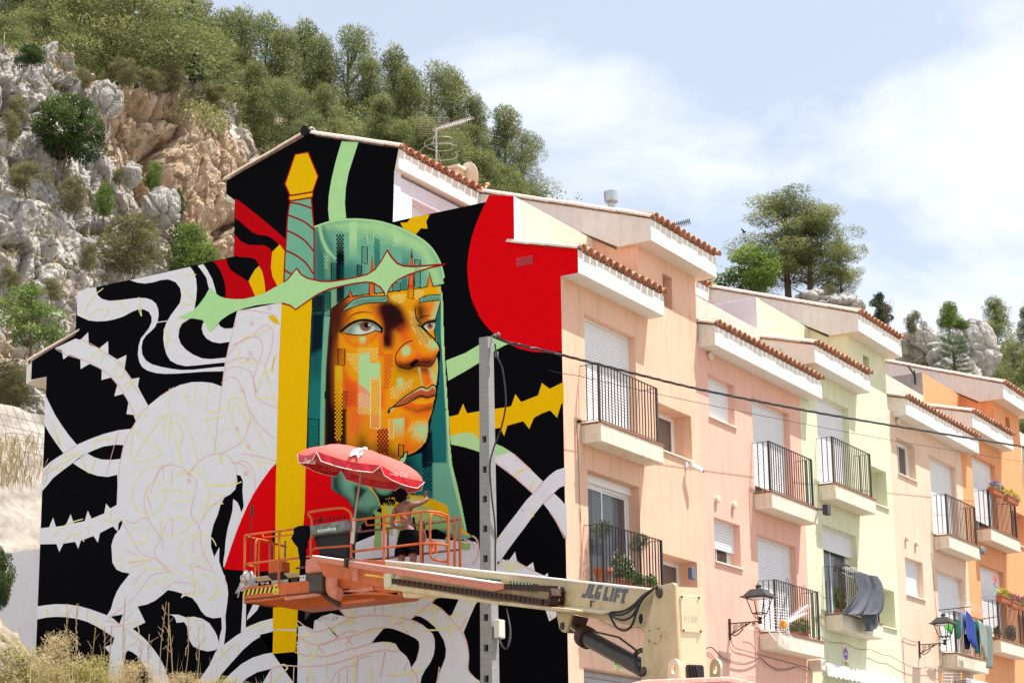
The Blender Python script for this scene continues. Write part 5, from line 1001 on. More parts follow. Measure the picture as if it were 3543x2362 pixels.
for pth in ([(2300,505),(2335,560),(2340,620),(2320,700)],):
 for (p, d) in Lpath(pth, 0.02,0.098):
  z = d.cross(NB); obj('chain_link', ME_link, ch, Matrix(((d.x, -NB.x, z.x, p.x),(d.y, -NB.y, z.y, p.y),(d.z, -NB.z, z.z, p.z),(0,0,0,1))))
for pth in ([(2200,500),(2320,505)], [(2250,560),(2340,590)], [(2240,640),(2330,660)]):
 h = MB(); h.tube([Q('ZC', pth[0], .12), Q('ZC', pth[1], .02)], .012,6); h.build('chain_rod', M_chrome, ch)
def quad_plate(name, c, pts, off, m, parent): return qprism(name, c, pts, off, 0.003, m, parent, 0)
quad_plate('green_sticker', 'ZC', [(1315,388),(1620,415),(1618,470),(1315,445)], 0.006, M_gr, boom); quad_plate('green_sticker', 'ZC', [(1725,430),(2050,465),(2048,562),(1725,530)], 0.006, M_gr, boom)
R_dir = (Q('ZC', (2000,490)) - Q('ZC', (1400,415))).normalized(); UPn = NB.cross(R_dir); UPn = UPn if UPn.z > 0 else -UPn
text_on(boom, 'ecoeleva', 'sticker_lettering', M_wh, Q('ZC', (1467,432),.0095), R_dir, UPn, .075,.36, bold=.02)
for k in range(7): mb = MB(); c_ = Q('ZC', (1755 + 38 * k, 462 + 4 * k),.0095); mb.obox(c_, R_dir * .014, UPn * .03, NB * .001); mb.build('sticker_lettering', M_wh, boom)
def glyph(word_quad, letters, m, parent, off, grow=0.0):
 (tl, tr, br, bl) = word_quad; n = len(letters); mb = MB()
 G = {'J': [[(.45,0),(1,0),(1,.7),(.8,1),(0,1),(0,.72),(.5,.72),(.5,.6)]], 'L': [[(0,0),(.45,0),(.45,.7),(1,.7),(1,1),(0,1)]],
   'G': [[(.15,0),(1,0),(1,.26),(.40,.26),(.40,.76),(.66,.76),(.66,.64),(.54,.64),(.54,.46),(1,.46),(1,1),(.15,1),(0,.85),(0,.15)]], 'I': [[(.2,0),(.8,0),(.8,1),(.2,1)]],
   'F': [[(0,0),(1,0),(1,.28),(.45,.28),(.45,.42),(.9,.42),(.9,.66),(.45,.66),(.45,1),(0,1)]], 'T': [[(0,0),(1.05,0),(1.05,.28),(.75,.28),(.75,1),(.3,1),(.3,.28),(0,.28)]]}
 W = {'I': .6}; tot = sum(W.get(l, 1) for l in letters) + .12 * (n - 1); x0 = 0
 for l in letters:
  w = W.get(l, 1)
  for P in G[l]:
   cx = sum(p[0] for p in P) / len(P); out = []
   for (a, b) in P:
    if grow: a = a + (grow if a > .5 else -grow); b = b + (grow if b > .5 else -grow)
    s_ = (x0 + a * w) / tot; t = b
    top = [tl[i] + (tr[i] - tl[i]) * s_ for i in (0,1)]; bot = [bl[i] + (br[i] - bl[i]) * s_ for i in (0,1)]
    out.append((top[0] + (bot[0] - top[0]) * t, top[1] + (bot[1] - top[1]) * t))
   mb.poly([Q('ZT', p, off) for p in out])
  x0 += w + .12
 return mb.build('boom_lettering', m, parent)
for (qd, lt) in ((((250,118),(418,132),(378,292),(185,270)), 'JLG'),(((452,150),(696,176),(655,335),(415,300)), 'LIFT')):
 glyph(qd, lt, M_wh, boom, 0.004,.035); glyph(qd, lt, M_navy, boom, 0.008)
mb = MB(); p = Q('ZT', (655,318),.006); mb.lathe([(.012,0),(.012,.002)], p, 12, NB); mb.build('boom_lettering', M_navy, boom)
mb = MB(); p = Q('ZT', (852,502),.0); mb.lathe([(.075,0),(.075,.02),(.062,.02),(.062,0)], p, 20, NB); mb.build('hole_rim', M_crl, boom, smooth=True); mb = MB(); mb.lathe([(.062,.002),(.062,.006)], p, 20, NB); mb.build('dark_hole', M_bp, boom)
for (c, q) in (('ZL', (955,400)),): mb = MB(); mb.bar(Q('ZL', (950,380),.03), Q('ZL', (950,425),.03),.015); mb.bar(Q('ZL', (950,380),.03), Q('ZL', (966,382),.03),.015); mb.build('hook', M_rust, boom)
mb = MB(); mb.lathe([(.055,0),(.055,.008),(.045,.01)], Q('ZT', (40,308),0),18, NB); mb.build('cover_disc', M_cr, boom, smooth=True)
wt = 0.40
tur = qprism('turret_side_plate', 'ZT', [(1010,148),(1170,108),(1190,112),(1203,130),(1240,800),(1262,1250),(840,1250),(838,900),(880,650),(935,430),(985,190)], 0.08,0.04, M_cr, lift)
qprism('turret_side_plate', 'ZT', [(1010,148),(1170,108),(1190,112),(1203,130),(1240,800),(1262,1250),(840,1250),(838,900),(880,650),(935,430),(985,190)], 0.04 - wt, 0.04, M_cr, lift)
a0 = Q('ZT', (1196,150),0.04); b0 = Q('ZT', (1252,1230),0.04)
rp = MB(); back = U_ * .03; rp.obox((a0 + b0) / 2 - NB * (wt / 2 - .02),(b0 - a0) / 2, NB * (wt / 2 - .04), U_ * .012); rp.build('turret_rear_plate', M_crl, lift)
rn = (b0 - a0).cross(NB).normalized(); rn = rn if rn.dot(U_) > 0 else -rn
def RP(s, t, o=.0): return a0 + (b0 - a0) * t - NB * (.02 + (wt - .08) * s) + rn * (.013 + o)
pn = MB(); pn.prism([RP(.12,.09), RP(.86,.09), RP(.86,.46), RP(.12,.46)], rn * .012); pn.build('cover_panel', M_crl, lift, bevel=.003)
for (s_, t_) in ((.17,.105),(.81,.105),(.17,.445),(.81,.445)):
 mb = MB(); mb.lathe([(.013,0),(.013,.006),(.006,.012)], RP(s_, t_, .012),8, rn); mb.build('bolt', M_bolt, lift)
text_on(lift, '9188', 'faint_number', mat('faint_tan_print', (.60,.52,.33),.6), RP(.46,.33,.0135),-NB, -(b0 - a0),.075,.17, bold=.01)
op = MB(); op.prism([RP(.20,.80), RP(.26,.785), RP(.80,.785), RP(.86,.80), RP(.86,.93), RP(.20,.93)], rn * .006); op.build('dark_opening', M_bp, lift)
for s_ in (.35,.45,.55): mb = MB(); mb.tube([RP(s_, .795,.012), RP(s_ + .08,.93,.015)], .010,6); mb.build('hose', M_blk, lift, smooth=True)
for (p, r) in (((1047,218),.058),((877,1068),.05)):
 mb = MB(); mb.lathe([(r, 0),(r, .015),(r * .8,.028),(r * .3,.03)], Q('ZT', p, .08),18, NB); mb.build('pivot_pin', M_bolt, lift, smooth=True)
ins = [(930,615),(1030,592),(1045,620),(1055,685),(1045,720),(1010,775),(985,780),(940,745),(928,738)]
qprism('inspection_plate', 'ZT', ins, 0.09,0.01, M_cr, lift, .003)
for p in ((935,630),(1030,606),(1056,687),(990,765),(930,740)): mb = MB(); mb.lathe([(.009,0),(.009,.006)], Q('ZT', p, .09),8, NB); mb.build('bolt', M_bolt, lift)
def lug(x0, x1, yt, off, hx, hy):
 out = [(x0,1260),(x0, yt + 90)] + [((x0 + x1) / 2 - (x1 - x0) / 2 * math.cos(t), yt + 90 - 88 * math.sin(t)) for t in [k * math.pi / 10 for k in range(1,10)]] + [(x1, yt + 90),(x1,1260)]
 mb = MB(); n = len(out); Po = [Q('ZT', p, off) for p in out]; c = Q('ZT', (hx, hy), off); r = .048; ax = U_; ay = up_
 hole = [c + ax * r * math.cos(2 * math.pi * k / 16) + ay * r * math.sin(2 * math.pi * k / 16) for k in range(16)]
 outl = smoothpath(Po, 1, True); m_ = 32; per = []; L = [0]
 PP = Po + [Po[0]]
 for i in range(len(PP) - 1): L.append(L[-1] + (PP[i + 1] - PP[i]).length)
 for k in range(m_):
  s_ = L[-1] * k / m_; i = max(j for j in range(len(L) - 1) if L[j] <= s_ + 1e-9); f_ = (s_ - L[i]) / max(1e-9, L[i + 1] - L[i]); per.append(PP[i].lerp(PP[i + 1], f_))
 hl = []
 for p in per:
  d = (p - c); d -= NB * d.dot(NB); hl.append(c + d.normalized() * r)
 for th in (0,-.03):
  for k in range(m_): k2 = (k + 1) % m_; mb.poly([per[k] + NB * th, per[k2] + NB * th, hl[k2] + NB * th, hl[k] + NB * th])
 for k in range(m_):
  k2 = (k + 1) % m_; mb.poly([per[k], per[k2], per[k2] - NB * .03, per[k] - NB * .03]); mb.poly([hl[k], hl[k2], hl[k2] - NB * .03, hl[k] - NB * .03])
 mb.build('lifting_lug', M_crl, lift)
lug(1130,1252,930,.20,1190,1045); lug(1585,1700,930,-.62,1643,1045)
cyl = MB(); c0, c1 = Q('ZT', (255,705),-.14), Q('ZT', (850,1030),-.14); ax = (c1 - c0).normalized()
cyl.tube([c0, c1, c1 + ax * .1], .098,20); cy = cyl.build('lift_cylinder', M_cyl, lift, smooth=True)
mb = MB(); mb.lathe([(.10,-.02),(.125,-.02),(.13,.0),(.13,.11),(.12,.13),(.10,.13)], c0 - ax * .08,24, ax); mb.build('cylinder_collar', M_rust, cy, smooth=True)
mb = MB(); mb.tube([Q('ZT', (95,585),-.14), c0], .035,12); mb.build('piston_rod', M_chrome, cy, smooth=True)
mb = MB(); mb.tube([Q('ZT', (340,640),-.04), Q('ZT', (600,700),-.05), Q('ZT', (800,850),-.05)], .012,6); mb.build('hydraulic_line', M_blk, cy, smooth=True)
for off in (0.0,-.32):
 qprism('cylinder_bracket', 'ZL', [(690,462),(805,472),(800,500),(770,615),(738,610),(715,585)], off, .035, M_cr, lift)
qprism('bracket_opening_shade', 'ZL', [(800,480),(920,505),(880,622),(770,618)], -.16,.03, M_rust, lift); mb = MB(); mb.lathe([(.045,0),(.045,.02),(.02,.025)], Q('ZL', (743,565),0),16, NB); mb.build('pivot_pin', M_bolt, lift, smooth=True)  # dark brown sheet stands in for the shade in the bracket opening
HS = [[(520,430),(650,415),(760,350),(860,250),(940,195),(1020,150)], [(505,447),(600,458),(700,425),(800,340),(880,240),(950,190),(1020,160)], [(500,440),(560,490),(650,512),(740,472),(800,380),(870,270),(950,200)],
  [(495,445),(530,520),(575,590),(640,625),(700,612),(750,550),(790,430),(840,310),(900,230),(990,170)], [(845,825),(790,850),(765,920),(790,1030),(850,1130)], [(850,850),(800,880),(780,940),(805,1040),(850,1120)]]
for i, h in enumerate(HS):
 mb = MB(); mb.tube(smoothpath([Q('ZT', p, .07 + .018 * (i % 4)) for p in h], 6),.0135,8); mb.build('hydraulic_hose', M_blk, lift, smooth=True)
hc = dep((2385,2362 + 80),18.6); mb = MB()
pr = [(-.92,-1.1),(-.92,-.12),(-.72,.08),(-.5,.13),(.45,.15),(.72,.10),(.86,-.02),(.90,-1.1)]
V2_ = Vector((.85,.52,0)).normalized(); mb.prism([hc + V2_ * x * .87 + Vector((0,0,1)) * (z + .14) for x, z in pr], Vector((-.52,.85,0)) * 1.1 ); mb.build('counterweight_hood', M_hood, lift, bevel=.05)
mb = MB(); g0 = Vector((hc.x, hc.y, 0)) + Vector((-.3,.6,0)); mb.box(g0 + Vector((-1.2,-2.0,.7)), g0 + Vector((1.2,2.0,1.3))); mb.build('chassis', M_or, lift, bevel=.04)
mb = MB(); mb.lathe([(.5,0),(.5,.9),(.6,1.3)], g0 + Vector((0,0,1.3)),20); mb.build('slewing_column', M_crl, lift)
for sx in (-1.25,1.0):
 for sy in (-1.4,1.4):
  mb = MB(); mb.lathe([(.12,0),(.5,.02),(.55,.08),(.55,.24),(.5,.3),(.12,.3)], g0 + Vector((sx, sy, .55)),24,(1,0,0)); wh = mb.build('wheel', M_blk, lift, smooth=True)
  mb = MB(); mb.lathe([(.05,-.02),(.28,-.01),(.28,.31),(.05,.33)], g0 + Vector((sx, sy, .55)),16,(1,0,0)); mb.build('rim', M_crl, wh)
PY0, PY1 = -1.85,-0.95; FZ = 6.22; PX0, PX1 = -5.50,-1.52
def wy(c, p, y=PY0): return onax(nat(c, p),1, y)
mb = MB(); mb.prism([(PX0 + .02, PY0 + .25, FZ),(PX0 + .12, PY0 + .05, FZ),(PX0 + .3, PY0, FZ),(PX1 - .1, PY0, FZ),(PX1, PY0 + .15, FZ),(PX1, PY1, FZ),(PX0 + .02, PY1, FZ)], (0,0,-.08)); pan = mb.build('platform_floor', M_or, lift)
pan['label'] = 'long orange work platform with guard rails'
kb = MB(); kp = [(PX0, PY0 + .12),(PX0 + .04, PY0 + .02),(PX0 + .14, PY0 - .005),(-3.1, PY0 - .005),(PX1 - .1, PY0 - .005)]
for i in range(len(kp) - 1):
 a, b2 = kp[i], kp[i + 1]; kb.poly([(a[0], a[1], 6.10),(b2[0], b2[1], 6.10),(b2[0], b2[1], 6.375),(a[0], a[1], 6.375)]); kb.poly([(b2[0], b2[1] + .012,6.375),(a[0], a[1] + .012,6.375),(a[0], a[1] + .012,6.10),(b2[0], b2[1] + .012,6.10)])
 kb.poly([(a[0], a[1], 6.375),(b2[0], b2[1], 6.375),(b2[0], b2[1] + .012,6.375),(a[0], a[1] + .012,6.375)])
kb.build('kick_plate', M_or, pan)
mb = MB(); mb.box((PX0, PY0 + .12,6.12),(PX0 + .012, PY1,6.375)); mb.box((PX0, PY1 - .012,6.12),(PX1, PY1,6.37)); mb.box((PX1 - .012, PY0 + .1,6.12),(PX1, PY1,6.375)); mb.build('kick_plate', M_or, pan)
mb = MB(); mb.bar((PX0 + .1, PY0 - .012,6.155),(-3.15, PY0 - .012,6.155),.02,.018); mb.build('pan_seam', M_rust, pan)
mb = MB(); mb.prism([(PX0 + .06, PY0 + .05,6.14),(PX0 + .9, PY0 + .35,5.96),(-2.4, PY0 + .35,5.98),(-1.7, PY0 + .05,6.14)], (0,.55,0)); mb.build('under_pan', M_or, pan, bevel=.01)
for (c, pts, w_, m_) in (('ZQ', [(705,1385),(1170,1325)], .06, M_pk),('ZQ', [(1400,1325),(1867,1250)], .07, M_pk),('ZQ', [(1400,1450),(1867,1395)], .05, M_or),('ZP', [(1000,1330),(1500,1335)], .05, M_or),('ZP', [(1290,1285),(1510,1340)], .06, M_or),('ZQ', [(645,1350),(740,1345)], .07, M_or)):
 mb = MB(); mb.bar(wy(c, pts[0], PY0 + .02), wy(c, pts[1], PY0 + .02),.08, w_); mb.build('support_bar', m_, pan, bevel=.006)
mb = MB(); mb.tube(smoothpath([wy('ZQ', p, PY0 - .12) for p in ((1300,1100),(1300,1230),(1325,1290),(1380,1320),(1400,1325))], 4),.11,12); mb.build('swan_neck_mount', M_pk, pan, smooth=True)
mb = MB(); mb.tube(smoothpath([wy('ZQ', p, PY0 - .05) for p in ((1190,1180),(1200,1320),(1300,1400),(1400,1460))], 4),.045,8); mb.build('mount_arm', M_rust, pan, smooth=True)
mb = MB(); q0 = wy('ZQ', (1140,1090), PY0 - .15); mb.obox(q0,(.14,0,0),(0,.12,0),(0,0,.28)); mb.obox(q0 + Vector((-.2,-.02,.02)),(.05,0,0),(0,.05,0),(0,0,.09)); mb.build('rotator_valve_block', M_bolt, pan, bevel=.02)
for k in range(3): mb = MB(); mb.tube(smoothpath([wy('ZQ', p, PY0 - .2 - .02 * k) for p in ((1110,960 + 12 * k),(1040,1000),(1010 + 8 * k, 1060),(1030,1130),(1110,1140))], 5),.009,6); mb.build('loose_hose', M_blk, pan, smooth=True)
mb = MB(); q1 = wy('ZQ', (1160,960), PY0 - .2); mb.obox(q1,(.22,0,0),(0,.16,0),(0,0,.12)); mb.build('boom_tip_joint', M_pk, pan, bevel=.03)
zt_, zb_ = 6.335,6.235; xa = wy('ZQ', (135,1280)).x + .03; xb_ = wy('ZQ', (555,1240)).x; n = 15
hz_ = MB(); hz_.poly([(xa, PY0 - .007, zb_),(xb_, PY0 - .007, zb_),(xb_, PY0 - .007, zt_),(xa, PY0 - .007, zt_)]); ht = hz_.build('hazard_tape', M_bp, pan)
for i in range(0, n, 2):
 a = xa + (xb_ - xa) * i / n; w_ = (xb_ - xa) / n; mb = MB(); mb.poly([(a, PY0 - .0085, zb_),(a + w_, PY0 - .0085, zb_),(min(xb_, a + w_ * 1.8), PY0 - .0085, zt_),(a + w_ * .8, PY0 - .0085, zt_)]); mb.build('yellow_stripe', M_yl, ht)
mb = MB(); xl = wy('ZQ', (583,1235)).x; mb.box((xl - .055, PY0 - .009,6.20),(xl + .055, PY0 - .0055,6.37)); lb = mb.build('warning_label', M_yl, pan)
mb = MB(); mb.prism([(xl - .03, PY0 - .0095,6.30),(xl + .03, PY0 - .0095,6.30),(xl, PY0 - .0095,6.35)], (0,-.001,0)); mb.box((xl - .035, PY0 - .0105,6.225),(xl + .03, PY0 - .0095,6.235)); mb.box((xl - .03, PY0 - .0105,6.25),(xl + .02, PY0 - .0095,6.258)); mb.build('label_print', M_bp, lb)
def rail(pts, r=.021, m=None, n=7, name='guard_rail', sm=0):
 P = [Vector(p) for p in pts]; P = smoothpath(P, sm) if sm else P
 mb = MB(); mb.tube(P, r, n); return mb.build(name, m or M_or, pan, smooth=True)
TZ = 7.30; MZ = wy('ZQ', (600,885)).z
rail([(PX0 + .03, PY1 + .3, TZ - .04),(PX0, PY0 + .12, TZ),(PX0 + .08, PY0 + .01, TZ),(PX0 + .3, PY0, TZ),(wy('ZQ', (1030,500)).x, PY0, TZ)])
xr = wy('ZW', (870,500)).x
rail([(wy('ZQ', (1550,360)).x, PY0, TZ + .02),(xr - .1, PY0, TZ + .02),(xr + .12, PY0 + .02, TZ + .02),(xr + .25, PY0 + .2, TZ + .01),(xr + .27, PY0 + .42, TZ - .02)])
rail([(PX0, PY0 + .3, MZ),(PX0 + .02, PY0 + .1, MZ),(PX0 + .15, PY0, MZ),(wy('ZQ', (1030,830)).x, PY0, MZ)])
rail([(wy('ZQ', (1040,830)).x, PY0, MZ + .08),(wy('ZQ', (1100,800)).x, PY0 - .05, MZ + .12),(wy('ZQ', (1550,760)).x, PY0, MZ + .10)])
rail([(wy('ZQ', (1550,770)).x, PY0, MZ),(xr, PY0, MZ),(xr + .2, PY0 + .12, MZ),(xr + .27, PY0 + .42, MZ)])
for (c, x) in (('ZQ', 175),('ZQ', 620),('ZQ', 1030),('ZQ', 1550),('ZW', 330),('ZW', 870)):
 xx = wy(c, (x, 700 if c == 'ZQ' else 800)).x; rail([(xx, PY0,6.3),(xx, PY0, TZ)], name='guard_rail_post', r=.022)
rail([(PX0 + .02, PY0 + .45,6.3),(PX0 + .02, PY0 + .45, TZ)], name='guard_rail_post')
rail([(xr + .27, PY0 + .42,6.3),(xr + .27, PY0 + .42, TZ)], name='guard_rail_post', r=.024);
for (xx, y_) in ((PX1 - .03, PY1 - .12),(PX1 + .0, PY1)): rail([(xx, y_, 6.3),(xx, y_, TZ + .04)], name='guard_rail_post', r=.024)
M_rb = mat('brown_faded_rail', (0.30,0.14,0.11), rough=0.6, var=0.15, scale=10, dirt=(.6,.55,.5), dirt_amt=.3, dscale=16)
for (z, m) in ((TZ, M_rb),(MZ, M_rb),(6.42, M_rb)):
 rail([(PX0 + .5, PY1, z),(PX1, PY1, z)], r=.02, m=m)
for (c, x) in (('ZQ', 500),('ZQ', 695),('ZW', 390),('ZW', 900)): xx = wy(c, (x, 700), PY1).x; rail([(xx, PY1,6.3),(xx, PY1, TZ)], r=.02, m=M_rb, name='guard_rail_post')
def loop(x, ya, yb, z0, z1, r=.02):
 q = .10; P = []
 for (cy, cz, a0_) in ((yb - q, z1 - q, 0),(ya + q, z1 - q, 90),(ya + q, z0 + q, 180),(yb - q, z0 + q, 270)):
  for k in range(5): t = math.radians(a0_ + 22.5 * k); P.append((x, cy + q * math.cos(t), cz + q * math.sin(t)))
 P.append(P[0]); mb = MB(); mb.tube(P, r, 7, caps=False); mb.build('gate_loop', M_or, pan, smooth=True)
loop(PX1 - .12, PY0 + .18, PY0 + .72,6.55, TZ + .02); loop(PX0 + .22, PY0 + .1, PY0 + .62,6.50, TZ - .06)
mb = MB(); xg = PX1 - .12; mb.box((xg - .02, PY0 + .2,6.66),(xg + .02, PY0 + .26,6.88)); mb.box((xg - .02, PY0 + .34,6.66),(xg + .02, PY0 + .38,6.88)); mb.build('gate_latch', M_or, pan, bevel=.005)
rail([wy('ZQ', (400,545), PY0 + .2), wy('ZQ', (420,590), PY0 + .2), wy('ZQ', (800,552), PY0 + .2)], r=.014); rail([wy('ZW', (65,610), PY0 + .2), wy('ZW', (75,680), PY0 + .2), wy('ZW', (130,700), PY0 + .2), wy('ZW', (640,630), PY0 + .2), wy('ZW', (600,560), PY0 + .2)], r=.016, sm=3)
rail([wy('ZQ', p) for p in ((1050,600),(1040,360),(1005,300),(1040,262),(1400,212),(1500,235),(1550,290),(1555,400))], r=.024, sm=3)
cb = MB(); e = [wy('ZQ', p, PY0 - .06) for p in ((1012,440),(1500,360),(1535,400),(1530,490),(1400,520),(1020,560))]
cb.prism(e, (0,.34,0)); con = cb.build('control_box', M_grey, pan, bevel=.015)
cb = MB(); e = [wy('ZQ', p, PY0 - .064) for p in ((1090,478),(1378,443),(1380,492),(1092,524))]; cb.prism(e, (0,.003,0)); cb.build('green_sticker', M_gr, con)
text_on(con, 'ecoeleva', 'sticker_lettering', M_wh, wy('ZQ', (1235,484), PY0 - .0665),(1,0,.0),(0,0,1),.075,.40, bold=.02)
for i in range(9): mb = MB(); p = wy('ZQ', (1080 + i * 48,405 - i * 7), PY0 + .05); mb.lathe([(.014,0),(.014,.03),(.02,.045),(.0,.06)], p, 8); mb.build('control_knob', M_bp, con)
mb = MB(); p = wy('ZQ', (1145,395), PY0 + .05); mb.tube([p, p + Vector((.02,0,.1))], .018,8); mb.build('joystick', M_bp, con, smooth=True)
cb = MB(); cb.prism([wy('ZQ', p, PY0 + .1) for p in ((1060,580),(1500,520),(1535,520),(1490,700),(1480,850),(1130,800))], (0,.25,0)); cb.build('black_tool_hopper', mat('black_mesh_fabric', (.03,.033,.04),.8, var=.3, scale=40), pan, bevel=.02)
cb = MB(); a = wy('ZQ', (475,910), PY0 + .35); b2 = wy('ZQ', (650,1040), PY0 + .35); cb.box((a.x, PY0 + .35, b2.z),(b2.x, PY0 + .6, a.z)); cb.build('orange_tool_box', M_or, pan, bevel=.03); cb = MB(); cb.box((a.x, PY0 + .34,6.24),(b2.x, PY0 + .61, b2.z + .01)); cb.build('tool_box_base', M_blk, pan, bevel=.03)
q = wy('ZQ', (250,900)); q2 = wy('ZQ', (252,180)); mb = MB(); mb.tube([q, (q.x, PY0 + .02, q2.z)], .011,6); mb.tube([(q.x, PY0 + .02, q2.z - .18),(q.x, PY0 + .02, q2.z)], .026,8); mb.build('level_rod', M_blk, pan, smooth=True)
def boxthing(label, c, p0, w_, h_, m, gp='boxes of paint on the platform floor', flap=True, txt=None):
 a = wy(c, p0, PY0 + .12); t = thing('paint_box', label, 'box', (a.x, PY0 + .12, FZ + .001), gp)
 mb = MB(); mb.box((a.x, PY0 + .06, FZ + .002),(a.x + w_, PY0 + .30, FZ + h_)); b_ = mb.build('box_body', m, t, bevel=.005)
 if flap: mb = MB(); mb.prism([(a.x, PY0 + .06, FZ + h_ + .001),(a.x + w_, PY0 + .06, FZ + h_ + .001),(a.x + w_ - .03, PY0 - .02, FZ + h_ + .07),(a.x - .03, PY0 - .02, FZ + h_ + .07)], (0,.003,.003)); mb.build('flap', M_card, t)
 if txt: text_on(t, txt, 'box_lettering', M_bp if m is not M_bp else M_wh, (a.x + w_ / 2, PY0 + .058, FZ + h_ - .04),(1,0,0),(0,0,1),.035, min(w_ * .7,.2), bold=.01)
M_card = mat('cardboard', (.55,.44,.28),.85, var=.08)
boxthing('grey cardboard box at the left end of the platform beside the plastic bag', 'ZQ', (250,1190),.38,.22, mat('grey_card', (.42,.40,.36),.8), flap=False)
boxthing('open black paint box with a tan flap next to the orange tool box', 'ZQ', (375,1150),.30,.24, M_bp, txt='94')
boxthing('low beige paint box below the orange tool box', 'ZQ', (510,1160),.50,.23, mat('beige_card', (.48,.42,.32),.8), flap=False)
boxthing('open black paint box with a tan flap between the beige box and the white box', 'ZQ', (760,1120),.26,.25, M_bp)
boxthing('white paint box with small black print beside the valve block', 'ZQ', (885,1110),.27,.27, M_wh, flap=False, txt='NRG')
def plastic_mat():
 m, nt, b = newmat('clear_plastic_film'); b.inputs['Base Color'].default_value = (.8,.8,.84,1); b.inputs['Roughness'].default_value = .25; b.inputs['Alpha'].default_value = .32; return m
pbm = bmesh.new(); bmesh.ops.create_icosphere(pbm, subdivisions=3, radius=1)
for v in pbm.verts:
 n_ = mnoise.noise(v.co * 2.3) * .35 + mnoise.noise(v.co * 6) * .15; v.co *= 1 + n_; v.co.z *= 1.15; v.co.x *= .8
 if v.co.z < -.2: v.co.x += (v.co.z + .2) * .55
me = bpy.data.meshes.new('plastic_bag'); pbm.to_mesh(me); pbm.free(); me.materials.append(plastic_mat())
q = wy('ZQ', (215,1150), PY0 - .02); tag(obj('plastic_bag', me, None, Matrix.Translation(q) @ Matrix.Scale(.15,4)), 'crumpled clear plastic bag hanging over the left end of the platform', 'plastic bag')
mb = MB(); P = smoothpath([wy('ZQ', p, PY0 - .05) for p in ((150,1200),(100,1260),(60,1310))], 4); mb.tube(P, [.05 - .0045 * i for i in range(len(P))], 6); mb.tube(smoothpath([wy('ZQ', p, PY0 - .06) for p in ((110,1250),(95,1320),(85,1365))], 3),.013,5)
tag(mb.build('plastic_strip', me.materials[0], None, smooth=True), 'twisted plastic shreds dangling below the bag at the left platform corner', 'plastic strip')
jk = bmesh.new(); J = [(800,470),(860,440),(950,430),(1015,440),(1012,570),(960,640),(970,700),(940,740),(960,890),(935,960),(895,965),(875,870),(850,720),(815,680),(765,600),(800,540)]
JP = [wy('ZQ', p, PY0 - .04) for p in J]; mb = MB(); mb.prism(JP, (0,.07,0)); o = mb.build('jacket', mat('black_cloth', (.006,.006,.009),.95, var=.3, bump=.5, bscale=12, spec=.03), None, bevel=.02)
tag(o, 'black jacket slung over the platform guard rail left of the control box', 'jacket')
par = thing('parasol', 'large faded red beach parasol with white lettering tied to the platform rail', 'parasol', wy('ZQ', (1565,480)))
M_red1 = mat('sun_faded_red_canvas', (.76,.13,.11),.75, var=.03, scale=3); M_red2 = mat('deep_red_vinyl', (.62,.012,.03),.35, var=.05)
ctr = Vector((-3.12,-1.60,8.28)); axis = Vector((.25,.07,1)).normalized(); ex = Vector((1,0,-.25)).normalized(); ey = axis.cross(ex)
RR = 1.12; NS = 6; apex = ctr + axis * .31
def umb(k, t):   # k rib position, t 0 apex..1 rim
 a = 2 * math.pi * (k + .40) / NS; r = RR * math.sin(t * math.pi / 2 * .93) / math.sin(math.pi / 2 * .93)
 hgt = .31 * (math.cos(t * math.pi / 2 * .93) - math.cos(math.pi / 2 * .93)) / (1 - math.cos(math.pi / 2 * .93)); return ctr + ex * r * math.cos(a) + ey * r * math.sin(a) + axis * hgt
for k in range(NS):
 mb = MB(); n = 9; g_ = 7
 for i in range(g_ + 1):
  t = max(.02, i / g_)
  for j in range(n + 1):
   s_ = j / n; pa, pb = umb(k, t), umb(k + 1, t); p = pa.lerp(pb, s_); p = p - axis * (.05 * t * math.sin(math.pi * s_)); mb.v.append(p)
 for i in range(g_):
  for j in range(n): a = i * (n + 1) + j; mb.f.append((a, a + 1, a + n + 2, a + n + 1)); mb.mi.append(0)
 o = mb.build('canopy_panel', M_red1, par);
 for pl in o.data.polygons: pl.use_smooth = True
 mb = MB(); hem = MB(); dn = (-axis * .8 + Vector((0,0,-.4))).normalized(); n = 10; top = []; bot = []
 for j in range(n + 1):
  s_ = j / n; p = umb(k, 1).lerp(umb(k + 1,1), s_) - axis * (.05 * math.sin(math.pi * s_)); L_ = .135 * min(1,11 * min(s_, 1 - s_) + .08); rad = (p - ctr).normalized(); top.append(p); bot.append(p + dn * L_ + rad * (.02 + .018 * math.sin(j * 2.1 + k)))
 for j in range(n): mb.poly([top[j], top[j + 1], bot[j + 1], bot[j]])
 va = mb.build('valance', M_red2, par); hem.tube(bot, .007,4, caps=False); hem.build('white_hem', M_wh, va)
mb = MB(); mb.lathe([(.03,-.03),(.05,0),(.04,.05),(.0,.06)], apex, 12, axis); mb.build('finial', M_alu, par, smooth=True)
ft = wy('ZQ', (1565,520), PY0 - .03); mb = MB(); mb.tube([ft, ft.lerp(apex, .35), apex], .019,8); mb.build('pole', M_chrome if False else mat('grey_brown_pole', (.42,.33,.30),.4), par, smooth=True)
mb = MB(); mb.tube([ft + Vector((0,0,-.2)), ft + (apex - ft) * .16], .034,10); mb.build('pole_holder', mat('pale_plastic_tube', (.66,.60,.55),.6, var=.1), par, smooth=True)
for k in range(NS): mb = MB(); mb.bar(apex - axis * .3, umb(k, .97) - axis * .03,.008); mb.build('rib', M_chrome, par)
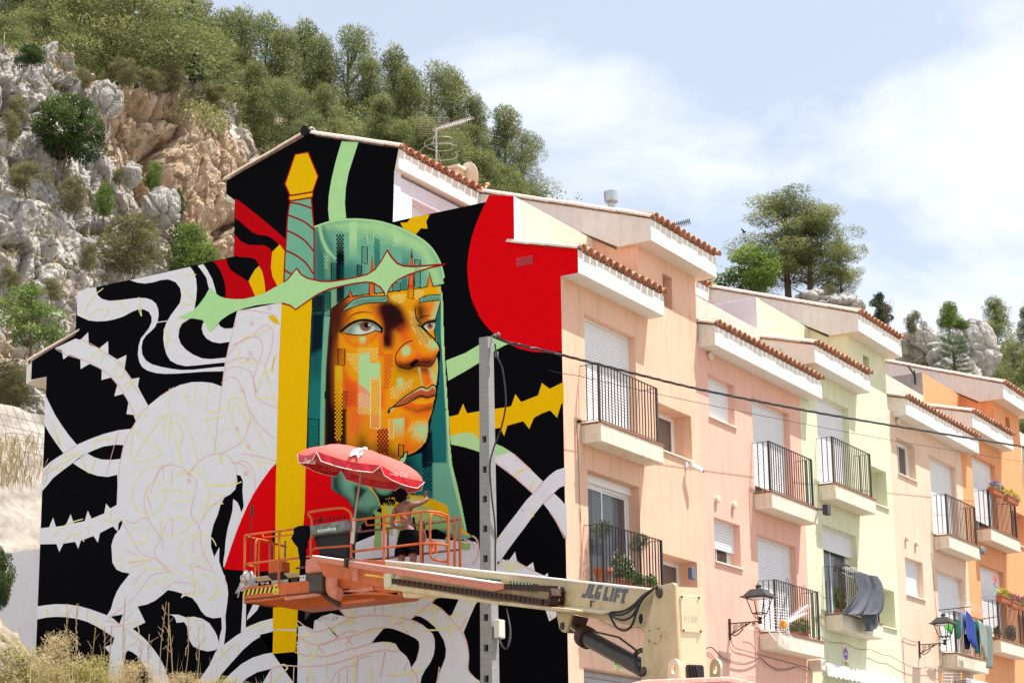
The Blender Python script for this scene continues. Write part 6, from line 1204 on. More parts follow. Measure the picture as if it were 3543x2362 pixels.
def on_can(p_native, off=.012):
 "point on the front canopy seen at this place"
 r = Vector(ray(p_native)).normalized(); o_ = Vector(CAM); best = None
 for k in range(NS):
  for i in range(12):
   t0, t1 = max(.02, i / 12),(i + 1) / 12
   A, B2, C2, D2 = umb(k, t0), umb(k + 1, t0), umb(k + 1, t1), umb(k, t1)
   from mathutils.geometry import intersect_ray_tri
   for tri in ((A, B2, C2),(A, C2, D2)):
    h = intersect_ray_tri(*tri, r, o_, True)
    if h is not None and (best is None or (h - o_).length < (best - o_).length): best = h
 return (best if best is not None else dep(p_native, 32)) - r * off
bot_ = [(1075,85),(1168,95),(1162,112),(1150,120),(1158,165),(1140,200),(1100,230),(1085,260),(1082,295),(1055,310),(960,303),(895,285),(888,268),(905,250),(935,235),(945,190),(965,150),(1000,120),(1060,105),(1070,98)]
mb = MB(); P = [on_can(nat('ZU', p),.03) for p in bot_]; cen = on_can(nat('ZU', (1040,200)),.03)
for i in range(len(P)): mb.poly([cen, P[i], P[(i + 1) % len(P)]])
mb.build('bottle_print', M_wh, par)
rdir = Vector((.86,.5,0)).normalized();
cpos = on_can(nat('ZU', (1058,160)),.05); text_on(par, 'Coca-Cola', 'script_lettering', M_red2, cpos, (.86,.5,.12),(-.1,.12,1),.05,.16, shear=.35)
def script(c, w_, h_, m, rot, mir=False):
 rd = Vector((.86 * math.cos(rot),.5 * math.cos(rot), math.sin(rot))) * (-1 if mir else 1); text_on(par, 'Coca-Cola', 'script_lettering', m, c, rd, Vector((0,0,1)), h_, w_, bold=.015, shear=.3)
for (p_, w_, h_, rot, m_, mir) in (((255,318),.20,.09,-.12, M_wh, 0),((1765,528),.30,.10,-.22, M_wh, 0),((600,440),.36,.10,-.12, M_red1,1),((1985,640),.28,.10,-.3, M_red1,1)):
 q_ = nat('ZU', p_); best = None
 for i in range(160):
  a_ = i / 160 * NS; e_ = umb(int(a_),1).lerp(umb(int(a_) + 1,1), a_ % 1) - axis * .1; d_ = RM.T @ (np.array(e_) - CAM); u_ = PPX + FPX * d_[0] / d_[2]; v_ = PPY + FPX * d_[1] / d_[2]
  near = d_[2] < 32.2
  if near != (not mir): continue
  k_ = (u_ - q_[0]) ** 2 + .3 * (v_ - q_[1]) ** 2
  if best is None or k_ < best[0]: best = (k_, d_[2])
 script(dep(q_, best[1] - .17), w_, h_, m_, rot, bool(mir))
psn = thing('person', 'painter with a black hair bun, tattooed bare back and black shorts reaching for the wall', 'person', (-2.6,-1.3, FZ))
YP = -1.30
def bw(p, y=YP): return onax(nat('ZW', p),1, y)
def skin_mesh(name, V, E, R, m, parent, sub=2, root=0):
 me = bpy.data.meshes.new(name); me.from_pydata([tuple(v) for v in V], E, []); me.materials.append(m); o = bpy.data.objects.new(name, me); link(o, parent)
 md = o.modifiers.new('skin', 'SKIN'); md.use_smooth_shade = True; sv = me.skin_vertices[0].data
 for i, r in enumerate(R): sv[i].radius = r if isinstance(r, tuple) else (r, r)
 sv[root].use_root = True; sb = o.modifiers.new('sub', 'SUBSURF'); sb.levels = sub; sb.render_levels = sub; return o
def skin_material():
 m, nt, b = newmat('tattooed_skin'); N = nt.nodes; L = nt.links; b.inputs['Roughness'].default_value = .5
 tc = N.new('ShaderNodeTexCoord'); n1_ = N.new('ShaderNodeTexNoise'); n1_.inputs['Scale'].default_value = 14; n1_.inputs['Detail'].default_value = 4; n1_.inputs['Distortion'].default_value = 2.2; L.new(tc.outputs['Object'], n1_.inputs['Vector'])
 r = N.new('ShaderNodeValToRGB'); e = r.color_ramp.elements; e[0].position = .36; e[0].color = (.05,.045,.055,1); e[1].position = .62; e[1].color = (.40,.21,.13,1)
 for (p, c) in ((.44,(.33,.17,.11,1)),(.50,(.28,.06,.04,1)),(.56,(.10,.10,.12,1))): x = e.new(p); x.color = c
 L.new(n1_.outputs['Fac'], r.inputs[0]); L.new(r.outputs[0], b.inputs['Base Color']); return m
hipc = bw((690,800)); V = []; E = []; Rr = []
def add(p, r, par_=None): V.append(Vector(p)); Rr.append(r); E.append((par_, len(V) - 1)) if par_ is not None else None; return len(V) - 1
h0 = add(hipc, (.13,.10)); wst = add(bw((685,730)),(.115,.085), h0); mid = add(bw((660,620)),(.135,.095), wst); ch = add(bw((640,500)),(.155,.105), mid); sh = add(bw((640,425)),(.12,.085), ch)
nk = add(bw((628,375)),.05, sh); hd0 = add(bw((612,335)),.062, nk); hd = add(bw((610,285)),(.085,.092), hd0); hdt = add(bw((606,245)),.07, hd)
rs = add(bw((765,405)),.062, sh); ru = add(bw((860,385), YP + .08),.046, rs); re = add(bw((965,325), YP + .18),.038, ru); rf = add(bw((955,275), YP + .26),.034, re); rw = add(bw((940,245), YP + .30),.024, rf); rh = add(bw((930,232), YP + .33),(.033,.02), rw)
for k, (dx, dz, L_) in enumerate(((-.035,.02,.05),(-.022,.045,.06),(-.005,.05,.065),(.012,.045,.06),(.028,.03,.048))):
 p = V[rh] + Vector((dx * .7,.02, dz * .5)); a = add(p, .0095, rh); b_ = add(p + Vector((dx * .6, L_ * .5, dz * .5)),.0085, a); add(p + Vector((dx * .6, L_ * .8,-.005)),.0075, b_)
ls = add(bw((515,465)),.062, sh); lu = add(bw((470,560), YP - .03),.045, ls); le = add(bw((445,680), YP - .06),.037, lu); lf = add(bw((480,722), YP - .10),.033, le); lw = add(bw((520,742), YP - .12),.024, lf); lh = add(bw((545,748), YP - .12),(.032,.02), lw)
for k in range(5):
 p = V[lh] + Vector((.02 + .004 * k, .0,.022 - .012 * k)); a = add(p, .0095, lh); b_ = add(p + Vector((.03,.015,-.004)),.0085, a); add(p + Vector((.05,.04,-.01)),.0075, b_)
for (kx, kx2, fx, s_) in ((590,585,590,-1),(765,765,770,1)):
 a = add(V[h0] + Vector((.09 * s_, 0,-.08)),.098, h0); kn = bw((kx, 1130)); b_ = add(Vector((kn.x, YP, FZ + .47)),.062, a); c_ = add(Vector((kn.x, YP - .01, FZ + .30)),.056, b_); d_ = add(Vector((kn.x, YP - .02, FZ + .09)),.036, c_)
 e_ = add(Vector((kn.x, YP - .03, FZ + .045)),.04, d_); add(Vector((kn.x + .02 * s_, YP + .14, FZ + .03)),(.04,.026), e_)
body = skin_mesh('body', V, E, Rr, skin_material(), psn)
M_hair = mat('black_hair', (.005,.005,.006),.8, var=.3, bump=.8, bscale=90, spec=.08); M_short = mat('black_shorts_cloth', (.006,.006,.009),.95, var=.3, bump=.4, bscale=25, spec=.03)
def blobmesh(name, c, r3, m, parent, seed=0, amp=.1, sub=3):
 bm = bmesh.new(); bmesh.ops.create_icosphere(bm, subdivisions=sub, radius=1)
 for v in bm.verts: k_ = 1 + amp * mnoise.noise(v.co * 3 + Vector((seed, 0,0))); v.co = Vector((v.co.x * r3[0] * k_, v.co.y * r3[1] * k_, v.co.z * r3[2] * k_))
 me = bpy.data.meshes.new(name); bm.to_mesh(me); bm.free(); me.materials.append(m)
 for p in me.polygons: p.use_smooth = True
 return obj(name, me, parent, Matrix.Translation(Vector(c)))
hc_ = bw((592,285)); blobmesh('hair', hc_ + Vector((-.0,-.02,.01)),(.112,.118,.125), M_hair, psn, 1,.12); blobmesh('hair_bun', bw((497,255), YP - .03),(.055,.055,.052), M_hair, psn, 2,.25)
mb = MB(); mb.tube([bw((500,300)), bw((500,340)), bw((512,385), YP - .03)], [.012,.008,.002], 5); mb.build('hair_strand', M_hair, psn, smooth=True)
hx = V[hd]; mb = MB(); mb.tube([hx + Vector((.055,.06,.0)), hx + Vector((.085,.085,-.02)), hx + Vector((.06,.08,-.035))], [.014,.012,.008], 6); mb.build('nose', body.data.materials[0], psn, smooth=True)
mb = MB(); mb.lathe([(.004,0),(.022,.004),(.024,.012),(.004,.014)], hx + Vector((.072,-.005,-.012)),10,(.8,-.5,0)); mb.build('ear', body.data.materials[0], psn, smooth=True)
mb = MB(); mb.tube([hx + Vector((.07,-.01,.015)), hx + Vector((.095,.06,.012)), hx + Vector((.08,.085,.010))], .003,5); mb.build('glasses', M_bp, psn)
mb = MB(); mb.tube([hx + Vector((.04,.088,-.055)), hx + Vector((.065,.075,-.055))], .007,5); mb.build('mouth', mat('lip', (.25,.09,.07),.5), psn, smooth=True)
for s_ in (.03,.068): mb = MB(); mb.lathe([(.001,0),(.011,.002),(.001,.004)], hx + Vector((s_, .085,.012)),8,(.3,1,0)); mb.build('eye', M_wh, psn)
sv = MB(); ring = []
def shorts():
 rows = [((575,795),(818,775)),((560,850),(840,850)),((530,950),(858,960)),((505,1050),(860,1060))]; vs = []; fs = []; n = 16
 for (a, b_) in rows:
  pa, pb = bw(a), bw(b_); c = (pa + pb) / 2; w_ = (pb - pa).length / 2; d_ = .125
  for k in range(n): t = 2 * math.pi * k / n; vs.append(c + Vector((w_ * math.cos(t), d_ * math.sin(t),0)))
 for i in range(len(rows) - 1):
  for k in range(n): k2 = (k + 1) % n; fs.append((i * n + k, (i + 1) * n + k, (i + 1) * n + k2, i * n + k2))
 sv._add(vs, fs)
 for (a, b_, a2, b2_) in (((505,1050),(685,1055),(500,1145),(672,1150)),((690,1055),(860,1060),(705,1118),(862,1128))):
  vs = []
  for (p, q_) in ((a, b_),(a2, b2_)):
   pa, pb = bw(p), bw(q_); c = (pa + pb) / 2; w_ = (pb - pa).length / 2
   for k in range(n): t = 2 * math.pi * k / n; vs.append(c + Vector((w_ * math.cos(t),.115 * math.sin(t),0)))
  sv._add(vs, [(k, n + k, n + (k + 1) % n, (k + 1) % n) for k in range(n)])
shorts(); sh_o = sv.build('shorts', M_short, psn, smooth=True)
# ================================================================== POLE, CABLES, LAMPS AND THINGS ON THE FACADES
def fx(c, p, x=0.0): return onax(nat(c, p),0, x)
CROP['P1'] = (1900,1350,600 / 2091); CROP['P7'] = (2400,1912,600 / 2091)
M_pole = mat('pale_concrete_pole', (0.31,0.31,0.305), rough=0.95, var=0.16, scale=30, bump=0.5, bscale=40, dirt=(0.24,0.24,0.25), dirt_amt=0.6, dscale=12, spec=.1)
PB = dep((1680,2362),29.0); PT = dep((1697,1135),29.0); pxc, pyc = 0.60,-3.45
pxc, pyc = (PB.x + PT.x) / 2,(PB.y + PT.y) / 2
pole = thing('utility_pole', 'square grey concrete utility pole with a row of square holes', 'pole', (pxc, pyc, 1.5))
hw0, hw1 = .118,.080   # half widths, bottom and top ; z from 1.0 to top
z0_, z1_ = 1.0, PT.z
def hwz(z): return hw0 + (hw1 - hw0) * (z - z0_) / (z1_ - z0_)
hz_list = [onax(nat('N', (1700, py)),1, pyc - .12).z for py in (1513,1618,1721,1824,1928,2132,2238,2345)]
mb = MB(); ts = .085; edges = [z0_]
hl = sorted(hz_list)
for z in hl: edges += [z - ts / 2 - .01, z + ts / 2 + .01]
edges.append(z1_)
for i in range(len(edges) - 1):
 a, b2 = edges[i], edges[i + 1]; wa, wb = hwz(a), hwz(b2); hole = i % 2 == 1
 def ring_(z, w_, x0, x1): return [(pxc + x0 * w_, pyc - w_, z),(pxc + x1 * w_, pyc - w_, z),(pxc + x1 * w_, pyc + w_, z),(pxc + x0 * w_, pyc + w_, z)]
 for (x0, x1) in (((-1,1),) if not hole else ((-1,-.42),(.42,1))):
  A = ring_(a, wa, x0, x1); B2 = ring_(b2, wb, x0, x1)
  mb._add(A + B2, [(3,2,1,0),(4,5,6,7),(0,1,5,4),(1,2,6,5),(2,3,7,6),(3,0,4,7)])
mb.build('concrete_shaft', M_pole, pole)
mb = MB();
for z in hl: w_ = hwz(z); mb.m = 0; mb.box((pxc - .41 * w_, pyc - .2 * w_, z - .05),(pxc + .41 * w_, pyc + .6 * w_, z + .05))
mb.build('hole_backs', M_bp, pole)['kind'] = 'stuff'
q = onax(nat('ZL', (262,585)),1, pyc - .05); mb = MB(); mb.box((q.x - .05, pyc - .09, q.z - .14),(q.x + .045, pyc + .09, q.z + .14)); jb = mb.build('junction_box', mat('cream_plastic_box', (.66,.64,.55),.5), None, bevel=.015); tag(jb, 'cream plastic junction box strapped to the side of the concrete pole', 'junction box')
for k in range(4):
 P = [onax(nat('ZL', p),1, pyc - .05 - .03 * k) for p in ((262 + 4 * k, 650),(285 + 6 * k, 700 + 5 * k),(318 + 3 * k, 735),(350 - 4 * k, 690),(358 - 3 * k, 590),(325,430))]; mb = MB(); mb.tube(smoothpath(P, 5),.006,5); tag(mb.build('loose_wire', M_blk if k % 2 else M_grey, None, smooth=True), 'loose wires looping under the junction box on the pole', 'wire', 'wires looping under the junction box')
mb = MB(); q = onax(nat('ZR', (368,285)),1, pyc); mb.lathe([(.02,0),(.035,.02),(.02,.05),(.035,.08),(.015,.1)], q, 10,(1,0,.3)); q = onax(nat('ZR', (380,408)),1, pyc); mb.lathe([(.03,0),(.03,.08)], q, 8,(0,0,1)); mb.build('insulator', M_grey, pole, smooth=True)['kind'] = 'stuff'
cps = [(1705,1163),(1760,1185),(1793,1192),(1945,1228),(2180,1288),(2415,1345),(2660,1395),(2900,1440),(3200,1490),(3543,1545)]
cab = MB(); xs = pxc + .1; P = [fx('N', p, xs + .32 * i) for i, p in enumerate(cps)]; e_ = P[-1] + (P[-1] - P[-2]) * .8; P.append(e_)
for ph in (0,1,2):
 pts = smoothpath(P, 22); pts = [p + Vector((.011 * math.cos(i * .55 + ph * 2.1),0,.011 * math.sin(i * .55 + ph * 2.1))) for i, p in enumerate(pts)]; cab.tube(pts, .013,5)
tag(cab.build('overhead_cable', M_blk, None, smooth=True), 'thick twisted black cable running from the concrete pole along the row of houses', 'cable')
P = [fx('N', p, .45) for p in ((1950,1292),(2030,1306),(2300,1368),(2700,1450),(3130,1530),(3543,1597))]; P = [onax((1895,1280),1,-.01)] + P
mb = MB(); mb.tube(smoothpath(P, 8),.006,5); tag(mb.build('thin_wire', M_blk, None, smooth=True), 'thin wire running from the mural wall past the upper balconies', 'wire')
P = [onax(nat('ZR', p),1, pyc - .16) for p in ((372,330),(372,345),(385,410),(415,480),(435,640),(430,740),(400,860),(365,950),(340,1060),(350,1240),(370,1420),(372,1600))]; P += [onax(nat('ZR', (372,1750)),1, pyc - .16)]
mb = MB(); mb.tube(smoothpath(P, 6),.013,6); tag(mb.build('pole_cable', M_blk, None, smooth=True), 'black cable hanging down along the front of the concrete pole', 'cable')
def wire(pts, label, x=.03, r=.007, grp=None, m=None):
 mb = MB(); mb.tube(smoothpath([fx(c, p, x) for c, p in pts], 6), r, 5); tag(mb.build('wall_cable', m or M_grey2, None, smooth=True), label, 'cable', grp)
M_grey2 = mat('grey_cable', (.10,.095,.09),.7)
wire([('P7', p) for p in ((445,1010),(455,1070),(500,1140),(640,1180),(800,1225),(1080,1300),(1340,1370),(1440,1400))], 'grey cable clipped along the pink house from the nearer lamp to the green house')
wire([('P7', p) for p in ((150,1150),(220,1135),(350,1250),(500,1310),(620,1325),(740,1290),(800,1260),(900,1340),(1000,1390),(1130,1390),(1240,1370),(1350,1410),(1440,1400))], 'two sagging cables low on the pink house', .06,.007, 'sagging cables low on the pink house')
wire([('P7', p) for p in ((150,1158),(220,1140),(340,1262),(480,1325),(620,1342),(740,1300),(800,1262),(900,1352),(1000,1405),(1130,1405),(1240,1372))], 'two sagging cables low on the pink house', .04,.007, 'sagging cables low on the pink house')
wire([('P7', (1510,995)),('P7', (1650,1070)),('P7', (1820,1085)),('P6', (0,1120)),('P6', (110,1160)),('P6', (230,1160)),('P6', (370,1220)),('P6', (480,1240)),('P6', (640,1330)),('P6', (800,1385)),('P6', (940,1380)),('P6', (1100,1435))], 'dark cable sagging across the green house to the light peach house', .07)
wire([('P6', p) for p in ((660,1600),(655,1500),(645,1350),(632,1120),(628,1050),(645,1025),(700,1050),(810,1075))], 'thin cable climbing the light peach house to the farther lamp')
wire([('P6', p) for p in ((970,0),(990,150),(1010,400),(1030,660),(1050,900),(1075,1200),(1095,1400))], 'vertical wire on the light peach house left of its balconies', .02,.005)
wire([('ZR', (863,800)),('ZR', (870,950)),('ZR', (878,1150)),('ZR', (885,1400)),('P3', (372,0)),('P3', (380,140)),('P3', (386,500)),('P3', (388,880))], 'thin vertical wire on the peach house between mural corner and balconies', .02,.005)
wire([('ZL', p) for p in ((1020,520),(1100,560),(1180,583),(1300,575),(1350,610))], 'short sagging wire on the peach house above the garage', .05,.006)
mb = MB(); q = fx('ZR', (866,798),0); mb.lathe([(.02,0),(.035,.03),(.02,.08)], q, 8,(1,0,0)); tag(mb.build('wire_anchor', M_blk, None, smooth=True), 'small black wire anchor beside the upper balcony of the peach house', 'wire anchor')
def lantern(y, z, label):
 t = thing('wall_lantern', label, 'street lamp', (0, y, z), 'black iron wall lanterns')
 b = MB(); b.box((0.0, y - .03, z - .32),(.03, y + .03, z + .10)); b.build('wall_plate', M_iron, t, bevel=.008)
 b = MB(); b.bar((.02, y, z),(.68, y, z),.022); b.bar((.02, y, z - .22),(.45, y, z - .015),.02); b.tube(smoothpath([(.03, y, z - .2),(.12, y, z - .24),(.22, y, z - .19),(.30, y, z - .12)], 4),.012,6); b.build('bracket_arm', M_iron, t)
 for (cx, cz, r, tn) in ((.14, z - .085,.065,1.9),(.27, z - .06,.045,1.7),(.36, z - .05,.032,1.5),(.52, z - .05,.035,1.4),(.10, z - .17,.035,1.5)):
  b = MB(); P = [(cx + r * (1 - k / 30) * math.cos(k * .42), y, cz + r * (1 - k / 30) * math.sin(k * .42)) for k in range(int(15 * tn))]; b.tube(P, .008,5); b.build('scroll', M_iron, t, smooth=True)
 c = .66
 b = MB(); b.lathe([(.035,-.05),(.045,-.02),(.03,.02),(.045,.05),(.02,.09)], (c, y, z),10); b.build('lamp_holder', M_iron, t, smooth=True)
 for sx, sy in ((1,1),(1,-1),(-1,1),(-1,-1)):
  b = MB(); b.tube(smoothpath([(c + .015 * sx, y + .015 * sy, z + .06),(c + .07 * sx, y + .07 * sy, z + .08),(c + .10 * sx, y + .10 * sy, z + .155)], 4),.008,5); b.bar((c + .105 * sx, y + .105 * sy, z + .15),(c + .19 * sx, y + .19 * sy, z + .46),.016); b.build('frame_bar', M_iron, t)
 b = MB()
 for sx, sy, ex_, ey_ in ((1,1,1,-1),(1,-1,-1,-1),(-1,-1,-1,1),(-1,1,1,1)):
  b.bar((c + .105 * sx, y + .105 * sy, z + .155),(c + .105 * ex_, y + .105 * ey_, z + .155),.018); b.bar((c + .19 * sx, y + .19 * sy, z + .455),(c + .19 * ex_, y + .19 * ey_, z + .455),.018)
 b.build('frame_ring', M_iron, t)
 def fr(z0, w0, z1, w1):
  v = [(c + s * w0, y + u * w0, z0) for s, u in ((-1,-1),(1,-1),(1,1),(-1,1))] + [(c + s * w1, y + u * w1, z1) for s, u in ((-1,-1),(1,-1),(1,1),(-1,1))]
  return v
 b = MB(); b._add(fr(z + .462,.285, z + .485,.275), [(3,2,1,0),(4,5,6,7),(0,1,5,4),(1,2,6,5),(2,3,7,6),(3,0,4,7)]); b._add(fr(z + .486,.245, z + .62,.13), [(4,5,6,7),(0,1,5,4),(1,2,6,5),(2,3,7,6),(3,0,4,7)])
 b.build('lamp_roof', M_lamp, t); b = MB(); b.lathe([(.075,.62),(.05,.65),(.06,.68),(.06,.70),(.02,.73),(.0,.76)], (c, y, z),14); b.build('roof_finial', M_lamp, t, smooth=True)
 b = MB(); b.box((c - .17, y - .17, z + .45),(c + .17, y + .17, z + .458)); b.build('reflector', M_wh, t)
 return t
M_lamp = mat('dark_grey_lamp_paint', (.05,.05,.055),.5, var=.1)
lantern(6.38,6.135, 'black iron lantern on a scrolled bracket on the pink house'); lantern(17.27,6.69, 'black iron lantern on a scrolled bracket on the light peach house')
def leaf_mat(name, c1, c2, c3=None):
 m, nt, b = newmat(name); N = nt.nodes; L = nt.links
 a = N.new('ShaderNodeVertexColor'); a.layer_name = 'Tint'; r = N.new('ShaderNodeValToRGB'); e = r.color_ramp.elements; e[0].color = tuple(c1) + (1,); e[1].color = tuple(c2) + (1,)
 if c3: x = e.new(.55); x.color = tuple(c3) + (1,)
 L.new(a.outputs['Color'], r.inputs[0]); L.new(r.outputs[0], b.inputs['Base Color']); b.inputs['Roughness'].default_value = .55; b.inputs['Specular IOR Level'].default_value = .35
 tr = N.new('ShaderNodeBsdfTranslucent'); L.new(r.outputs[0], tr.inputs[0]); ms = N.new('ShaderNodeMixShader'); ms.inputs[0].default_value = .38; L.new(b.outputs[0], ms.inputs[1]); L.new(tr.outputs[0], ms.inputs[2]); L.new(ms.outputs[0], nt.nodes['Material Output'].inputs[0]); return m
def leaves_mesh(name, C, L_, W_, m, rs, tint=None, up=0.0, tri=True, spread=None):
 "one thin leaf per row of C: random direction (biased up), its own tint"
 n = len(C); d = rs.normal(size=(n, 3)); d[:, 2] += up
 if spread is not None: d += spread * 1.2
 d /= np.linalg.norm(d, axis=1)[:, None]; s = np.cross(d, rs.normal(size=(n, 3))); s /= np.linalg.norm(s, axis=1)[:, None] + 1e-9
 L_ = L_ * rs.uniform(.7,1.3,(n, 1)); W_ = W_ * rs.uniform(.7,1.3,(n, 1)); mid = C + d * L_ * .5
 V = np.stack([C, mid + s * W_ * .5, C + d * L_, mid - s * W_ * .5], 1).reshape(-1,3)
 F = np.arange(n * 4, dtype=np.int32); me = bpy.data.meshes.new(name); me.vertices.add(n * 4); me.vertices.foreach_set('co', V.astype(np.float32).ravel()); me.loops.add(n * 4); me.loops.foreach_set('vertex_index', F); me.polygons.add(n); me.polygons.foreach_set('loop_start', np.arange(n, dtype=np.int32) * 4); me.update()
 t = tint if tint is not None else rs.uniform(0,1, n); t = np.clip(t + rs.normal(0,.12, n),0,1); col = np.repeat(t, 4); ca = me.color_attributes.new('Tint', 'FLOAT_COLOR', 'POINT'); cc = np.stack([col, col, col, np.ones_like(col)], 1); ca.data.foreach_set('color', cc.astype(np.float32).ravel()); me.materials.append(m); return me
def lobes_pts(lobes, n, rs, shell=.55):
 w = np.array([l[3] * l[4] * l[5] for l in lobes]) ** .67; w /= w.sum(); ids = rs.choice(len(lobes), n, p=w); d = rs.normal(size=(n, 3)); d /= np.linalg.norm(d, axis=1)[:, None]; r = rs.uniform(shell ** 3,1,(n, 1)) ** (1 / 3)
 Lb = np.array(lobes); P = Lb[ids, :3] + d * r * Lb[ids, 3:6]; return P, ids, d
RS = np.random.RandomState(5)
M_olive = leaf_mat('olive_leaves', (.05,.07,.03),(.20,.25,.13)); M_herb = leaf_mat('fresh_green_leaves', (.05,.12,.02),(.20,.30,.06)); M_bark = mat('brown_bark', (.12,.085,.06),.9, var=.3, scale=12, bump=.5)
M_flower_w = mat('white_petals', (.8,.75,.72),.6); M_flower_p = mat('magenta_petals', (.55,.05,.22),.6); M_flower_v = mat('violet_petals', (.30,.22,.5),.6); M_flower_y = mat('yellow_petals', (.75,.6,.08),.6)
def potthing(name, label, x, y, z, r, h, kind, group=None, m=None, scale=1.0):
 t = thing(name, label, 'potted plant', (x, y, z), group); b = MB(); b.lathe([(r * .68,0),(r * .92, h * .78),(r * 1.04, h * .78),(r * 1.04, h),(r * .9, h),(r * .85, h * .9)], (x, y, z + .002),20); b.build('pot', m or M_clay, t, smooth=True)
 zz = z + h
 if kind == 'olive':
  hh = .62 * scale; b = MB(); b.tube(smoothpath([(x, y, zz - .05),(x + .01, y + .02, zz + hh * .5),(x, y, zz + hh)], 4), [.016] * 9,6); b.build('stem', M_bark, t, smooth=True)
  P, _, d = lobes_pts([(x, y, zz + hh + .05,.17,.17,.15),(x + .03, y + .05, zz + hh + .12,.11,.12,.1),(x, y - .08, zz + hh, .12,.1,.1)], 900, RS, .3); obj('crown', leaves_mesh('crown', P, .055,.012, M_olive, RS, up=.3, spread=d), t)
 else:
  P, _, d = lobes_pts([(x, y, zz + .10 * scale, r * 1.1, r * 1.2,.12 * scale),(x, y + .08, zz + .05, r * .9, r, .1)], int(420 * scale), RS, .2); obj('foliage', leaves_mesh('foliage', P, .05,.028, M_herb, RS, up=.5, spread=d), t)
  fm = {'white': M_flower_w, 'pink': M_flower_p, 'violet': M_flower_v, 'yellow': M_flower_y}.get(kind)
  if fm:
   P, _, d = lobes_pts([(x, y, zz + .14 * scale, r * 1.15, r * 1.3,.12 * scale)], 110, RS, .8); P = P[P[:, 2] > zz + .05]; obj('flowers', leaves_mesh('flowers', P, .035,.03, fm, RS, spread=d[:len(P)]), t)['kind'] = 'stuff'
 return t
zb = 6.236; yy = lambda c, p, x=.22: fx(c, p, x).y
potthing('potted_olive', 'small olive tree in a large terracotta pot, left end of the lower peach balcony', .20,.92, zb, .17,.30, 'olive', 'potted olive trees on the lower peach balcony')
potthing('potted_olive', 'small dark olive tree at the right end of the lower peach balcony', .20,2.28, zb, .14,.19, 'olive', 'potted olive trees on the lower peach balcony', scale=1.1)
potthing('flower_pot', 'terracotta pot of white geraniums beside the big olive pot', .24,1.42, zb, .10,.18, 'white', scale=2.0); potthing('flower_pot', 'terracotta pot with white flowers in the middle of the lower peach balcony', .26,1.70, zb, .09,.19, 'white', scale=1.8)
potthing('flower_pot', 'low terracotta pot of reddish succulents on the lower peach balcony', .26,2.06, zb, .09,.14, 'none'); potthing('flower_pot', 'terracotta pot at the rightmost corner of the lower peach balcony', .28,2.50, zb, .10,.15, 'none')
potthing('flower_pot', 'pot of yellow flowers on the lower pink balcony floor', .22,9.55,6.115,.12,.14, 'yellow', scale=1.3); potthing('flower_pot', 'pot with dark stems left of the yellow flowers on the pink balcony', .22,9.1,6.115,.09,.10, 'none')
potthing('potted_palm', 'spiky green plant behind the railing of the lower green balcony', .15,11.85,6.84,.11,.14, 'none', scale=2.4)
potthing('flower_pot', 'small clay pot on the lower orange balcony floor', .2,22.95,7.315,.08,.14, 'none'); potthing('flower_pot', 'pot of blue-violet flowers behind the lower orange railing', .2,24.2,7.315,.12,.16, 'violet', scale=1.6)
def planter(c, pts, label, kind, x=.46, group='terracotta planters on the orange house railings'):
 a, b2 = fx(c, pts[0], x), fx(c, pts[1], x); t = thing('planter_box', label, 'planter', (x, a.y, b2.z), group); y0, y1 = a.y, b2.y; zt, zb = a.z, a.z - .17
 mb = MB(); mb.prism([(x - .09, y0, zt),(x + .09, y0, zt),(x + .065, y0, zb),(x - .065, y0, zb)], (0, y1 - y0,0)); mb.build('trough', M_clay, t, bevel=.008); mb = MB(); mb.box((x - .1, y0 - .01, zt - .025),(x + .1, y1 + .01, zt + .005)); mb.build('rim', M_clay, t, bevel=.005)
 P, _, d = lobes_pts([(x, (y0 + y1) / 2, zt + .08,.11, abs(y1 - y0) * .5,.11),(x + .04, y1 - .1, zt + .02,.1,.14,.12)], 520, RS, .2); obj('foliage', leaves_mesh('foliage', P, .05,.02, M_herb, RS, up=.4, spread=d), t)
 P, _, d = lobes_pts([(x, (y0 + y1) / 2, zt + .12,.12, abs(y1 - y0) * .52,.12)], 260, RS, .75); P = P[P[:, 2] > zt]; obj('flowers', leaves_mesh('flowers', P, .04,.035, {'violet': M_flower_v, 'pink': M_flower_p, 'yellow': M_flower_y}[kind], RS), t)['kind'] = 'stuff'
planter('P5', ((1690,640),(1815,650)), 'terracotta planter of violet flowers hooked on the upper orange balcony', 'violet'); planter('P5', ((1865,735),(1990,740)), 'terracotta planter with sparse yellow-green sprouts on the upper orange balcony', 'yellow')
planter('P6', ((1785,508),(1910,530)), 'terracotta planter of trailing yellow-green plants beside the pinwheel', 'yellow'); planter('P6', ((1915,575),(2035,590)), 'terracotta planter of magenta flowers on the lower orange balcony', 'pink'); planter('P6', ((2035,612),(2130,640)), 'terracotta planter cut by the right edge of the photo', 'pink')
pw = thing('pinwheel', 'rainbow coloured toy pinwheel with a green leaf above the lower orange balcony', 'pinwheel', fx('P6', (1780,505),.44)); c = fx('P6', (1735,345),.50); mb = MB(); mb.tube([fx('P6', (1780,505),.44), fx('P6', (1765,440),.46), c], .006,5); mb.build('stick', M_wh, pw)
for k, rgb in enumerate(((.80,.02,.10),(.78,.05,.30),(.85,.25,.02),(.85,.5,.02),(.02,.25,.6),(.02,.45,.2),(.35,.25,.6),(.80,.06,.06))):
 a = 2 * math.pi * k / 8 + .4; u = Vector((.05, math.cos(a), math.sin(a))); v_ = Vector((0,-math.sin(a), math.cos(a))); P = [c, c + u * .10 + v_ * .05, c + u * .21 + v_ * .02, c + u * .15 - v_ * .035 + Vector((.03,0,0))]; mb = MB(); mb.prism(P, (.003,0,0)); mb.build('petal', mat('petal_%d' % k, rgb, .4, var=.02), pw)
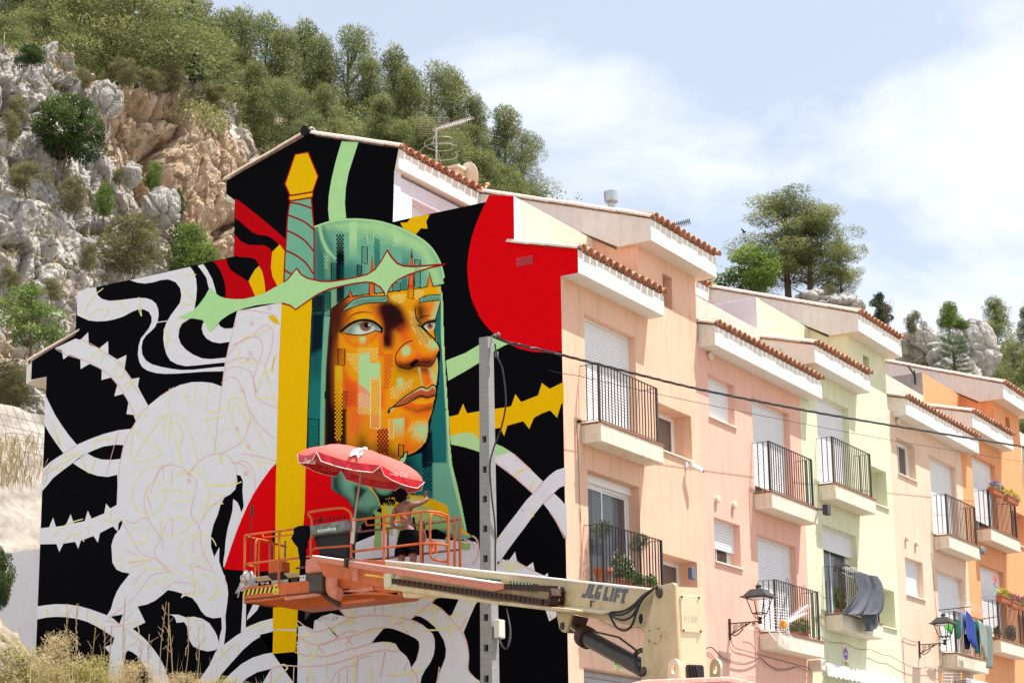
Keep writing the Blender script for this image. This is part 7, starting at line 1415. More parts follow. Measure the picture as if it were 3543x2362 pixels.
mb = MB(); q = fx('P6', (1740,450),.46); mb.prism([q, q + Vector((0,.10,.08)), q + Vector((0,.05,-.11)), q + Vector((0,-.06,-.02))], (.004,0,0)); mb.build('leaf', mat('toy_leaf_green', (.1,.55,.3),.4), pw)
def cloth(name, label, cat, c, rows, x, m, folds=4, amp=.05, grp=None, phase=0, n=22):
 R = []
 for (a, b2) in rows: R.append((fx(c, a, x), fx(c, b2, x)))
 RR_ = []; k = 5
 Ls = smoothpath([r[0] for r in R], k); Rs = smoothpath([r[1] for r in R], k); mb = MB(); nr = len(Ls)
 for i in range(nr):
  t = i / (nr - 1)
  for j in range(n + 1):
   s_ = j / n; p = Ls[i].lerp(Rs[i], s_); w_ = (Rs[i] - Ls[i]).length; d = amp * (.35 + .65 * t) * (math.sin(2 * math.pi * folds * s_ + phase + 1.1 * math.sin(3 * t)) + .45 * math.sin(2 * math.pi * folds * 1.7 * s_ + 2 * phase + 2 * t)); mb.v.append(p + Vector((d, 0,.012 * math.sin(7 * s_ + phase) * t)))
 for i in range(nr - 1):
  for j in range(n): a = i * (n + 1) + j; mb.f.append((a, a + 1, a + n + 2, a + n + 1)); mb.mi.append(0)
 o = mb.build(name, m, None);
 for p in o.data.polygons: p.use_smooth = True
 sm = o.modifiers.new('thick', 'SOLIDIFY'); sm.thickness = .008
 return tag(o, label, cat, grp)
def clm(n_, c): return mat(n_, c, .9, var=.12, scale=6, bump=.3, bscale=40, spec=.1)
cloth('blanket', 'large dark grey blanket draped over the drying rack on the lower green balcony', 'blanket', 'P6', [((38,222),(335,285)),((35,330),(385,350)),((60,445),(415,450)),((8,555),(425,575)),((-92,675),(395,720)),((-162,745),(305,742))], .66, clm('grey_blanket_cloth', (.12,.125,.15)),2.6,.05, None, .6,34)
cloth('blanket_end', 'folded end of the grey blanket hanging lowest', 'blanket', 'P6', [((100,730),(308,738)),((115,800),(310,800)),((160,860),(312,880)),((172,945),(285,925))], .60, clm('grey_blanket_inner', (.10,.105,.12)),2,.05, None, 1)
LA = clm('light_denim', (.20,.27,.42)); LB = clm('cobalt_cloth', (.05,.08,.32)); LC = clm('teal_cloth', (.03,.16,.18)); LD = clm('dark_navy_cloth', (.02,.03,.07)); LE = clm('grey_green_cloth', (.20,.24,.22)); LF = clm('lime_cloth', (.12,.55,.08)); LGn = clm('dark_green_cloth', (.03,.14,.08))
for (lb, rows, x, m, f_, ph) in (('light denim shirt, leftmost of the big clothes drying on the farther balcony', [((1322,690),(1392,745)),((1318,820),(1385,850)),((1320,975),(1375,965))], .78, LA, 2,0),('bright cobalt blue shirt hanging beside the denim shirt', [((1385,685),(1430,730)),((1385,850),(1490,880)),((1410,1030),(1505,1060)),((1480,1130),(1510,1155))], .86, LB, 2,1.5),
        ('dark navy trousers drying below the blue shirt', [((1350,960),(1440,1000)),((1370,1150),(1430,1160))], .74, LD, 2,.4),('teal shirt behind the cobalt shirt', [((1478,800),(1535,830)),((1490,960),(1545,970)),((1505,1200),(1545,1215))], .76, LC, 2,2),('pale grey-green trousers drying left of the darker pair', [((1525,800),(1600,850)),((1550,950),(1630,960)),((1560,1080),(1640,1170)),((1600,1240),(1635,1280))], .84, clm('pale_grey_cloth', (.30,.34,.31)),2,.9),
        ('grey-green trousers, rightmost and longest of the laundry', [((1615,862),(1690,880)),((1630,1000),(1705,1010)),((1640,1200),(1712,1210)),((1635,1380),(1700,1390))], .84, LE, 2,2.2),('lime green cloth drying behind the farther lamp', [((1105,862),(1235,870)),((1150,930),(1225,930)),((1195,975),(1225,975))], .40, LF, 2,0),('dark green cloth behind the farther railing', [((1255,790),(1310,810)),((1260,920),(1315,930)),((1275,1030),(1305,1035))], .42, LGn, 1,1)):
 cloth('laundry', lb, 'laundry', 'P6', rows, x, m, f_, .025, 'clothes drying on the light peach balcony', ph, 12)
dr = thing('drying_rods', 'black rods and lines of the drying rack on the lower light peach balcony', 'drying rack', (.4,19,7.6))
for (a, b2) in (((1060,690),(1445,647)),((1580,795),(1772,765))): mb = MB(); p = fx('P6', a, .05); q = onax(nat('P6', b2),1, p.y + .05); mb.tube([p, q], .012,6); mb.build('rod', M_iron, dr)
for k in range(4): mb = MB(); y0_, y1_ = fx('P6', (1330,670),.6 + .12 * k).y, fx('P6', (1600,790),.6 + .12 * k).y; mb.tube([(.55 + .12 * k, y0_ - .1,7.78),(.55 + .12 * k, y1_ + .1,7.76)], .003,4); mb.build('line', M_wh, dr)
rk = thing('drying_rack', 'folding drying rack with black plastic ends hooked on the lower green railing', 'drying rack', (.4,11.6,7.8))
e_ = [(-15,175),(20,140),(-80,115),(-180,140),(-200,148)]
P = [fx('P4', p, .42) for p in ((1695,720),(1760,700),(1840,708),(1900,745),(1935,790),(1900,812),(1810,820),(1780,800),(1765,740),(1710,735),(1712,785),(1700,780))]; mb = MB(); mb.tube(P, .018,6); mb.build('plastic_end', M_blk, rk, smooth=True)
for k in range(7): a = fx('P4', (1790 + 20 * k, 745 + 9 * k),.45); mb = MB(); mb.tube([a, a + Vector((.28,.02,0))], .004,4); mb.build('wire', M_wh, rk)
for k in range(3): a = fx('P4', (1785,800),.45 + .1 * k); b2 = fx('P4', (1935,862),.45 + .1 * k); mb = MB(); mb.tube([a, b2, b2 + Vector((0,.8,0))], .004,4); mb.build('wire', M_wh, rk)
ae = thing('tv_aerial', 'white television aerial with an orange box strapped to the lower pink balcony', 'aerial', (.5,8.0,6.4)); MA = M_alu
o_ = fx('P4', (1085,1425),.55); e1 = fx('P4', (1370,1190),.75); e2 = fx('P4', (1340,1285),.75); mb = MB(); mb.obox(o_, (.05,0,0),(0,.08,0),(0,0,.07)); mb.build('orange_box', mat('orange_plastic', (.8,.28,.01),.4), ae, bevel=.02)
for e in (e1, e2): mb = MB(); mb.tube([o_, e], .010,5); mb.build('boom_tube', MA, ae)
for k in range(11):
 for e in (e1, e2): p = o_.lerp(e, .12 + .08 * k); mb = MB(); mb.tube([p - Vector((.12,.04,.02)), p + Vector((.12,.04,.02))], .004,4); mb.build('element', MA, ae)
for (a, b2) in (((880,1480),(1000,1625)),((1010,1480),(1115,1640)),((1110,1480),(1230,1640))): mb = MB(); mb.tube([fx('P4', a, .5), fx('P4', b2,.72)], .010,5); mb.build('reflector_bar', MA, ae)
for k in range(6): a = fx('P4', (885 + 20 * k, 1485 + 25 * k),.52 + .03 * k); b2 = fx('P4', (1115 + 20 * k, 1485 + 26 * k),.52 + .03 * k); mb = MB(); mb.tube([a, b2], .004,4); mb.build('reflector_rod', MA, ae)
for k in range(7): a = fx('P4', (965,1225 + 35 * k),.5); b2 = fx('P4', (1150,1240 + 35 * k),.5); mb = MB(); mb.tube([a, b2], .004,4); mb.build('reflector_rod', MA, ae)
for x_ in (1030,1145): mb = MB(); mb.tube([fx('P4', (x_, 1220),.5), fx('P4', (x_ - 15,1480),.5)], .008,5); mb.build('reflector_bar', MA, ae)
mb = MB(); mb.tube(smoothpath([fx('P4', p, .1) for p in ((655,1468),(740,1485),(790,1540),(825,1595),(870,1600),(925,1545))], 4),.006,5); mb.build('lead', M_wh, ae)
ae2 = thing('tv_aerial', 'aerial with orange ends below the laundry balcony at the bottom edge', 'aerial', (.4,19.5,5.9))
for k in range(5): mb = MB(); mb.tube([fx('P6', (1115 - 8 * k, 1445 + 40 * k),.5), fx('P6', (1345 - 8 * k, 1450 + 40 * k),.5)], .006,4); mb.build('element', MA, ae2)
for x_ in (1108,1340): mb = MB(); mb.tube([fx('P6', (x_, 1440),.5), fx('P6', (x_ - 25,1640),.5)], .016,6); mb.build('orange_bar', mat('orange_tube', (.75,.30,.05),.5), ae2)
mb = MB(); mb.tube([fx('P6', (1230,1430),.5), fx('P6', (1210,1640),.5)], .008,5); mb.build('element', MA, ae2)
for k, p in enumerate(((1140,905),(1345,985),(1520,1050))):
 q = fx('P4', p, .42); mb = MB(); mb.tube([q + Vector(v) for v in ((0,-.16,-.09),(0,-.14,-.03),(.0,-.10,-.02),(0,-.09,.04),(0,.0,.05),(0,.02,-.03),(0,.09,-.04),(0,.1,-.1),(.12,.1,-.1),(.12,-.16,-.09))], .005,4); tag(mb.build('wire_plant_holder', M_iron, None), 'empty bent wire plant holder on the lower pink railing', 'plant holder', 'wire plant holders on the pink railing')
def disc(c, p, r, label, m=None, x=0.0, d=.07):
 q = fx(c, p, x); mb = MB(); mb.lathe([(r * .75,0),(r * .8, d * .5),(r, d * .55),(r, d),(r * .8, d * 1.1)], q, 18,(1,0,0)); return tag(mb.build('wall_vent', m or M_ventw, None, smooth=True), label, 'vent', 'round wall vents')
M_ventw = mat('aged_white_plastic', (.70,.62,.50),.5)
disc('P1', (2010,1315),.075, 'left one of the two round vents between the windows of the pink house'); disc('P2', (122,1385),.075, 'right one of the two round vents between the windows of the pink house')
disc('P5', (662,1262),.075, 'left one of the two round vents on the light peach house'); disc('P5', (780,1322),.075, 'right one of the two round vents on the light peach house, its cap broken'); disc('N', (2451,1232),.085, 'round vent under the eave at the left end of the pink house'); disc('N', (3102,1458),.085, 'round vent under the eave at the left end of the light peach house')
sc_ = thing('security_camera', 'white security camera below the deep upper window of the peach house', 'camera', fx('P1', (1645,905))); q = fx('P1', (1645,900)); mb = MB(); mb.box((0, q.y - .04, q.z - .05),(.03, q.y + .04, q.z + .05)); mb.tube([q, q + Vector((.10,.03,-.03))], .015,6); mb.build('bracket', M_alu, sc_)
mb = MB(); a = q + Vector((.10,-.02,.0)); mb.obox(a + Vector((.08,.10,-.05)), Vector((.06,.13,-.05)), Vector((.04,-.02,.0)),(0,0,.04)); mb.build('camera_body', M_alu, sc_, bevel=.01); mb = MB(); e = a + Vector((.145,.235,-.105)); mb.lathe([(.028,0),(.03,.03)], e, 10,(.4,.8,-.35)); mb.build('lens', M_blk, sc_)
fl = thing('floodlight', 'dark floodlight on an arm at the right end of the upper pink balcony', 'floodlight', fx('P2', (1150,1430),.4)); q = fx('P2', (1160,1435),.42); e = fx('P2', (1222,1432),.75); mb = MB(); mb.bar(q, e, .05); mb.build('arm', M_grey, fl); mb = MB(); c = fx('P2', (1255,1440),.8); mb.obox(c, (.06,0,0),(0,.10,0),(0,0,.11)); mb.build('head', mat('dark_blue_grey_metal', (.04,.045,.06),.4), fl, bevel=.015)
q = fx('P5', (1590,1405),.45); mb = MB(); mb.lathe([(.03,-.1),(.05,-.02),(.12,0),(.11,.03),(.03,.06)], q, 16,(.8,-.4,0)); tag(mb.build('round_lamp', M_grey, None, smooth=True), 'small round grey lamp at the right end of the upper light peach balcony', 'lamp')
bb = MB(); q = fx('P3', (1717,812),-.02); bb.box((-.06, q.y - .08, q.z - .11),(.03, q.y + .08, q.z + .11)); tag(bb.build('blue_box', mat('blue_grey_box', (.12,.15,.22),.5), None, bevel=.01), 'small blue-grey box in the reveal of the lower deep window', 'box')
def sign(label, c, quad, parts):
 P = [fx(c, p, .012) for p in quad]; t = thing('wall_sign', label, 'sign', P[3]); mb = MB(); mb.prism(P, (-.008,0,0)); mb.build('plate', M_wh, t)
 R_ = (P[1] - P[0]).normalized(); U = (P[0] - P[3]).normalized(); W_ = (P[1] - P[0]).length; H_ = (P[0] - P[3]).length; C_ = (P[0] + P[1] + P[2] + P[3]) / 4 + Vector((.003,0,0))
 for (nm, m, u, v, w_, h_, txt) in parts:
  c_ = C_ + R_ * (u * W_) + U * (v * H_)
  if nm != 'disc' and not txt: c_ += Vector((.0045,0,0)) if nm == 'print' else Vector((.001,0,0))
  if txt: text_on(t, txt, nm, m, c_ + Vector((.002 * (3 if txt != 'o' else 1),0,0)), R_, U, h_ * H_, w_ * W_)
  elif nm == 'disc': mb = MB(); mb.lathe([(h_ * W_, 0),(h_ * W_, .001)], c_ + Vector((w_, 0,0)),24,(1,0,0)); mb.build(nm, m, t)
  else: mb = MB(); mb.obox(c_, (.0006,0,0), R_ * (w_ * W_ / 2), U * (h_ * H_ / 2)); mb.build(nm, m, t)
M_sgR = mat('sign_red', (.6,.03,.04),.4); M_sgB = mat('sign_blue', (.05,.10,.4),.4)
sign('white and yellow municipal notice above the garage of the peach house', 'ZT', [(538,922),(632,975),(634,1062),(542,1048)], [('yellow_field', M_yl2 if False else mat('pale_yellow_print', (.75,.68,.25),.5),0,-.14,.92,.62, None),('print', M_gr, -.28,.0,.22,.2, None),('print', M_gr, .12,.07,.6,.05, None),('print', M_gr, .15,-.10,.55,.08, None),('print', M_bp, .02,-.30,.36,.09, 'Nº 102')])
sign('narrow no parking sign with a red and blue disc on the green house', 'P7', [(1795,1120),(1865,1145),(1873,1385),(1805,1365)], [('disc', M_sgR, 0,.16,.001,.42, None),('disc', M_sgB, 0,.16,.003,.32, None),('print', M_wh, 0,.20,.3,.03, None),('print', M_wh, 0,.14,.6,.04, None),('yellow_field', bpy.data.materials['pale_yellow_print'], 0,-.32,.85,.24, None),('print', M_gr, -.2,-.32,.2,.1, None),('print', M_bp, .1,-.27,.5,.012, None),('print', M_bp, .1,-.32,.5,.02, None),('print', M_bp, .1,-.38,.3,.02, None)])
aw = thing('awning', 'rolled white awning with a torn scalloped edge at the foot of the green house', 'awning', (.2,12.5,5.5)); M_aw = mat('white_awning_cloth', (.80,.80,.80),.8, var=.04, dirt=(.5,.5,.5), dirt_amt=.2)
y0_ = fx('P7', (1600,1350),.3).y; z_ = 5.66; y1_ = 15.2; mb = MB(); mb.lathe([(.09,0),(.09, y1_ - y0_)], (.22, y0_, z_ - .04),14,(0,1,0)); mb.build('roller', M_aw, aw, smooth=True); mb = MB(); mb.box((0.0, y0_ - .28, z_ - .16),(.30, y0_ - .02, z_ + .10)); mb.build('end_bracket', M_ventw, aw, bevel=.03)
mb = MB(); n = 56
for i in range(n + 1):
 y_ = y0_ + (y1_ - y0_) * i / n; d = .22 + .035 * abs(math.sin(i * .85)) + .02 * math.sin(i * 2.3); mb.v += [Vector((.31, y_, z_ - .02)), Vector((.325 + .01 * math.sin(i), y_, z_ - .12)), Vector((.32, y_, z_ - d))]
for i in range(n):
 for j in (0,1): a = 3 * i + j; mb.f.append((a, a + 3, a + 4, a + 1)); mb.mi.append(0)
mb.build('scalloped_valance', M_aw, aw)
ac = thing('air_conditioner', 'white air conditioner unit under the laundry balcony at the bottom edge', 'air conditioner', (.2,20.6,5.2)); a = fx('P6', (1410,1505),.35); b2 = fx('P6', (1690,1520),.35); mb = MB(); mb.box((.04, a.y, a.z - .6),(.35, b2.y, a.z)); mb.build('casing', M_alu, ac, bevel=.02)
mb = MB(); mb.lathe([(.21,0),(.21,.012),(.17,.012),(.17,0)], (.352,(a.y * .35 + b2.y * .65), a.z - .3),24,(1,0,0)); mb.build('fan_ring', M_grey, ac)
for k in range(6): mb = MB(); mb.box((.08, a.y - .012, a.z - .07 - .05 * k),(.30, a.y - .002, a.z - .05 - .05 * k)); mb.build('vent_slot', M_bp, ac)
gq = onax(nat('Z8', (1012,990)),1,-.012); gr_ = thing('vent_grille', 'small red painted brick vent grille high in the red corner of the mural', 'vent', gq)
mb = MB(); mb.box((gq.x - .17,-.02, gq.z - .07),(gq.x + .17,-.008, gq.z + .09)); mb.build('plate', M_red2, gr_)
for i in range(8):
 for j in range(4): mb = MB(); mb.lathe([(.012,0),(.012,.003)], (gq.x - .14 + .04 * i + (.02 if j % 2 else 0),-.0205, gq.z - .05 + .035 * j),6,(0,-1,0)); mb.build('hole', M_bp, gr_)
def roofz(x, dz=0): return 14.63 + dz + (-3.43 - x) * ROOFS
X_ = -4.3
ant = thing('rooftop_aerial', 'tall silver television aerial with curled leads on the ridge of the peach house', 'aerial', (X_, 2.2,14.9)); M_sil = mat('dull_aluminium', (.50,.48,.45),.4, metal=.6)
b0_ = fx('N', (1510,575), X_); t0_ = fx('N', (1508,446), X_); mb = MB(); mb.tube([(b0_.x, b0_.y, roofz(X_) - .1),(b0_.x, b0_.y, t0_.z)], .018,6); mb.build('mast', M_sil, ant)
e = onax((1627,412),0, X_ - 1.2); s_ = Vector((b0_.x, b0_.y, t0_.z)); e = s_ + (fx('N', (1627,413), X_) - s_); mb = MB(); mb.tube([s_, e], .008,6); mb.build('boom_tube', M_sil, ant)
for k in range(15): p = s_.lerp(e, .05 + .064 * k); mb = MB(); mb.tube(smoothpath([p + Vector((-.14,0,.02)), p + Vector((-.05,.0,-.05)), p + Vector((.05,0,.06)), p + Vector((.14,0,-.02))], 3),.006,4); mb.build('element', M_sil, ant)
for k in range(9): mb = MB(); p = s_ + Vector((-.05,-.05,-.12 + .05 * k)); mb.tube([p - Vector((.3,.1,0)), p + Vector((.25,.25,-.02))], .003,4); mb.build('reflector_rod', M_sil, ant)
for (r1, zz, tn) in ((.30,.42,1.6),(.38,.25,1.2)):
 mb = MB(); P = [(b0_.x + r1 * math.cos(t * .5), b0_.y + r1 * math.sin(t * .5) + .1, b0_.z + zz + .012 * t) for t in range(int(12 * tn))]; mb.tube(P, .006,5); mb.build('curled_lead', M_sil, ant, smooth=True)
mb = MB(); mb.tube(smoothpath([s_ - Vector((0,.02,.1)), s_ + Vector((0,-.12,-.35)), s_ + Vector((0,.08,-.5)), s_ + Vector((0,.16,-.75)), s_ + Vector((0,-.02,-1.0))], 5),.006,5); mb.build('curled_lead', M_sil, ant, smooth=True)
chm = thing('chimney', 'low white masonry chimney with a capped top on the peach house roof', 'chimney', (X_, 3,15)); a = fx('Z8', (455,350), X_); b2 = fx('Z8', (590,400), X_); cy_, w_ = (a.y + b2.y) / 2, abs(b2.y - a.y) / 2; zc = a.z
mb = MB(); mb.box((X_ - w_ * .8, cy_ - w_ * .8, roofz(X_) - .3),(X_ + w_ * .8, cy_ + w_ * .8, zc - .22)); mb.box((X_ - w_ * .8, cy_ - w_ * .8, zc - .22),(X_ - w_ * .5, cy_ + w_ * .8, zc - .06)); mb.box((X_ + w_ * .5, cy_ - w_ * .8, zc - .22),(X_ + w_ * .8, cy_ + w_ * .8, zc - .06)); mb.build('stack', M_slab, chm); mb = MB(); mb.box((X_ - w_, cy_ - w_, zc - .06),(X_ + w_, cy_ + w_, zc)); mb.build('cap', M_slab, chm, bevel=.01)
ds = thing('satellite_dish', 'white satellite dish seen edge-on on the peach house roof', 'satellite dish', (X_ + .3,3.6,14.8)); q = fx('Z8', (632,415), X_ + .35); ad = Vector((.35,.93,.25)).normalized(); mb = MB(); mb.lathe([(.001,-.07),(.16,-.05),(.30,0),(.30,.01),(.16,-.035),(.001,-.055)], q, 24, ad); mb.build('dish', M_ventw, ds, smooth=True)
ln = fx('Z8', (768,468), X_ + .6); mb = MB(); mb.tube([q - Vector((0,0,.34)), ln - Vector((0,.15,.12)), ln], .012,6); mb.build('feed_arm', M_alu, ds); mb = MB(); mb.lathe([(.03,0),(.045,.02),(.045,.08)], ln, 10,-ad); mb.build('receiver', mat('faded_orange_plastic', (.65,.35,.2),.5), ds, smooth=True); mb = MB(); mb.tube([q, (q.x, q.y, roofz(q.x) - .1)], .02,6); mb.build('dish_mast', M_sil, ds)
X2 = -4.2; q = fx('N', (2116,735), X2); tp = fx('N', (2116,666), X2); pf = thing('metal_flue', 'round galvanised metal flue with a wider cap on the roof behind the stair tower', 'flue', (X2, q.y, q.z)); M_galv = mat('galvanised_steel', (.50,.55,.60),.35, metal=.5); mb = MB(); mb.lathe([(.085, roofz(X2,.0) - q.z - .4),(.085, tp.z - q.z - .22)], q, 16); mb.build('pipe', M_galv, pf, smooth=True); mb = MB(); mb.lathe([(.09,-.28),(.16,-.24),(.17,0),(.16,0),(.15,-.02)], (q.x, q.y, tp.z),18); mb.build('cap', M_galv, pf, smooth=True)
a2 = thing('rooftop_aerial', 'faint grid aerial with a black zigzag arm behind the stair tower roof', 'aerial', (-4.3,11,15)); g0 = fx('Z8', (1910,655), X2); g1 = fx('Z8', (2015,745), X2)
for k in range(7): mb = MB(); y_ = g0.y + (g1.y - g0.y) * k / 6; mb.tube([(X2, y_, g0.z - .04 * k),(X2, y_, g0.z - .45 - .04 * k)], .0035,4); mb.build('grid_rod', M_sil, a2)
for k in range(6): mb = MB(); mb.tube([(X2, g0.y, g0.z - .09 * k),(X2, g1.y, g0.z - .24 - .09 * k)], .0035,4); mb.build('grid_rod', M_sil, a2)
p0 = fx('Z8', (2010,745), X2); p1 = fx('Z8', (2128,715), X2); mb = MB(); mb.tube([p0, p1], .012,5); mb.build('zigzag_arm', M_blk, a2)
for k in range(10): p = p0.lerp(p1, k / 9.5); mb = MB(); mb.tube([p + Vector((0,-.03,-.07)), p + Vector((0,.04,.08)), p + Vector((0,.09,-.06))], .010,4); mb.build('element', M_blk, a2)
mb = MB(); mb.tube([p0,(p0.x, p0.y, roofz(p0.x, .0) - .1)], .014,5); mb.build('mast', M_sil, a2)
q = onax((3165,1298),1,21.43); mb = MB(); mb.bar(q, q + Vector((.0,-.5,.16)),.035); mb.bar(q + Vector((0,0,-.25)), q + Vector((0,-.02,.12)),.04); tag(mb.build('line_bracket', M_iron, None), 'black clothes line bracket on the grey party wall of the orange house', 'bracket')
q = fx('N', (2662,1215),-1.0); mb = MB(); mb.box((-1.15, q.y - .16,12.2),(-.8, q.y + .16, q.z + .08)); mb.build('vent_brick_stack', M_clay, H2, bevel=.01)
# ================================================================== HILL, CLIFF, TREES
def sstep(a, b, x): t = min(1, max(0,(x - a) / (b - a))); return t * t * (3 - 2 * t)
M_soil = mat('orange_brown_earth', (.30,.245,.18),.95, var=.25, scale=3, bump=.6, bscale=8, dirt=(.30,.28,.14), dirt_amt=.7, dscale=4, spec=.1)
M_street = mat('grey_asphalt', (.06,.06,.062),.9, var=.15, scale=30, bump=.3)
ctl = [dep(nat('N', p), d) for p, d in (((0,250),62),((300,330),64),((600,380),66),((850,470),68),((0,60),95),((500,120),95),((700,330),90),((950,470),90),((1250,560),95),((1500,640),98),((1800,740),100),((2200,860),102),((2450,975),105),((2750,1045),105),((3000,1120),110),((3150,1260),108),((3350,1330),108),((3500,1300),140),((3650,1350),150),((-400,100),90),((3900,1400),160))]
ctl += [Vector((-17, y, 9)) for y in (-6,4,14,24)] + [Vector((-20, y, 9.5)) for y in (34,48,64,82)] + [Vector((-60,-30,30)), Vector((-110,60,55)), Vector((-60,150,45)), Vector((-25,150,25))]
CT = np.array([list(v) for v in ctl])
def hill(x, y):
 d = (CT[:, 0] - x) ** 2 + (CT[:, 1] - y) ** 2 + .5; w = d ** -1.6; return float((w * CT[:, 2]).sum() / w.sum())
vs = []; fs = []; nx, ny = 56,150
for i in range(nx + 1):
 for j in range(ny + 1):
  x = -16.5 - 110 * (i / nx) ** 1.3; y = -35 + 335 * j / ny; z = hill(x, y) - 16 * sstep(-29,-23, x) * sstep(34,27, y) + .8 * mnoise.noise(Vector((x * .12, y * .12,3))); vs.append((x, y, z * sstep(-40,-8, y) + 2 * (1 - sstep(-40,-8, y)) if y < -8 else z))
for i in range(nx):
 for j in range(ny): a = i * (ny + 1) + j; fs.append((a, a + ny + 1, a + ny + 2, a + 1))
tag(obj('hill_slope', mesh('hill_slope', vs, fs, M_soil, True)), kind='structure')
def gz(x, y):
 d = math.hypot(x - CAM[0], y - CAM[1]); base = 2.3 * sstep(6,22, d) + max(0, y) * .068; left = sstep(6,-3, x) * 1.35 * sstep(-16,-8, y) * (1 if y < 1 else 0); return base + left
vs = []; fs = []; n = 90
for i in range(n + 1):
 for j in range(n + 1): x = -60 + 120 * i / n; y = -70 + 260 * (j / n); vs.append((x, y, gz(x, y) - (0.0 if x > -14 or y < 0 else 0.5)))
for i in range(n):
 for j in range(n): a = i * (n + 1) + j; fs.append((a, a + n + 1, a + n + 2, a + 1))
tag(obj('ground', mesh('ground', vs, fs, M_soil, True)), kind='structure'); b = MB(); b.box((-2000,-2000,-1.2),(2000,2000,-1)); tag(b.build('far_ground', M_soil), kind='structure')
vs = []; fs = []
for i in range(5):
 for j in range(61): x = 2.5 + 7 * i / 4; y = -20 + 120 * j / 60; vs.append((x, y, gz(x, y) + .06))
for i in range(4):
 for j in range(60): a = i * 61 + j; fs.append((a, a + 61, a + 62, a + 1))
tag(obj('road', mesh('road', vs, fs, M_street, True)), kind='structure')
vs = []; fs = []
for i in range(3):
 for j in range(61): x = 0.3 + 2.2 * min(1, i); z_ = .18 if i < 2 else .02; y = -2 + 100 * j / 60; vs.append((x + .002 * i, y, gz(x, y) + z_))
for i in range(2):
 for j in range(60): a = i * 61 + j; fs.append((a, a + 61, a + 62, a + 1))
tag(obj('pavement', mesh('pavement', vs, fs, M_concrete, True)), kind='structure')
def rock_mat():
 m, nt, b = newmat('limestone_rock'); N = nt.nodes; L = nt.links; b.inputs['Roughness'].default_value = .95; b.inputs['Specular IOR Level'].default_value = .1
 tc = N.new('ShaderNodeTexCoord'); a = N.new('ShaderNodeVertexColor'); a.layer_name = 'Tint'
 def noise(s, d=8, r=.6): n_ = N.new('ShaderNodeTexNoise'); n_.inputs['Scale'].default_value = s; n_.inputs['Detail'].default_value = d; n_.inputs['Roughness'].default_value = r; L.new(tc.outputs['Object'], n_.inputs['Vector']); return n_
 def ramp_(s, p0, c0, p1, c1): r = N.new('ShaderNodeValToRGB'); e = r.color_ramp.elements; e[0].position = p0; e[1].position = p1; e[0].color = c0 + (1,); e[1].color = c1 + (1,); L.new(s, r.inputs[0]); return r
 g = ramp_(noise(1.1).outputs['Fac'], .35,(.42,.40,.37),.60,(.76,.735,.69)); o = ramp_(noise(2.0).outputs['Fac'], .3,(.54,.37,.24),.7,(.80,.66,.51))
 mk = N.new('ShaderNodeMath'); mk.operation = 'ADD'; n2 = noise(.9,8,.7); L.new(n2.outputs['Fac'], mk.inputs[0]); L.new(a.outputs['Color'], mk.inputs[1]); rm = ramp_(mk.outputs[0], .66,(0,0,0),.88,(1,1,1))
 mx = N.new('ShaderNodeMixRGB'); L.new(rm.outputs[0], mx.inputs[0]); L.new(g.outputs[0], mx.inputs[1]); L.new(o.outputs[0], mx.inputs[2])
 st = ramp_(noise(2.6,10,.72).outputs['Fac'], .40,(.50,.48,.46),.60,(1.0,1.0,1.0)); m2 = N.new('ShaderNodeMixRGB'); m2.blend_type = 'MULTIPLY'; m2.inputs[0].default_value = .75; L.new(mx.outputs[0], m2.inputs[1]); L.new(st.outputs[0], m2.inputs[2]); L.new(m2.outputs[0], b.inputs['Base Color'])
 bp = N.new('ShaderNodeBump'); bp.inputs['Strength'].default_value = 1.0; bp.inputs['Distance'].default_value = .2; L.new(noise(5,10,.7).outputs['Fac'], bp.inputs['Height']); L.new(bp.outputs[0], b.inputs['Normal']); return m
M_rock = rock_mat()
def facet(p, sx, sz, seed, tilt):
 "angular blocks: every cell its own tilted plane and depth, with a crack round it"
 q = Vector((p.x * sx, p.y * sx, p.z * sz)) + Vector((seed, seed * 2,0)); q += mnoise.noise_vector(p * .5 + Vector((seed, 0,0))) * .18
 d, pt = mnoise.voronoi(q); c = pt[0]; r = mnoise.noise_vector(c * 7.7); e = min(1,(d[1] - d[0]) / .10)
 return 1.3 * r.x + tilt * (q - c).dot(Vector((0, r.y * 2, r.z * 2 + .5))) - .5 * (1 - e)
def rocky(p, big=1.0):
 return big * (1.25 * facet(p, .25,.22,1,.7) + .50 * facet(p, .62,.52,5,1.0) + .20 * facet(p, 1.7,1.4,9,1.2) + .08 * facet(p, 4.3,3.6,13,1.3)) + .08 * mnoise.fractal(p * 2.2,1,2,4)
def tint_rock(me, fn):
 ca = me.color_attributes.new('Tint', 'FLOAT_COLOR', 'POINT'); col = []
 for v in me.vertices: t = fn(v.co); col += [t, t, t, 1]
 ca.data.foreach_set('color', col)
XB = lambda z: -17.5 - (z - 9) * .42
def onsheet(px, off=0.0):
 p = onax(px, 0,-20)
 for _ in range(6): p = onax(px, 0, XB(p.z) + off)
 return p
topl = [onsheet(p) for p in ((-250,180),(0,140),(120,170),(200,150),(330,240),(420,300),(520,330),(640,270),(740,300),(840,335),(875,430),(895,560),(905,700))]
def ztop(y):
 for i in range(len(topl) - 1):
  if topl[i].y <= y <= topl[i + 1].y: return topl[i].z + (topl[i + 1].z - topl[i].z) * (y - topl[i].y) / (topl[i + 1].y - topl[i].y)
 return topl[0].z if y < topl[0].y else topl[-1].z - (y - topl[-1].y) * 1.2
y0_, ye = topl[0].y - 1, topl[-1].y + 5.5; NY, NZ = 400,370; vs = []; fs = []; edge = topl[-3].y
oc = onsheet((760,700)); oc2 = onsheet((600,500)); dk = onsheet((520,480))
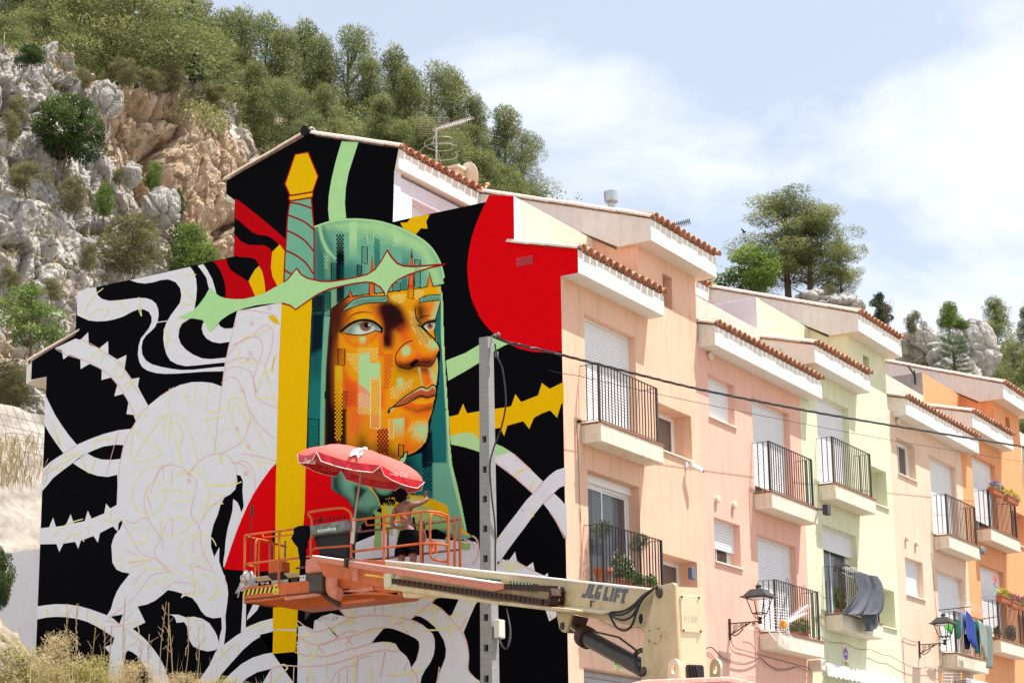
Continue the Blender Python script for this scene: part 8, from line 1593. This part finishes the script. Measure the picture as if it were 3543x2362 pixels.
for i in range(NY + 1):
 y = y0_ + (ye - y0_) * i / NY; zt_ = ztop(y)
 for j in range(NZ + 1):
  v = j / NZ
  if v < .86: z = 8 + (zt_ - 8) * v / .86; x = XB(z)
  else: t = (v - .86) / .14; z = zt_ + t * .8; x = XB(zt_) - t * 5.5
  x -= 5.0 * sstep(edge - .3, edge + 4.5, y) + 1.1 * math.exp(-((y - oc.y) ** 2 / 6 + (z - oc.z + 1.2) ** 2 / 5)) - .9 * math.exp(-((y - oc2.y) ** 2 / 10 + (z - oc2.z - 1) ** 2 / 6)) + .8 * math.exp(-((y - dk.y) ** 2 / 2 + (z - dk.z) ** 2 / 3))
  p = Vector((x, y, z)); d = max(-1.9, min(1.25, rocky(p))) * (1 if v < .9 else .6); k = sstep(0,1.5, abs(z - 8)); vs.append((x + d * .72 * k, y - d * .18 * k, z + .25 * d * (v > .8)))
for i in range(NY):
 for j in range(NZ): a = i * (NZ + 1) + j; fs.append((a, a + NZ + 1, a + NZ + 2, a + 1))
me = mesh('rock_cliff', vs, fs, M_rock); tint_rock(me, lambda c: max(0,.12 + .34 * math.exp(-((c.y - oc.y - .5) ** 2 / 14 + (c.z - oc.z + .2) ** 2 / 16)) + .25 * math.exp(-((c.y - oc2.y) ** 2 / 12 + (c.z - oc2.z) ** 2 / 6)) + .16 * sstep(19,13, c.z) * sstep(12,9, c.y)))
tag(obj('rock_cliff', me), kind='structure')
def boulder(c, r, label, seed, grp='limestone boulders on the hill', sq=(1,1,1)):
 bm = bmesh.new(); bmesh.ops.create_icosphere(bm, subdivisions=6, radius=1)
 for v in bm.verts: n_ = v.co.copy(); p = Vector((v.co.x * r * sq[0], v.co.y * r * sq[1], v.co.z * r * sq[2])); d = rocky(p * (1.5 / r) + Vector((seed * 7,0,0)),.8) * r * .30; v.co = p + n_ * d
 me = bpy.data.meshes.new('boulder'); bm.to_mesh(me); bm.free(); me.materials.append(M_rock); tint_rock(me, lambda c: .12 * sstep(.2,-.8, c.z / r)); return tag(obj('boulder', me, None, Matrix.Translation(c)), label, 'boulder', grp)
boulder(onsheet((365,345),1.0),.42, 'grey flat-topped boulder standing on the cliff left of the overhang', 1, sq=(1,.95,1.25)); boulder(onsheet((455,605),1.0),.42, 'pale grey boulder balanced below the overhang', 2, sq=(1,.9,1.2)); boulder(onsheet((560,720),1.0),.6, 'big leaning slab of rock under the balanced boulder', 3, sq=(1,.95,1.2));
boulder(dep((2815,1045),92),1.0, 'white-grey rock behind the green house roof under the pine pair', 7, sq=(1.3,1.3,.65)); boulder(dep((2915,1062),91),.85, 'low grey rock right of the white-grey rock', 8, sq=(1.3,1.3,.6))
boulder(dep((3190,1215),92),1.25, 'left of the two grey crags behind the orange house', 9, sq=(1,1,1)); boulder(dep((3365,1212),92),1.25, 'right of the two grey crags behind the orange house', 10, sq=(1,.9,1.2)); boulder(dep((3280,1330),91),2.0, 'lower rock joining the two crags behind the orange house', 11)
M_pine = [leaf_mat('pine_needles_a', (.05,.065,.02),(.40,.41,.16),(.20,.23,.08)), leaf_mat('pine_needles_b', (.055,.07,.022),(.42,.42,.16),(.22,.245,.085))]
M_dk = leaf_mat('dark_mastic_leaves', (.02,.04,.012),(.17,.22,.06),(.07,.11,.025)); M_lt = leaf_mat('light_green_leaves', (.07,.12,.02),(.32,.40,.09),(.17,.25,.05)); M_ol = leaf_mat('dry_olive_shrub', (.09,.085,.035),(.34,.30,.13),(.20,.19,.08)); M_dry = leaf_mat('dry_grass', (.38,.28,.14),(.78,.66,.42),(.60,.48,.27)); M_cy = leaf_mat('cypress_leaves', (.012,.035,.012),(.07,.12,.035))
def limbs(base, top, lobes, r, mb):
 axis_ = [Vector(base), Vector(base).lerp(top, .35) + Vector((.1,.08,0)), Vector(base).lerp(top, .7), Vector(top)]; P = smoothpath(axis_, 4); n_ = len(P); mb.tube(P, [r * (1 - .8 * i / n_) for i in range(n_)], 7)
 for l in lobes:
  c = Vector(l[:3]); t = max(.1, min(.9,(c.z - P[0].z) / max(.1, P[-1].z - P[0].z) - .12)); s_ = P[int(t * (n_ - 1))]; m_ = s_.lerp(c, .5) + Vector((0,0,-.12)); mb.tube([s_, m_, c], [r * .32 * (1 - .5 * t), r * .2, r * .06], 5, caps=False)
def make_tree_mesh(kind, seed, h, w, nl, nt, L_, W_, m, lo=.12, conic=.6, flat=.6):
 rs = np.random.RandomState(seed); lobes = []
 for i in range(nl):
  t = lo + (1 - lo) * (i + rs.uniform(0,1)) / nl; a = rs.uniform(0,2 * math.pi) ; env = (1 - conic * t) * (.55 + .45 * math.sin(math.pi * min(1,(t - lo) / (1 - lo) * .9 + .15))); rr = w * .5 * env * rs.uniform(.25,1.0); s_ = w * rs.uniform(.10,.19) * (1.15 - .4 * t)
  lobes.append((rr * math.cos(a), rr * math.sin(a), h * t * .97, s_, s_, s_ * flat))
 lobes.append((0,0, h * .95, w * .10, w * .10, w * .12)); P, ids, d = lobes_pts(lobes, nt, rs, .35); tl = rs.uniform(.1,.75, len(lobes)); tint = tl[ids] + .22 * d[:, 2]
 cm = leaves_mesh(kind + '_crown', P, L_, W_, m, rs, tint=tint, up=.25, spread=d); mb = MB(); limbs((0,0,-.6), Vector((0,0, h * .9)), lobes[::2] if len(lobes) > 30 else lobes, .022 * h, mb); tm = mesh(kind + '_trunk', mb.v, mb.f, M_bark, True); return cm, tm
PV_ = [make_tree_mesh('pine', 10 + k, 7.0,4.6 + .5 * (k % 3),50 + 8 * k, 24000,.17,.032, M_pine[k % 2], lo=.10, conic=(.72,.80,.3,.66)[k % 4]) for k in range(4)]
def tree(name, label, cat, pos, var, s=1.0, rz=0.0, grp=None, sz=None, sy=1.0):
 t = thing(name, label, cat, pos, grp); Mx = Matrix.Translation(Vector(pos)) @ Matrix.Rotation(rz, 4, 'Z') @ Matrix.Diagonal((s, s * sy, sz or s, 1)); obj('crown', var[0], t, Mx); obj('trunk', var[1], t, Mx); return t
PV_.append(make_tree_mesh('pine', 20,7.0,5.2,95,44000,.15,.032, M_pine[1], lo=.12, conic=.3, flat=.5)); PV_.append(make_tree_mesh('pine', 22,7.0,5.0,64,25000,.15,.03, M_pine[1], lo=.30, conic=.28, flat=.5))
def pine_at(px, top, dpt, h, label, k, w=1.0, grp='pines on the hill', name='pine_tree'):
 p = dep((px, top), dpt); base = Vector((p.x, p.y, p.z - h)); return tree(name, label, 'tree', base, PV_[5 if 'pair' in label else 4 if px < 640 else k % 4], w * h / 7.0, k * 1.7, grp, sz=h / 7.0)
PL = [(60,-140,78,7, 'bushy pine cut by the top left corner of the photo', 1.3),(230,-120,80,8, 'second dense pine from the left at the top edge', 1.2),(450,-160,66,8.0, 'big dark pine with a visible trunk above the cliff', 1.35),(170,20,74,5, 'low pine above the rounded boulder at the upper left', 1.3),(330,10,82,6, 'pale pine behind the cliff between two big pines', 1.2),(20,60,70,4, 'small pine at the left edge above the cliff', 1.3),(620,-30,84,8, 'grey-green pine right of the big dark pine', 1.1),
  (700,60,88,8, 'pine left of the first tall group on the skyline', 1.0),(775,46,92,9.5, 'first pine of the skyline row right of the cliff', .85),(845,36,94,9.5, 'tallest narrow pine of the skyline row', .8),(920,70,92,9, 'pine just right of the tallest skyline pine', .75),(980,100,90,8, 'shorter pine in front of the skyline row', .8),(1054,80,96,9.5, 'broad pine in the middle of the skyline row', .85),(1120,130,93,8.5, 'pine right of the broad middle pine', .75),(1205,112,95,9, 'pine above the satellite dish side of the ridge', .85),(1270,200,92,6.5, 'pine filling the dip of the skyline', .9),
  (1363,166,96,9.5, 'pointed pine right of the dip in the skyline', .75),(1420,240,92,7.5, 'pine directly behind the roof aerial on the left', .8),(1491,233,95,8.5, 'pine directly behind the roof aerial', .85),(1559,255,97,8.5, 'dark pine above the satellite dish', .85),(1640,330,94,7, 'pine sloping down right of the satellite dish', .8),(1745,376,97,7.5, 'last big pine of the skyline row on the right', .95),(1805,460,95,5.6, 'lowest pine at the right end of the skyline row', .85),
  (2712,668,104,6.2, 'left pine of the pair behind the green house', 1.6),(2800,712,103,6.0, 'right pine of the pair behind the green house', 1.55),(2900,830,102,4.0, 'leaning lower pine at the right of the pair', .95),(3280,1060,112,3.2, 'small round pine between the two crags and the far pines', .9),(3440,1030,118,5.5, 'dark pine on the right skyline', 1.1),(3550,1060,116,5, 'pine cut by the right edge of the photo', 1.1),(3400,1190,114,5, 'light pine right of the crags', 1.1),(3500,1180,112,6, 'pale pine low on the far right slope', 1.1),(3560,1250,108,5, 'lowest pine at the right edge above the orange house', 1.1),(3420,1120,116,5, 'pine just right of the crags on the far slope', 1.2),(3330,1330,108,4, 'green pine below the right crag', 1.2),(3470,1260,108,5, 'pine between the crag and the right edge', 1.2),(650,140,76,5.5, 'pine rising from the scrub just above the overhang', 1.0),(765,190,78,5.5, 'pine rising from the scrub left of the gable peak', .9),(880,215,80,5.5, 'pine standing right behind the gable peak', .9),(1000,265,80,5.5, 'pine behind the green stripe end of the gable roof', .9),(1130,300,82,5.5, 'pine in front of the ridge above the right gable slope', .9),(1325,335,82,5, 'pine in front of the ridge just left of the roof aerial', 1.0),(3530,1340,100,4.5, 'green pine touching the last roof at the right edge', 1.3),(3440,1330,104,4.5, 'green pine peeping over the orange tower roof', 1.3),(2620,900,100,3.6, 'small pale pine left of the pine pair', .8)]
for i, (px_, tp_, d_, h_, lb, w_) in enumerate(PL): pine_at(px_, tp_, d_, h_, lb, i, w_)
for i in range(26):   # filler crowns that read as the wood behind the named pines
 x = 560 + i * 48; yt = 70 + (x - 560) * .28 + rnd.uniform(95,190); pine_at(x, yt, 84 + rnd.uniform(-4,6),5 + rnd.uniform(-1,1), 'young pine in the dense wood behind the end house', i + 2,1.15, 'young pines of the wood behind the houses')
for i in range(12): pine_at(-40 + i * 62 + rnd.uniform(-15,15), rnd.uniform(0,120),86 + rnd.uniform(-3,6),6, 'young pine in the wood above the cliff', i + 1,1.25, 'young pines in the wood above the cliff')
SV = {'dark': make_tree_mesh('bush', 31,2.2,3.0,34,9000,.12,.065, M_dk, lo=.15, conic=.35, flat=.8), 'light': make_tree_mesh('bush', 32,2.2,2.8,30,7000,.12,.06, M_lt, lo=.15, conic=.35, flat=.8), 'olive': make_tree_mesh('shrub', 33,2.0,2.4,34,7000,.15,.028, M_ol, lo=.1, conic=.3, flat=.8), 'cyp': make_tree_mesh('cypress', 34,2.6,1.7,40,8000,.12,.04, M_cy, lo=.05, conic=.55, flat=1.2), 'loose': make_tree_mesh('tree', 35,3.2,3.2,26,4200,.13,.065, M_lt, lo=.3, conic=.3, flat=.6)}
def bush(px, w, h, kind, label, off=1.0, dpt=None, grp='shrubs growing on the cliff', name='shrub'):
 p = dep(px, dpt) if dpt else onsheet(px, off); d_ = (RM.T @ (np.array(p) - CAM))[2]; W_ = w / FPX * d_; H_ = h / FPX * d_; hh = {'dark': 2.2, 'light': 2.2, 'olive': 2.0, 'cyp': 2.6, 'loose': 3.2}[kind]; ww = {'dark': 3.0, 'light': 2.8, 'olive': 2.4, 'cyp': 1.7, 'loose': 3.2}[kind]
 return tree(name, label, 'shrub', (p.x, p.y, p.z - H_ / 2), SV[kind], W_ / ww * 1.05, px[0] * .37, grp, sz=H_ / hh)
D_ = 1.5064
for (x, y, w, h, k, lb) in ((148,295,185,140, 'dark', 'big dark mastic bush on the left part of the cliff'),(75,128,80,50, 'dark', 'low bright bush on top of the cliff at the upper left'),(445,155,52,64, 'cyp', 'round dark juniper on the cliff top under the big pine'),(345,185,70,55, 'olive', 'dry shrub on the cliff top left of the juniper'),(280,165,90,55, 'olive', 'dry shrub behind the flat-topped boulder'),(395,178,80,60, 'olive', 'brownish shrub on the cliff top beside the juniper'),(500,215,70,40, 'olive', 'spiky shrub at the right rim of the overhang'),(190,180,50,40, 'olive', 'small shrub beside the rounded boulder'),(170,448,90,75, 'olive', 'grey-green shrub below the long rock ledge'),(240,462,65,75, 'light', 'narrow green shrub left of the leaning slab'),(355,405,50,65, 'light', 'small green shrub right of the balanced boulder'),(275,405,40,40, 'olive', 'tiny shrub left of the balanced boulder'),(410,470,35,70, 'dark', 'small dark shrub in the crack under the overhang'),(305,560,180,115, 'olive', 'wide grey thicket above the mural parapet'),(440,580,160,120, 'light', 'bright green bush touching the mural house roof line'),(40,250,60,60, 'olive', 'shrub at the left edge above the big bush'),(20,290,60,70, 'olive', 'olive shrub at the left edge beside the big bush'),(60,405,110,60, 'olive', 'low dry shrub under the big dark bush'),(205,590,60,60, 'olive', 'dry shrub left of the grey thicket'),(120,665,60,50, 'olive', 'small shrub behind the loose green tree'),(30,880,110,100, 'olive', 'olive shrub under the eave of the mural house'),(75,1008,80,75, 'light', 'small bright bush beside the mural wall at the left'),(20,640,60,50, 'olive', 'shrub on the brown rock face'),(610,300,90,80, 'light', 'bright bush between the overhang and the gable'),(670,300,100,70, 'dark', 'dark bush left of the gable peak'),(640,250,110,70, 'olive', 'olive bush behind the gable peak'),(740,290,110,60, 'olive', 'pale bush just right of the gable peak'),(840,305,60,60, 'light', 'pointed bright young pine behind the gable')):
 bush((x * D_, y * D_), w * D_, h * D_, k, lb, 1.0 if x < 560 else -6)
bush((70 * D_, 745 * D_),180 * D_, 180 * D_, 'loose', 'loose light green tree with dark limbs left of the mural house', 2.0)
bush((1730 * D_, 620 * D_),185 * D_, 100 * D_, 'light', 'wide bright green tree left of the pine pair', dpt=98, name='broadleaf_tree', grp='trees behind the green house'); bush((2020 * D_, 712 * D_),62 * D_, 75 * D_, 'cyp', 'dark green cypress behind the green house eave', dpt=88, name='cypress', grp='trees behind the green house'); bush((2180 * D_, 725 * D_),60 * D_, 60 * D_, 'light', 'small light tree on the left crag', dpt=95, name='broadleaf_tree', grp='plants on the crags'); bush((2205 * D_, 745 * D_),50 * D_, 25 * D_, 'light', 'bright cushion plant on top of the right crag', dpt=88, grp='plants on the crags'); bush((1905 * D_, 665 * D_),40 * D_, 22 * D_, 'olive', 'dry cushion plant on the white-grey rock', dpt=88, grp='plants on the crags'); bush((2100 * D_, 740 * D_),50 * D_, 50 * D_, 'olive', 'thin shrub on the left crag', dpt=89, grp='plants on the crags')
pm = MB(); pc_ = dep((2190 * D_, 800 * D_),87)
for k in range(60):
 a = k * 2.4; zz = -1.5 + 1.8 * (k / 60); u = Vector((math.cos(a), math.sin(a),.25 + .4 * (k / 60))).normalized(); s_ = u.cross(Vector((0,0,1))).normalized(); c = pc_ + Vector((0,0, zz)) + u * .35
 for q in range(-3,4): e = (u + s_ * q * .28).normalized(); pm.poly([c, c + e * .35 + s_ * .03, c + e * .62 - Vector((0,0,.12)), c + e * .35 - s_ * .03])
pt = thing('fan_palm', 'dark fan palm growing in the cleft between the two crags', 'palm', pc_ - Vector((0,0,1.6))); o = pm.build('fronds', leaf_mat('palm_leaves', (.02,.05,.015),(.10,.17,.05)), pt); ca = o.data.color_attributes.new('Tint', 'FLOAT_COLOR', 'POINT'); ca.data.foreach_set('color', np.random.RandomState(3).uniform(0,1, len(o.data.vertices) * 4)); mb = MB(); mb.tube([pc_ - Vector((0,0,1.6)), pc_ + Vector((0,0,-.2))], .07,8); mb.build('trunk', M_bark, pt)
mb = MB(); q = dep((2035 * D_, 720 * D_),87)
for k in range(14): a = k * 1.1; mb.tube([q + Vector((0,0,-.8)), q + Vector((.1 * math.cos(a),.1 * math.sin(a),.2)), q + Vector((.45 * math.cos(a),.45 * math.sin(a),.5 + .4 * math.sin(k)))], [.03,.015,.005], 4)
tag(mb.build('bare_twigs', M_bark), 'bare grey twigs rising beside the dark cypress', 'shrub')
rs = np.random.RandomState(9); C = []
for i in range(5200):
 px_ = (rs.uniform(350,2500),0); dd = rs.uniform(70,104); r_ = dep((px_[0], 600), dd); x, y = r_.x, r_.y
 if x > -16.8: continue
 z = hill(x, y) - 16 * sstep(-29,-23, x) * sstep(34,27, y); s_ = rs.uniform(.3,.8)
 for q in range(20): C.append((x + rs.normal(0, s_ * .6), y + rs.normal(0, s_ * .6), z + abs(rs.normal(0, s_ * .6))))
tag(obj('undergrowth', leaves_mesh('undergrowth', np.array(C),.21,.07, M_pine[0], rs, up=.3)), 'low scrub covering the ground between the pines', 'scrub', kind='stuff')
cl = bpy.data.objects['rock_cliff'].data; no = np.zeros(len(cl.vertices) * 3, np.float32); co = np.zeros(len(cl.vertices) * 3, np.float32); cl.vertices.foreach_get('normal', no); cl.vertices.foreach_get('co', co); no = no.reshape(-1,3); co = co.reshape(-1,3)
if no[:, 2].mean() < 0: no = -no
den = np.array([mnoise.noise(Vector(c) * .45) for c in co[::3]]); ok_ = (no[::3,2] > .50) & (den > .02); base_ = co[::3][ok_]; pk = base_[rs.choice(len(base_),9000)]; C = pk + rs.normal(0,.05, pk.shape)
tag(obj('ledge_grass', leaves_mesh('ledge_grass', C[:4500], .26,.035, M_dry, rs, up=1.4)), 'dry grass tufts on the ledges of the cliff', 'grass', kind='stuff'); tag(obj('ledge_scrub', leaves_mesh('ledge_scrub', C[4500:], .24,.06, M_ol, rs, up=.9)), 'small grey-green scrub on the ledges of the cliff', 'scrub', kind='stuff')
M_shot = mat('sprayed_concrete', (.37,.345,.31),.95, var=.2, scale=5, bump=.8, bscale=7, dirt=(.40,.34,.27), dirt_amt=.6, dscale=3, spec=.1)
mb = MB(); mb.box((-19,.35,3),(-12.31,.6,8.05)); tag(mb.build('retaining_wall', M_pale, bevel=.01), 'plain pale grey wall left of the mural at the edge of the photo', 'wall')
vs = []; fs = []
for i in range(61):
 for j in range(61): u, v = i / 60, j / 60; y = -3 + 14 * u; z = 7 + 5.3 * v; x = -14.2 - 2.9 * v; p = Vector((x, y, z)); vs.append((x + .25 * mnoise.fractal(p * .9,1,2,5), y, z))
for i in range(60):
 for j in range(60): a = i * 61 + j; fs.append((a, a + 61, a + 62, a + 1))
tag(obj('concrete_slope', mesh('concrete_slope', vs, fs, M_shot, True)), kind='structure'); mb = MB()
for k in range(26): y = 2 + .28 * k; mb.tube([(-15.6, y, 10.9),(-16.5, y + .2,12.2)], .006,4, caps=False)
for k in range(4): z = 11.0 + .3 * k; x = -14.2 - 2.9 * (z - 7) / 5.3 + .28; mb.tube([(x, 2, z),(x, 10, z + .1)], .006,4, caps=False)
tag(mb.build('rusty_mesh', M_bark), 'rusty wire mesh hanging over the sprayed concrete slope', 'wire mesh', kind='stuff')
boulder(dep((-120,2440),21),.95, 'orange earth bank at the bottom left corner', 21, 'earth banks', (1.0,1,1.0)).data.materials[0] = M_soil
bush((-5,2010),130,210, 'dark', 'dark green bush cut by the left edge at the bottom', dpt=22, grp='foreground plants')
def blades(name, label, cx, dpt, n_, hgt, spread_px, seed, m=M_dry, W_=.012, base=2362, kind='stuff'):
 rs = np.random.RandomState(seed); C = []
 for i in range(n_): p = dep((cx + rs.normal(0, spread_px), base + rs.uniform(0,160)), dpt + rs.uniform(-1.2,1.2)); C.append((p.x, p.y, p.z - .25))
 C = np.array(C); d = rs.normal(0,.22,(n_, 3)); me = leaves_mesh(name, C, hgt, W_, m, rs, up=4.0); return tag(obj(name, me), label, 'grass', kind=kind)
blades('dry_grass', 'dry pale grass along the bottom left of the mural', 420,21,3200,.30,300,1); blades('dry_grass', 'taller straw-coloured grass tuft left of the platform', 420,20,160,.55,190,2)
blades('dry_grass', 'brown dry grass on the slope left of the mural', 30,40,650,.34,60,3, base=1500, W_=.02)
CL = [(60,2330,330,160, 'left'),(190,2290,260,170, 'second from left'),(330,2345,240,120, 'middle'),(470,2350,260,110, 'fourth'),(250,2370,300,120, 'lowest'),(640,2375,240,80, 'right'),(780,2385,220,70, 'rightmost')]
SVD = make_tree_mesh('thistle', 41,1.0,1.3,40,5200,.06,.010, M_dry, lo=.1, conic=.2, flat=.9); SVG = make_tree_mesh('spurge', 42,1.0,1.3,40,4200,.06,.014, leaf_mat('yellow_green_spurge', (.30,.26,.08),(.62,.56,.22)), lo=.1, conic=.2, flat=.9)
for i, (x, y, w, h, nm) in enumerate(CL): p = dep((x, y + h * .6),20.5); W_ = w / FPX * 20.5; tree('dry_thicket', 'dry yellowish thicket at the bottom left, %s in the row' % nm, 'shrub', p, (SVG, SVD)[i % 2], W_ / 1.3, i, 'foreground dry thickets', sz=h * 1.15 / FPX * 20.5)
for k in range(16):
 x = 170 + k * 34 + rnd.uniform(-12,12); mb = MB(); b_ = dep((x, 2380),20.8); L_ = rnd.uniform(.45,1.0); t_ = b_ + Vector((rnd.uniform(-.12,.12),0, L_)); mb.tube(smoothpath([b_, b_.lerp(t_, .5) + Vector((rnd.uniform(-.04,.04),0,0)), t_], 4), [.006] * 9,4)
 for q in range(5): s_ = b_.lerp(t_, .45 + .1 * q); mb.tube([s_, s_ + Vector((rnd.uniform(-.12,.12), rnd.uniform(-.05,.05), rnd.uniform(.05,.14)))], [.004,.002], 4);
 tag(mb.build('dry_stalk', M_drys if k else globals().setdefault('M_drys', mat('dry_stalk', (.42,.30,.18),.9, var=.2))), 'tall dry branching stalk standing before the mural', 'plant', 'dry stalks in front of the mural')
for (p, lb) in (((667,11), 'tiny dark bird at the top of the sky above the pines'),((2574,804), 'tiny dark bird beside the pine pair')):
 c = dep(p, 80); mb = MB(); mb.tube([c + Vector((-.10,0,0)), c, c + Vector((.13,0,.03))], [.01,.04,.008], 6); bd = thing('bird', lb, 'bird', c, 'small birds in the sky'); mb.build('body', M_bp, bd)
 for s_ in (-1,1): mb = MB(); mb.prism([c + Vector((-.04,0,.02)), c + Vector((.06,0,.02)), c + Vector((.02,.24 * s_, .10)), c + Vector((-.05,.20 * s_, .09))], (0,0,.006)); mb.build('wing', M_bp, bd)
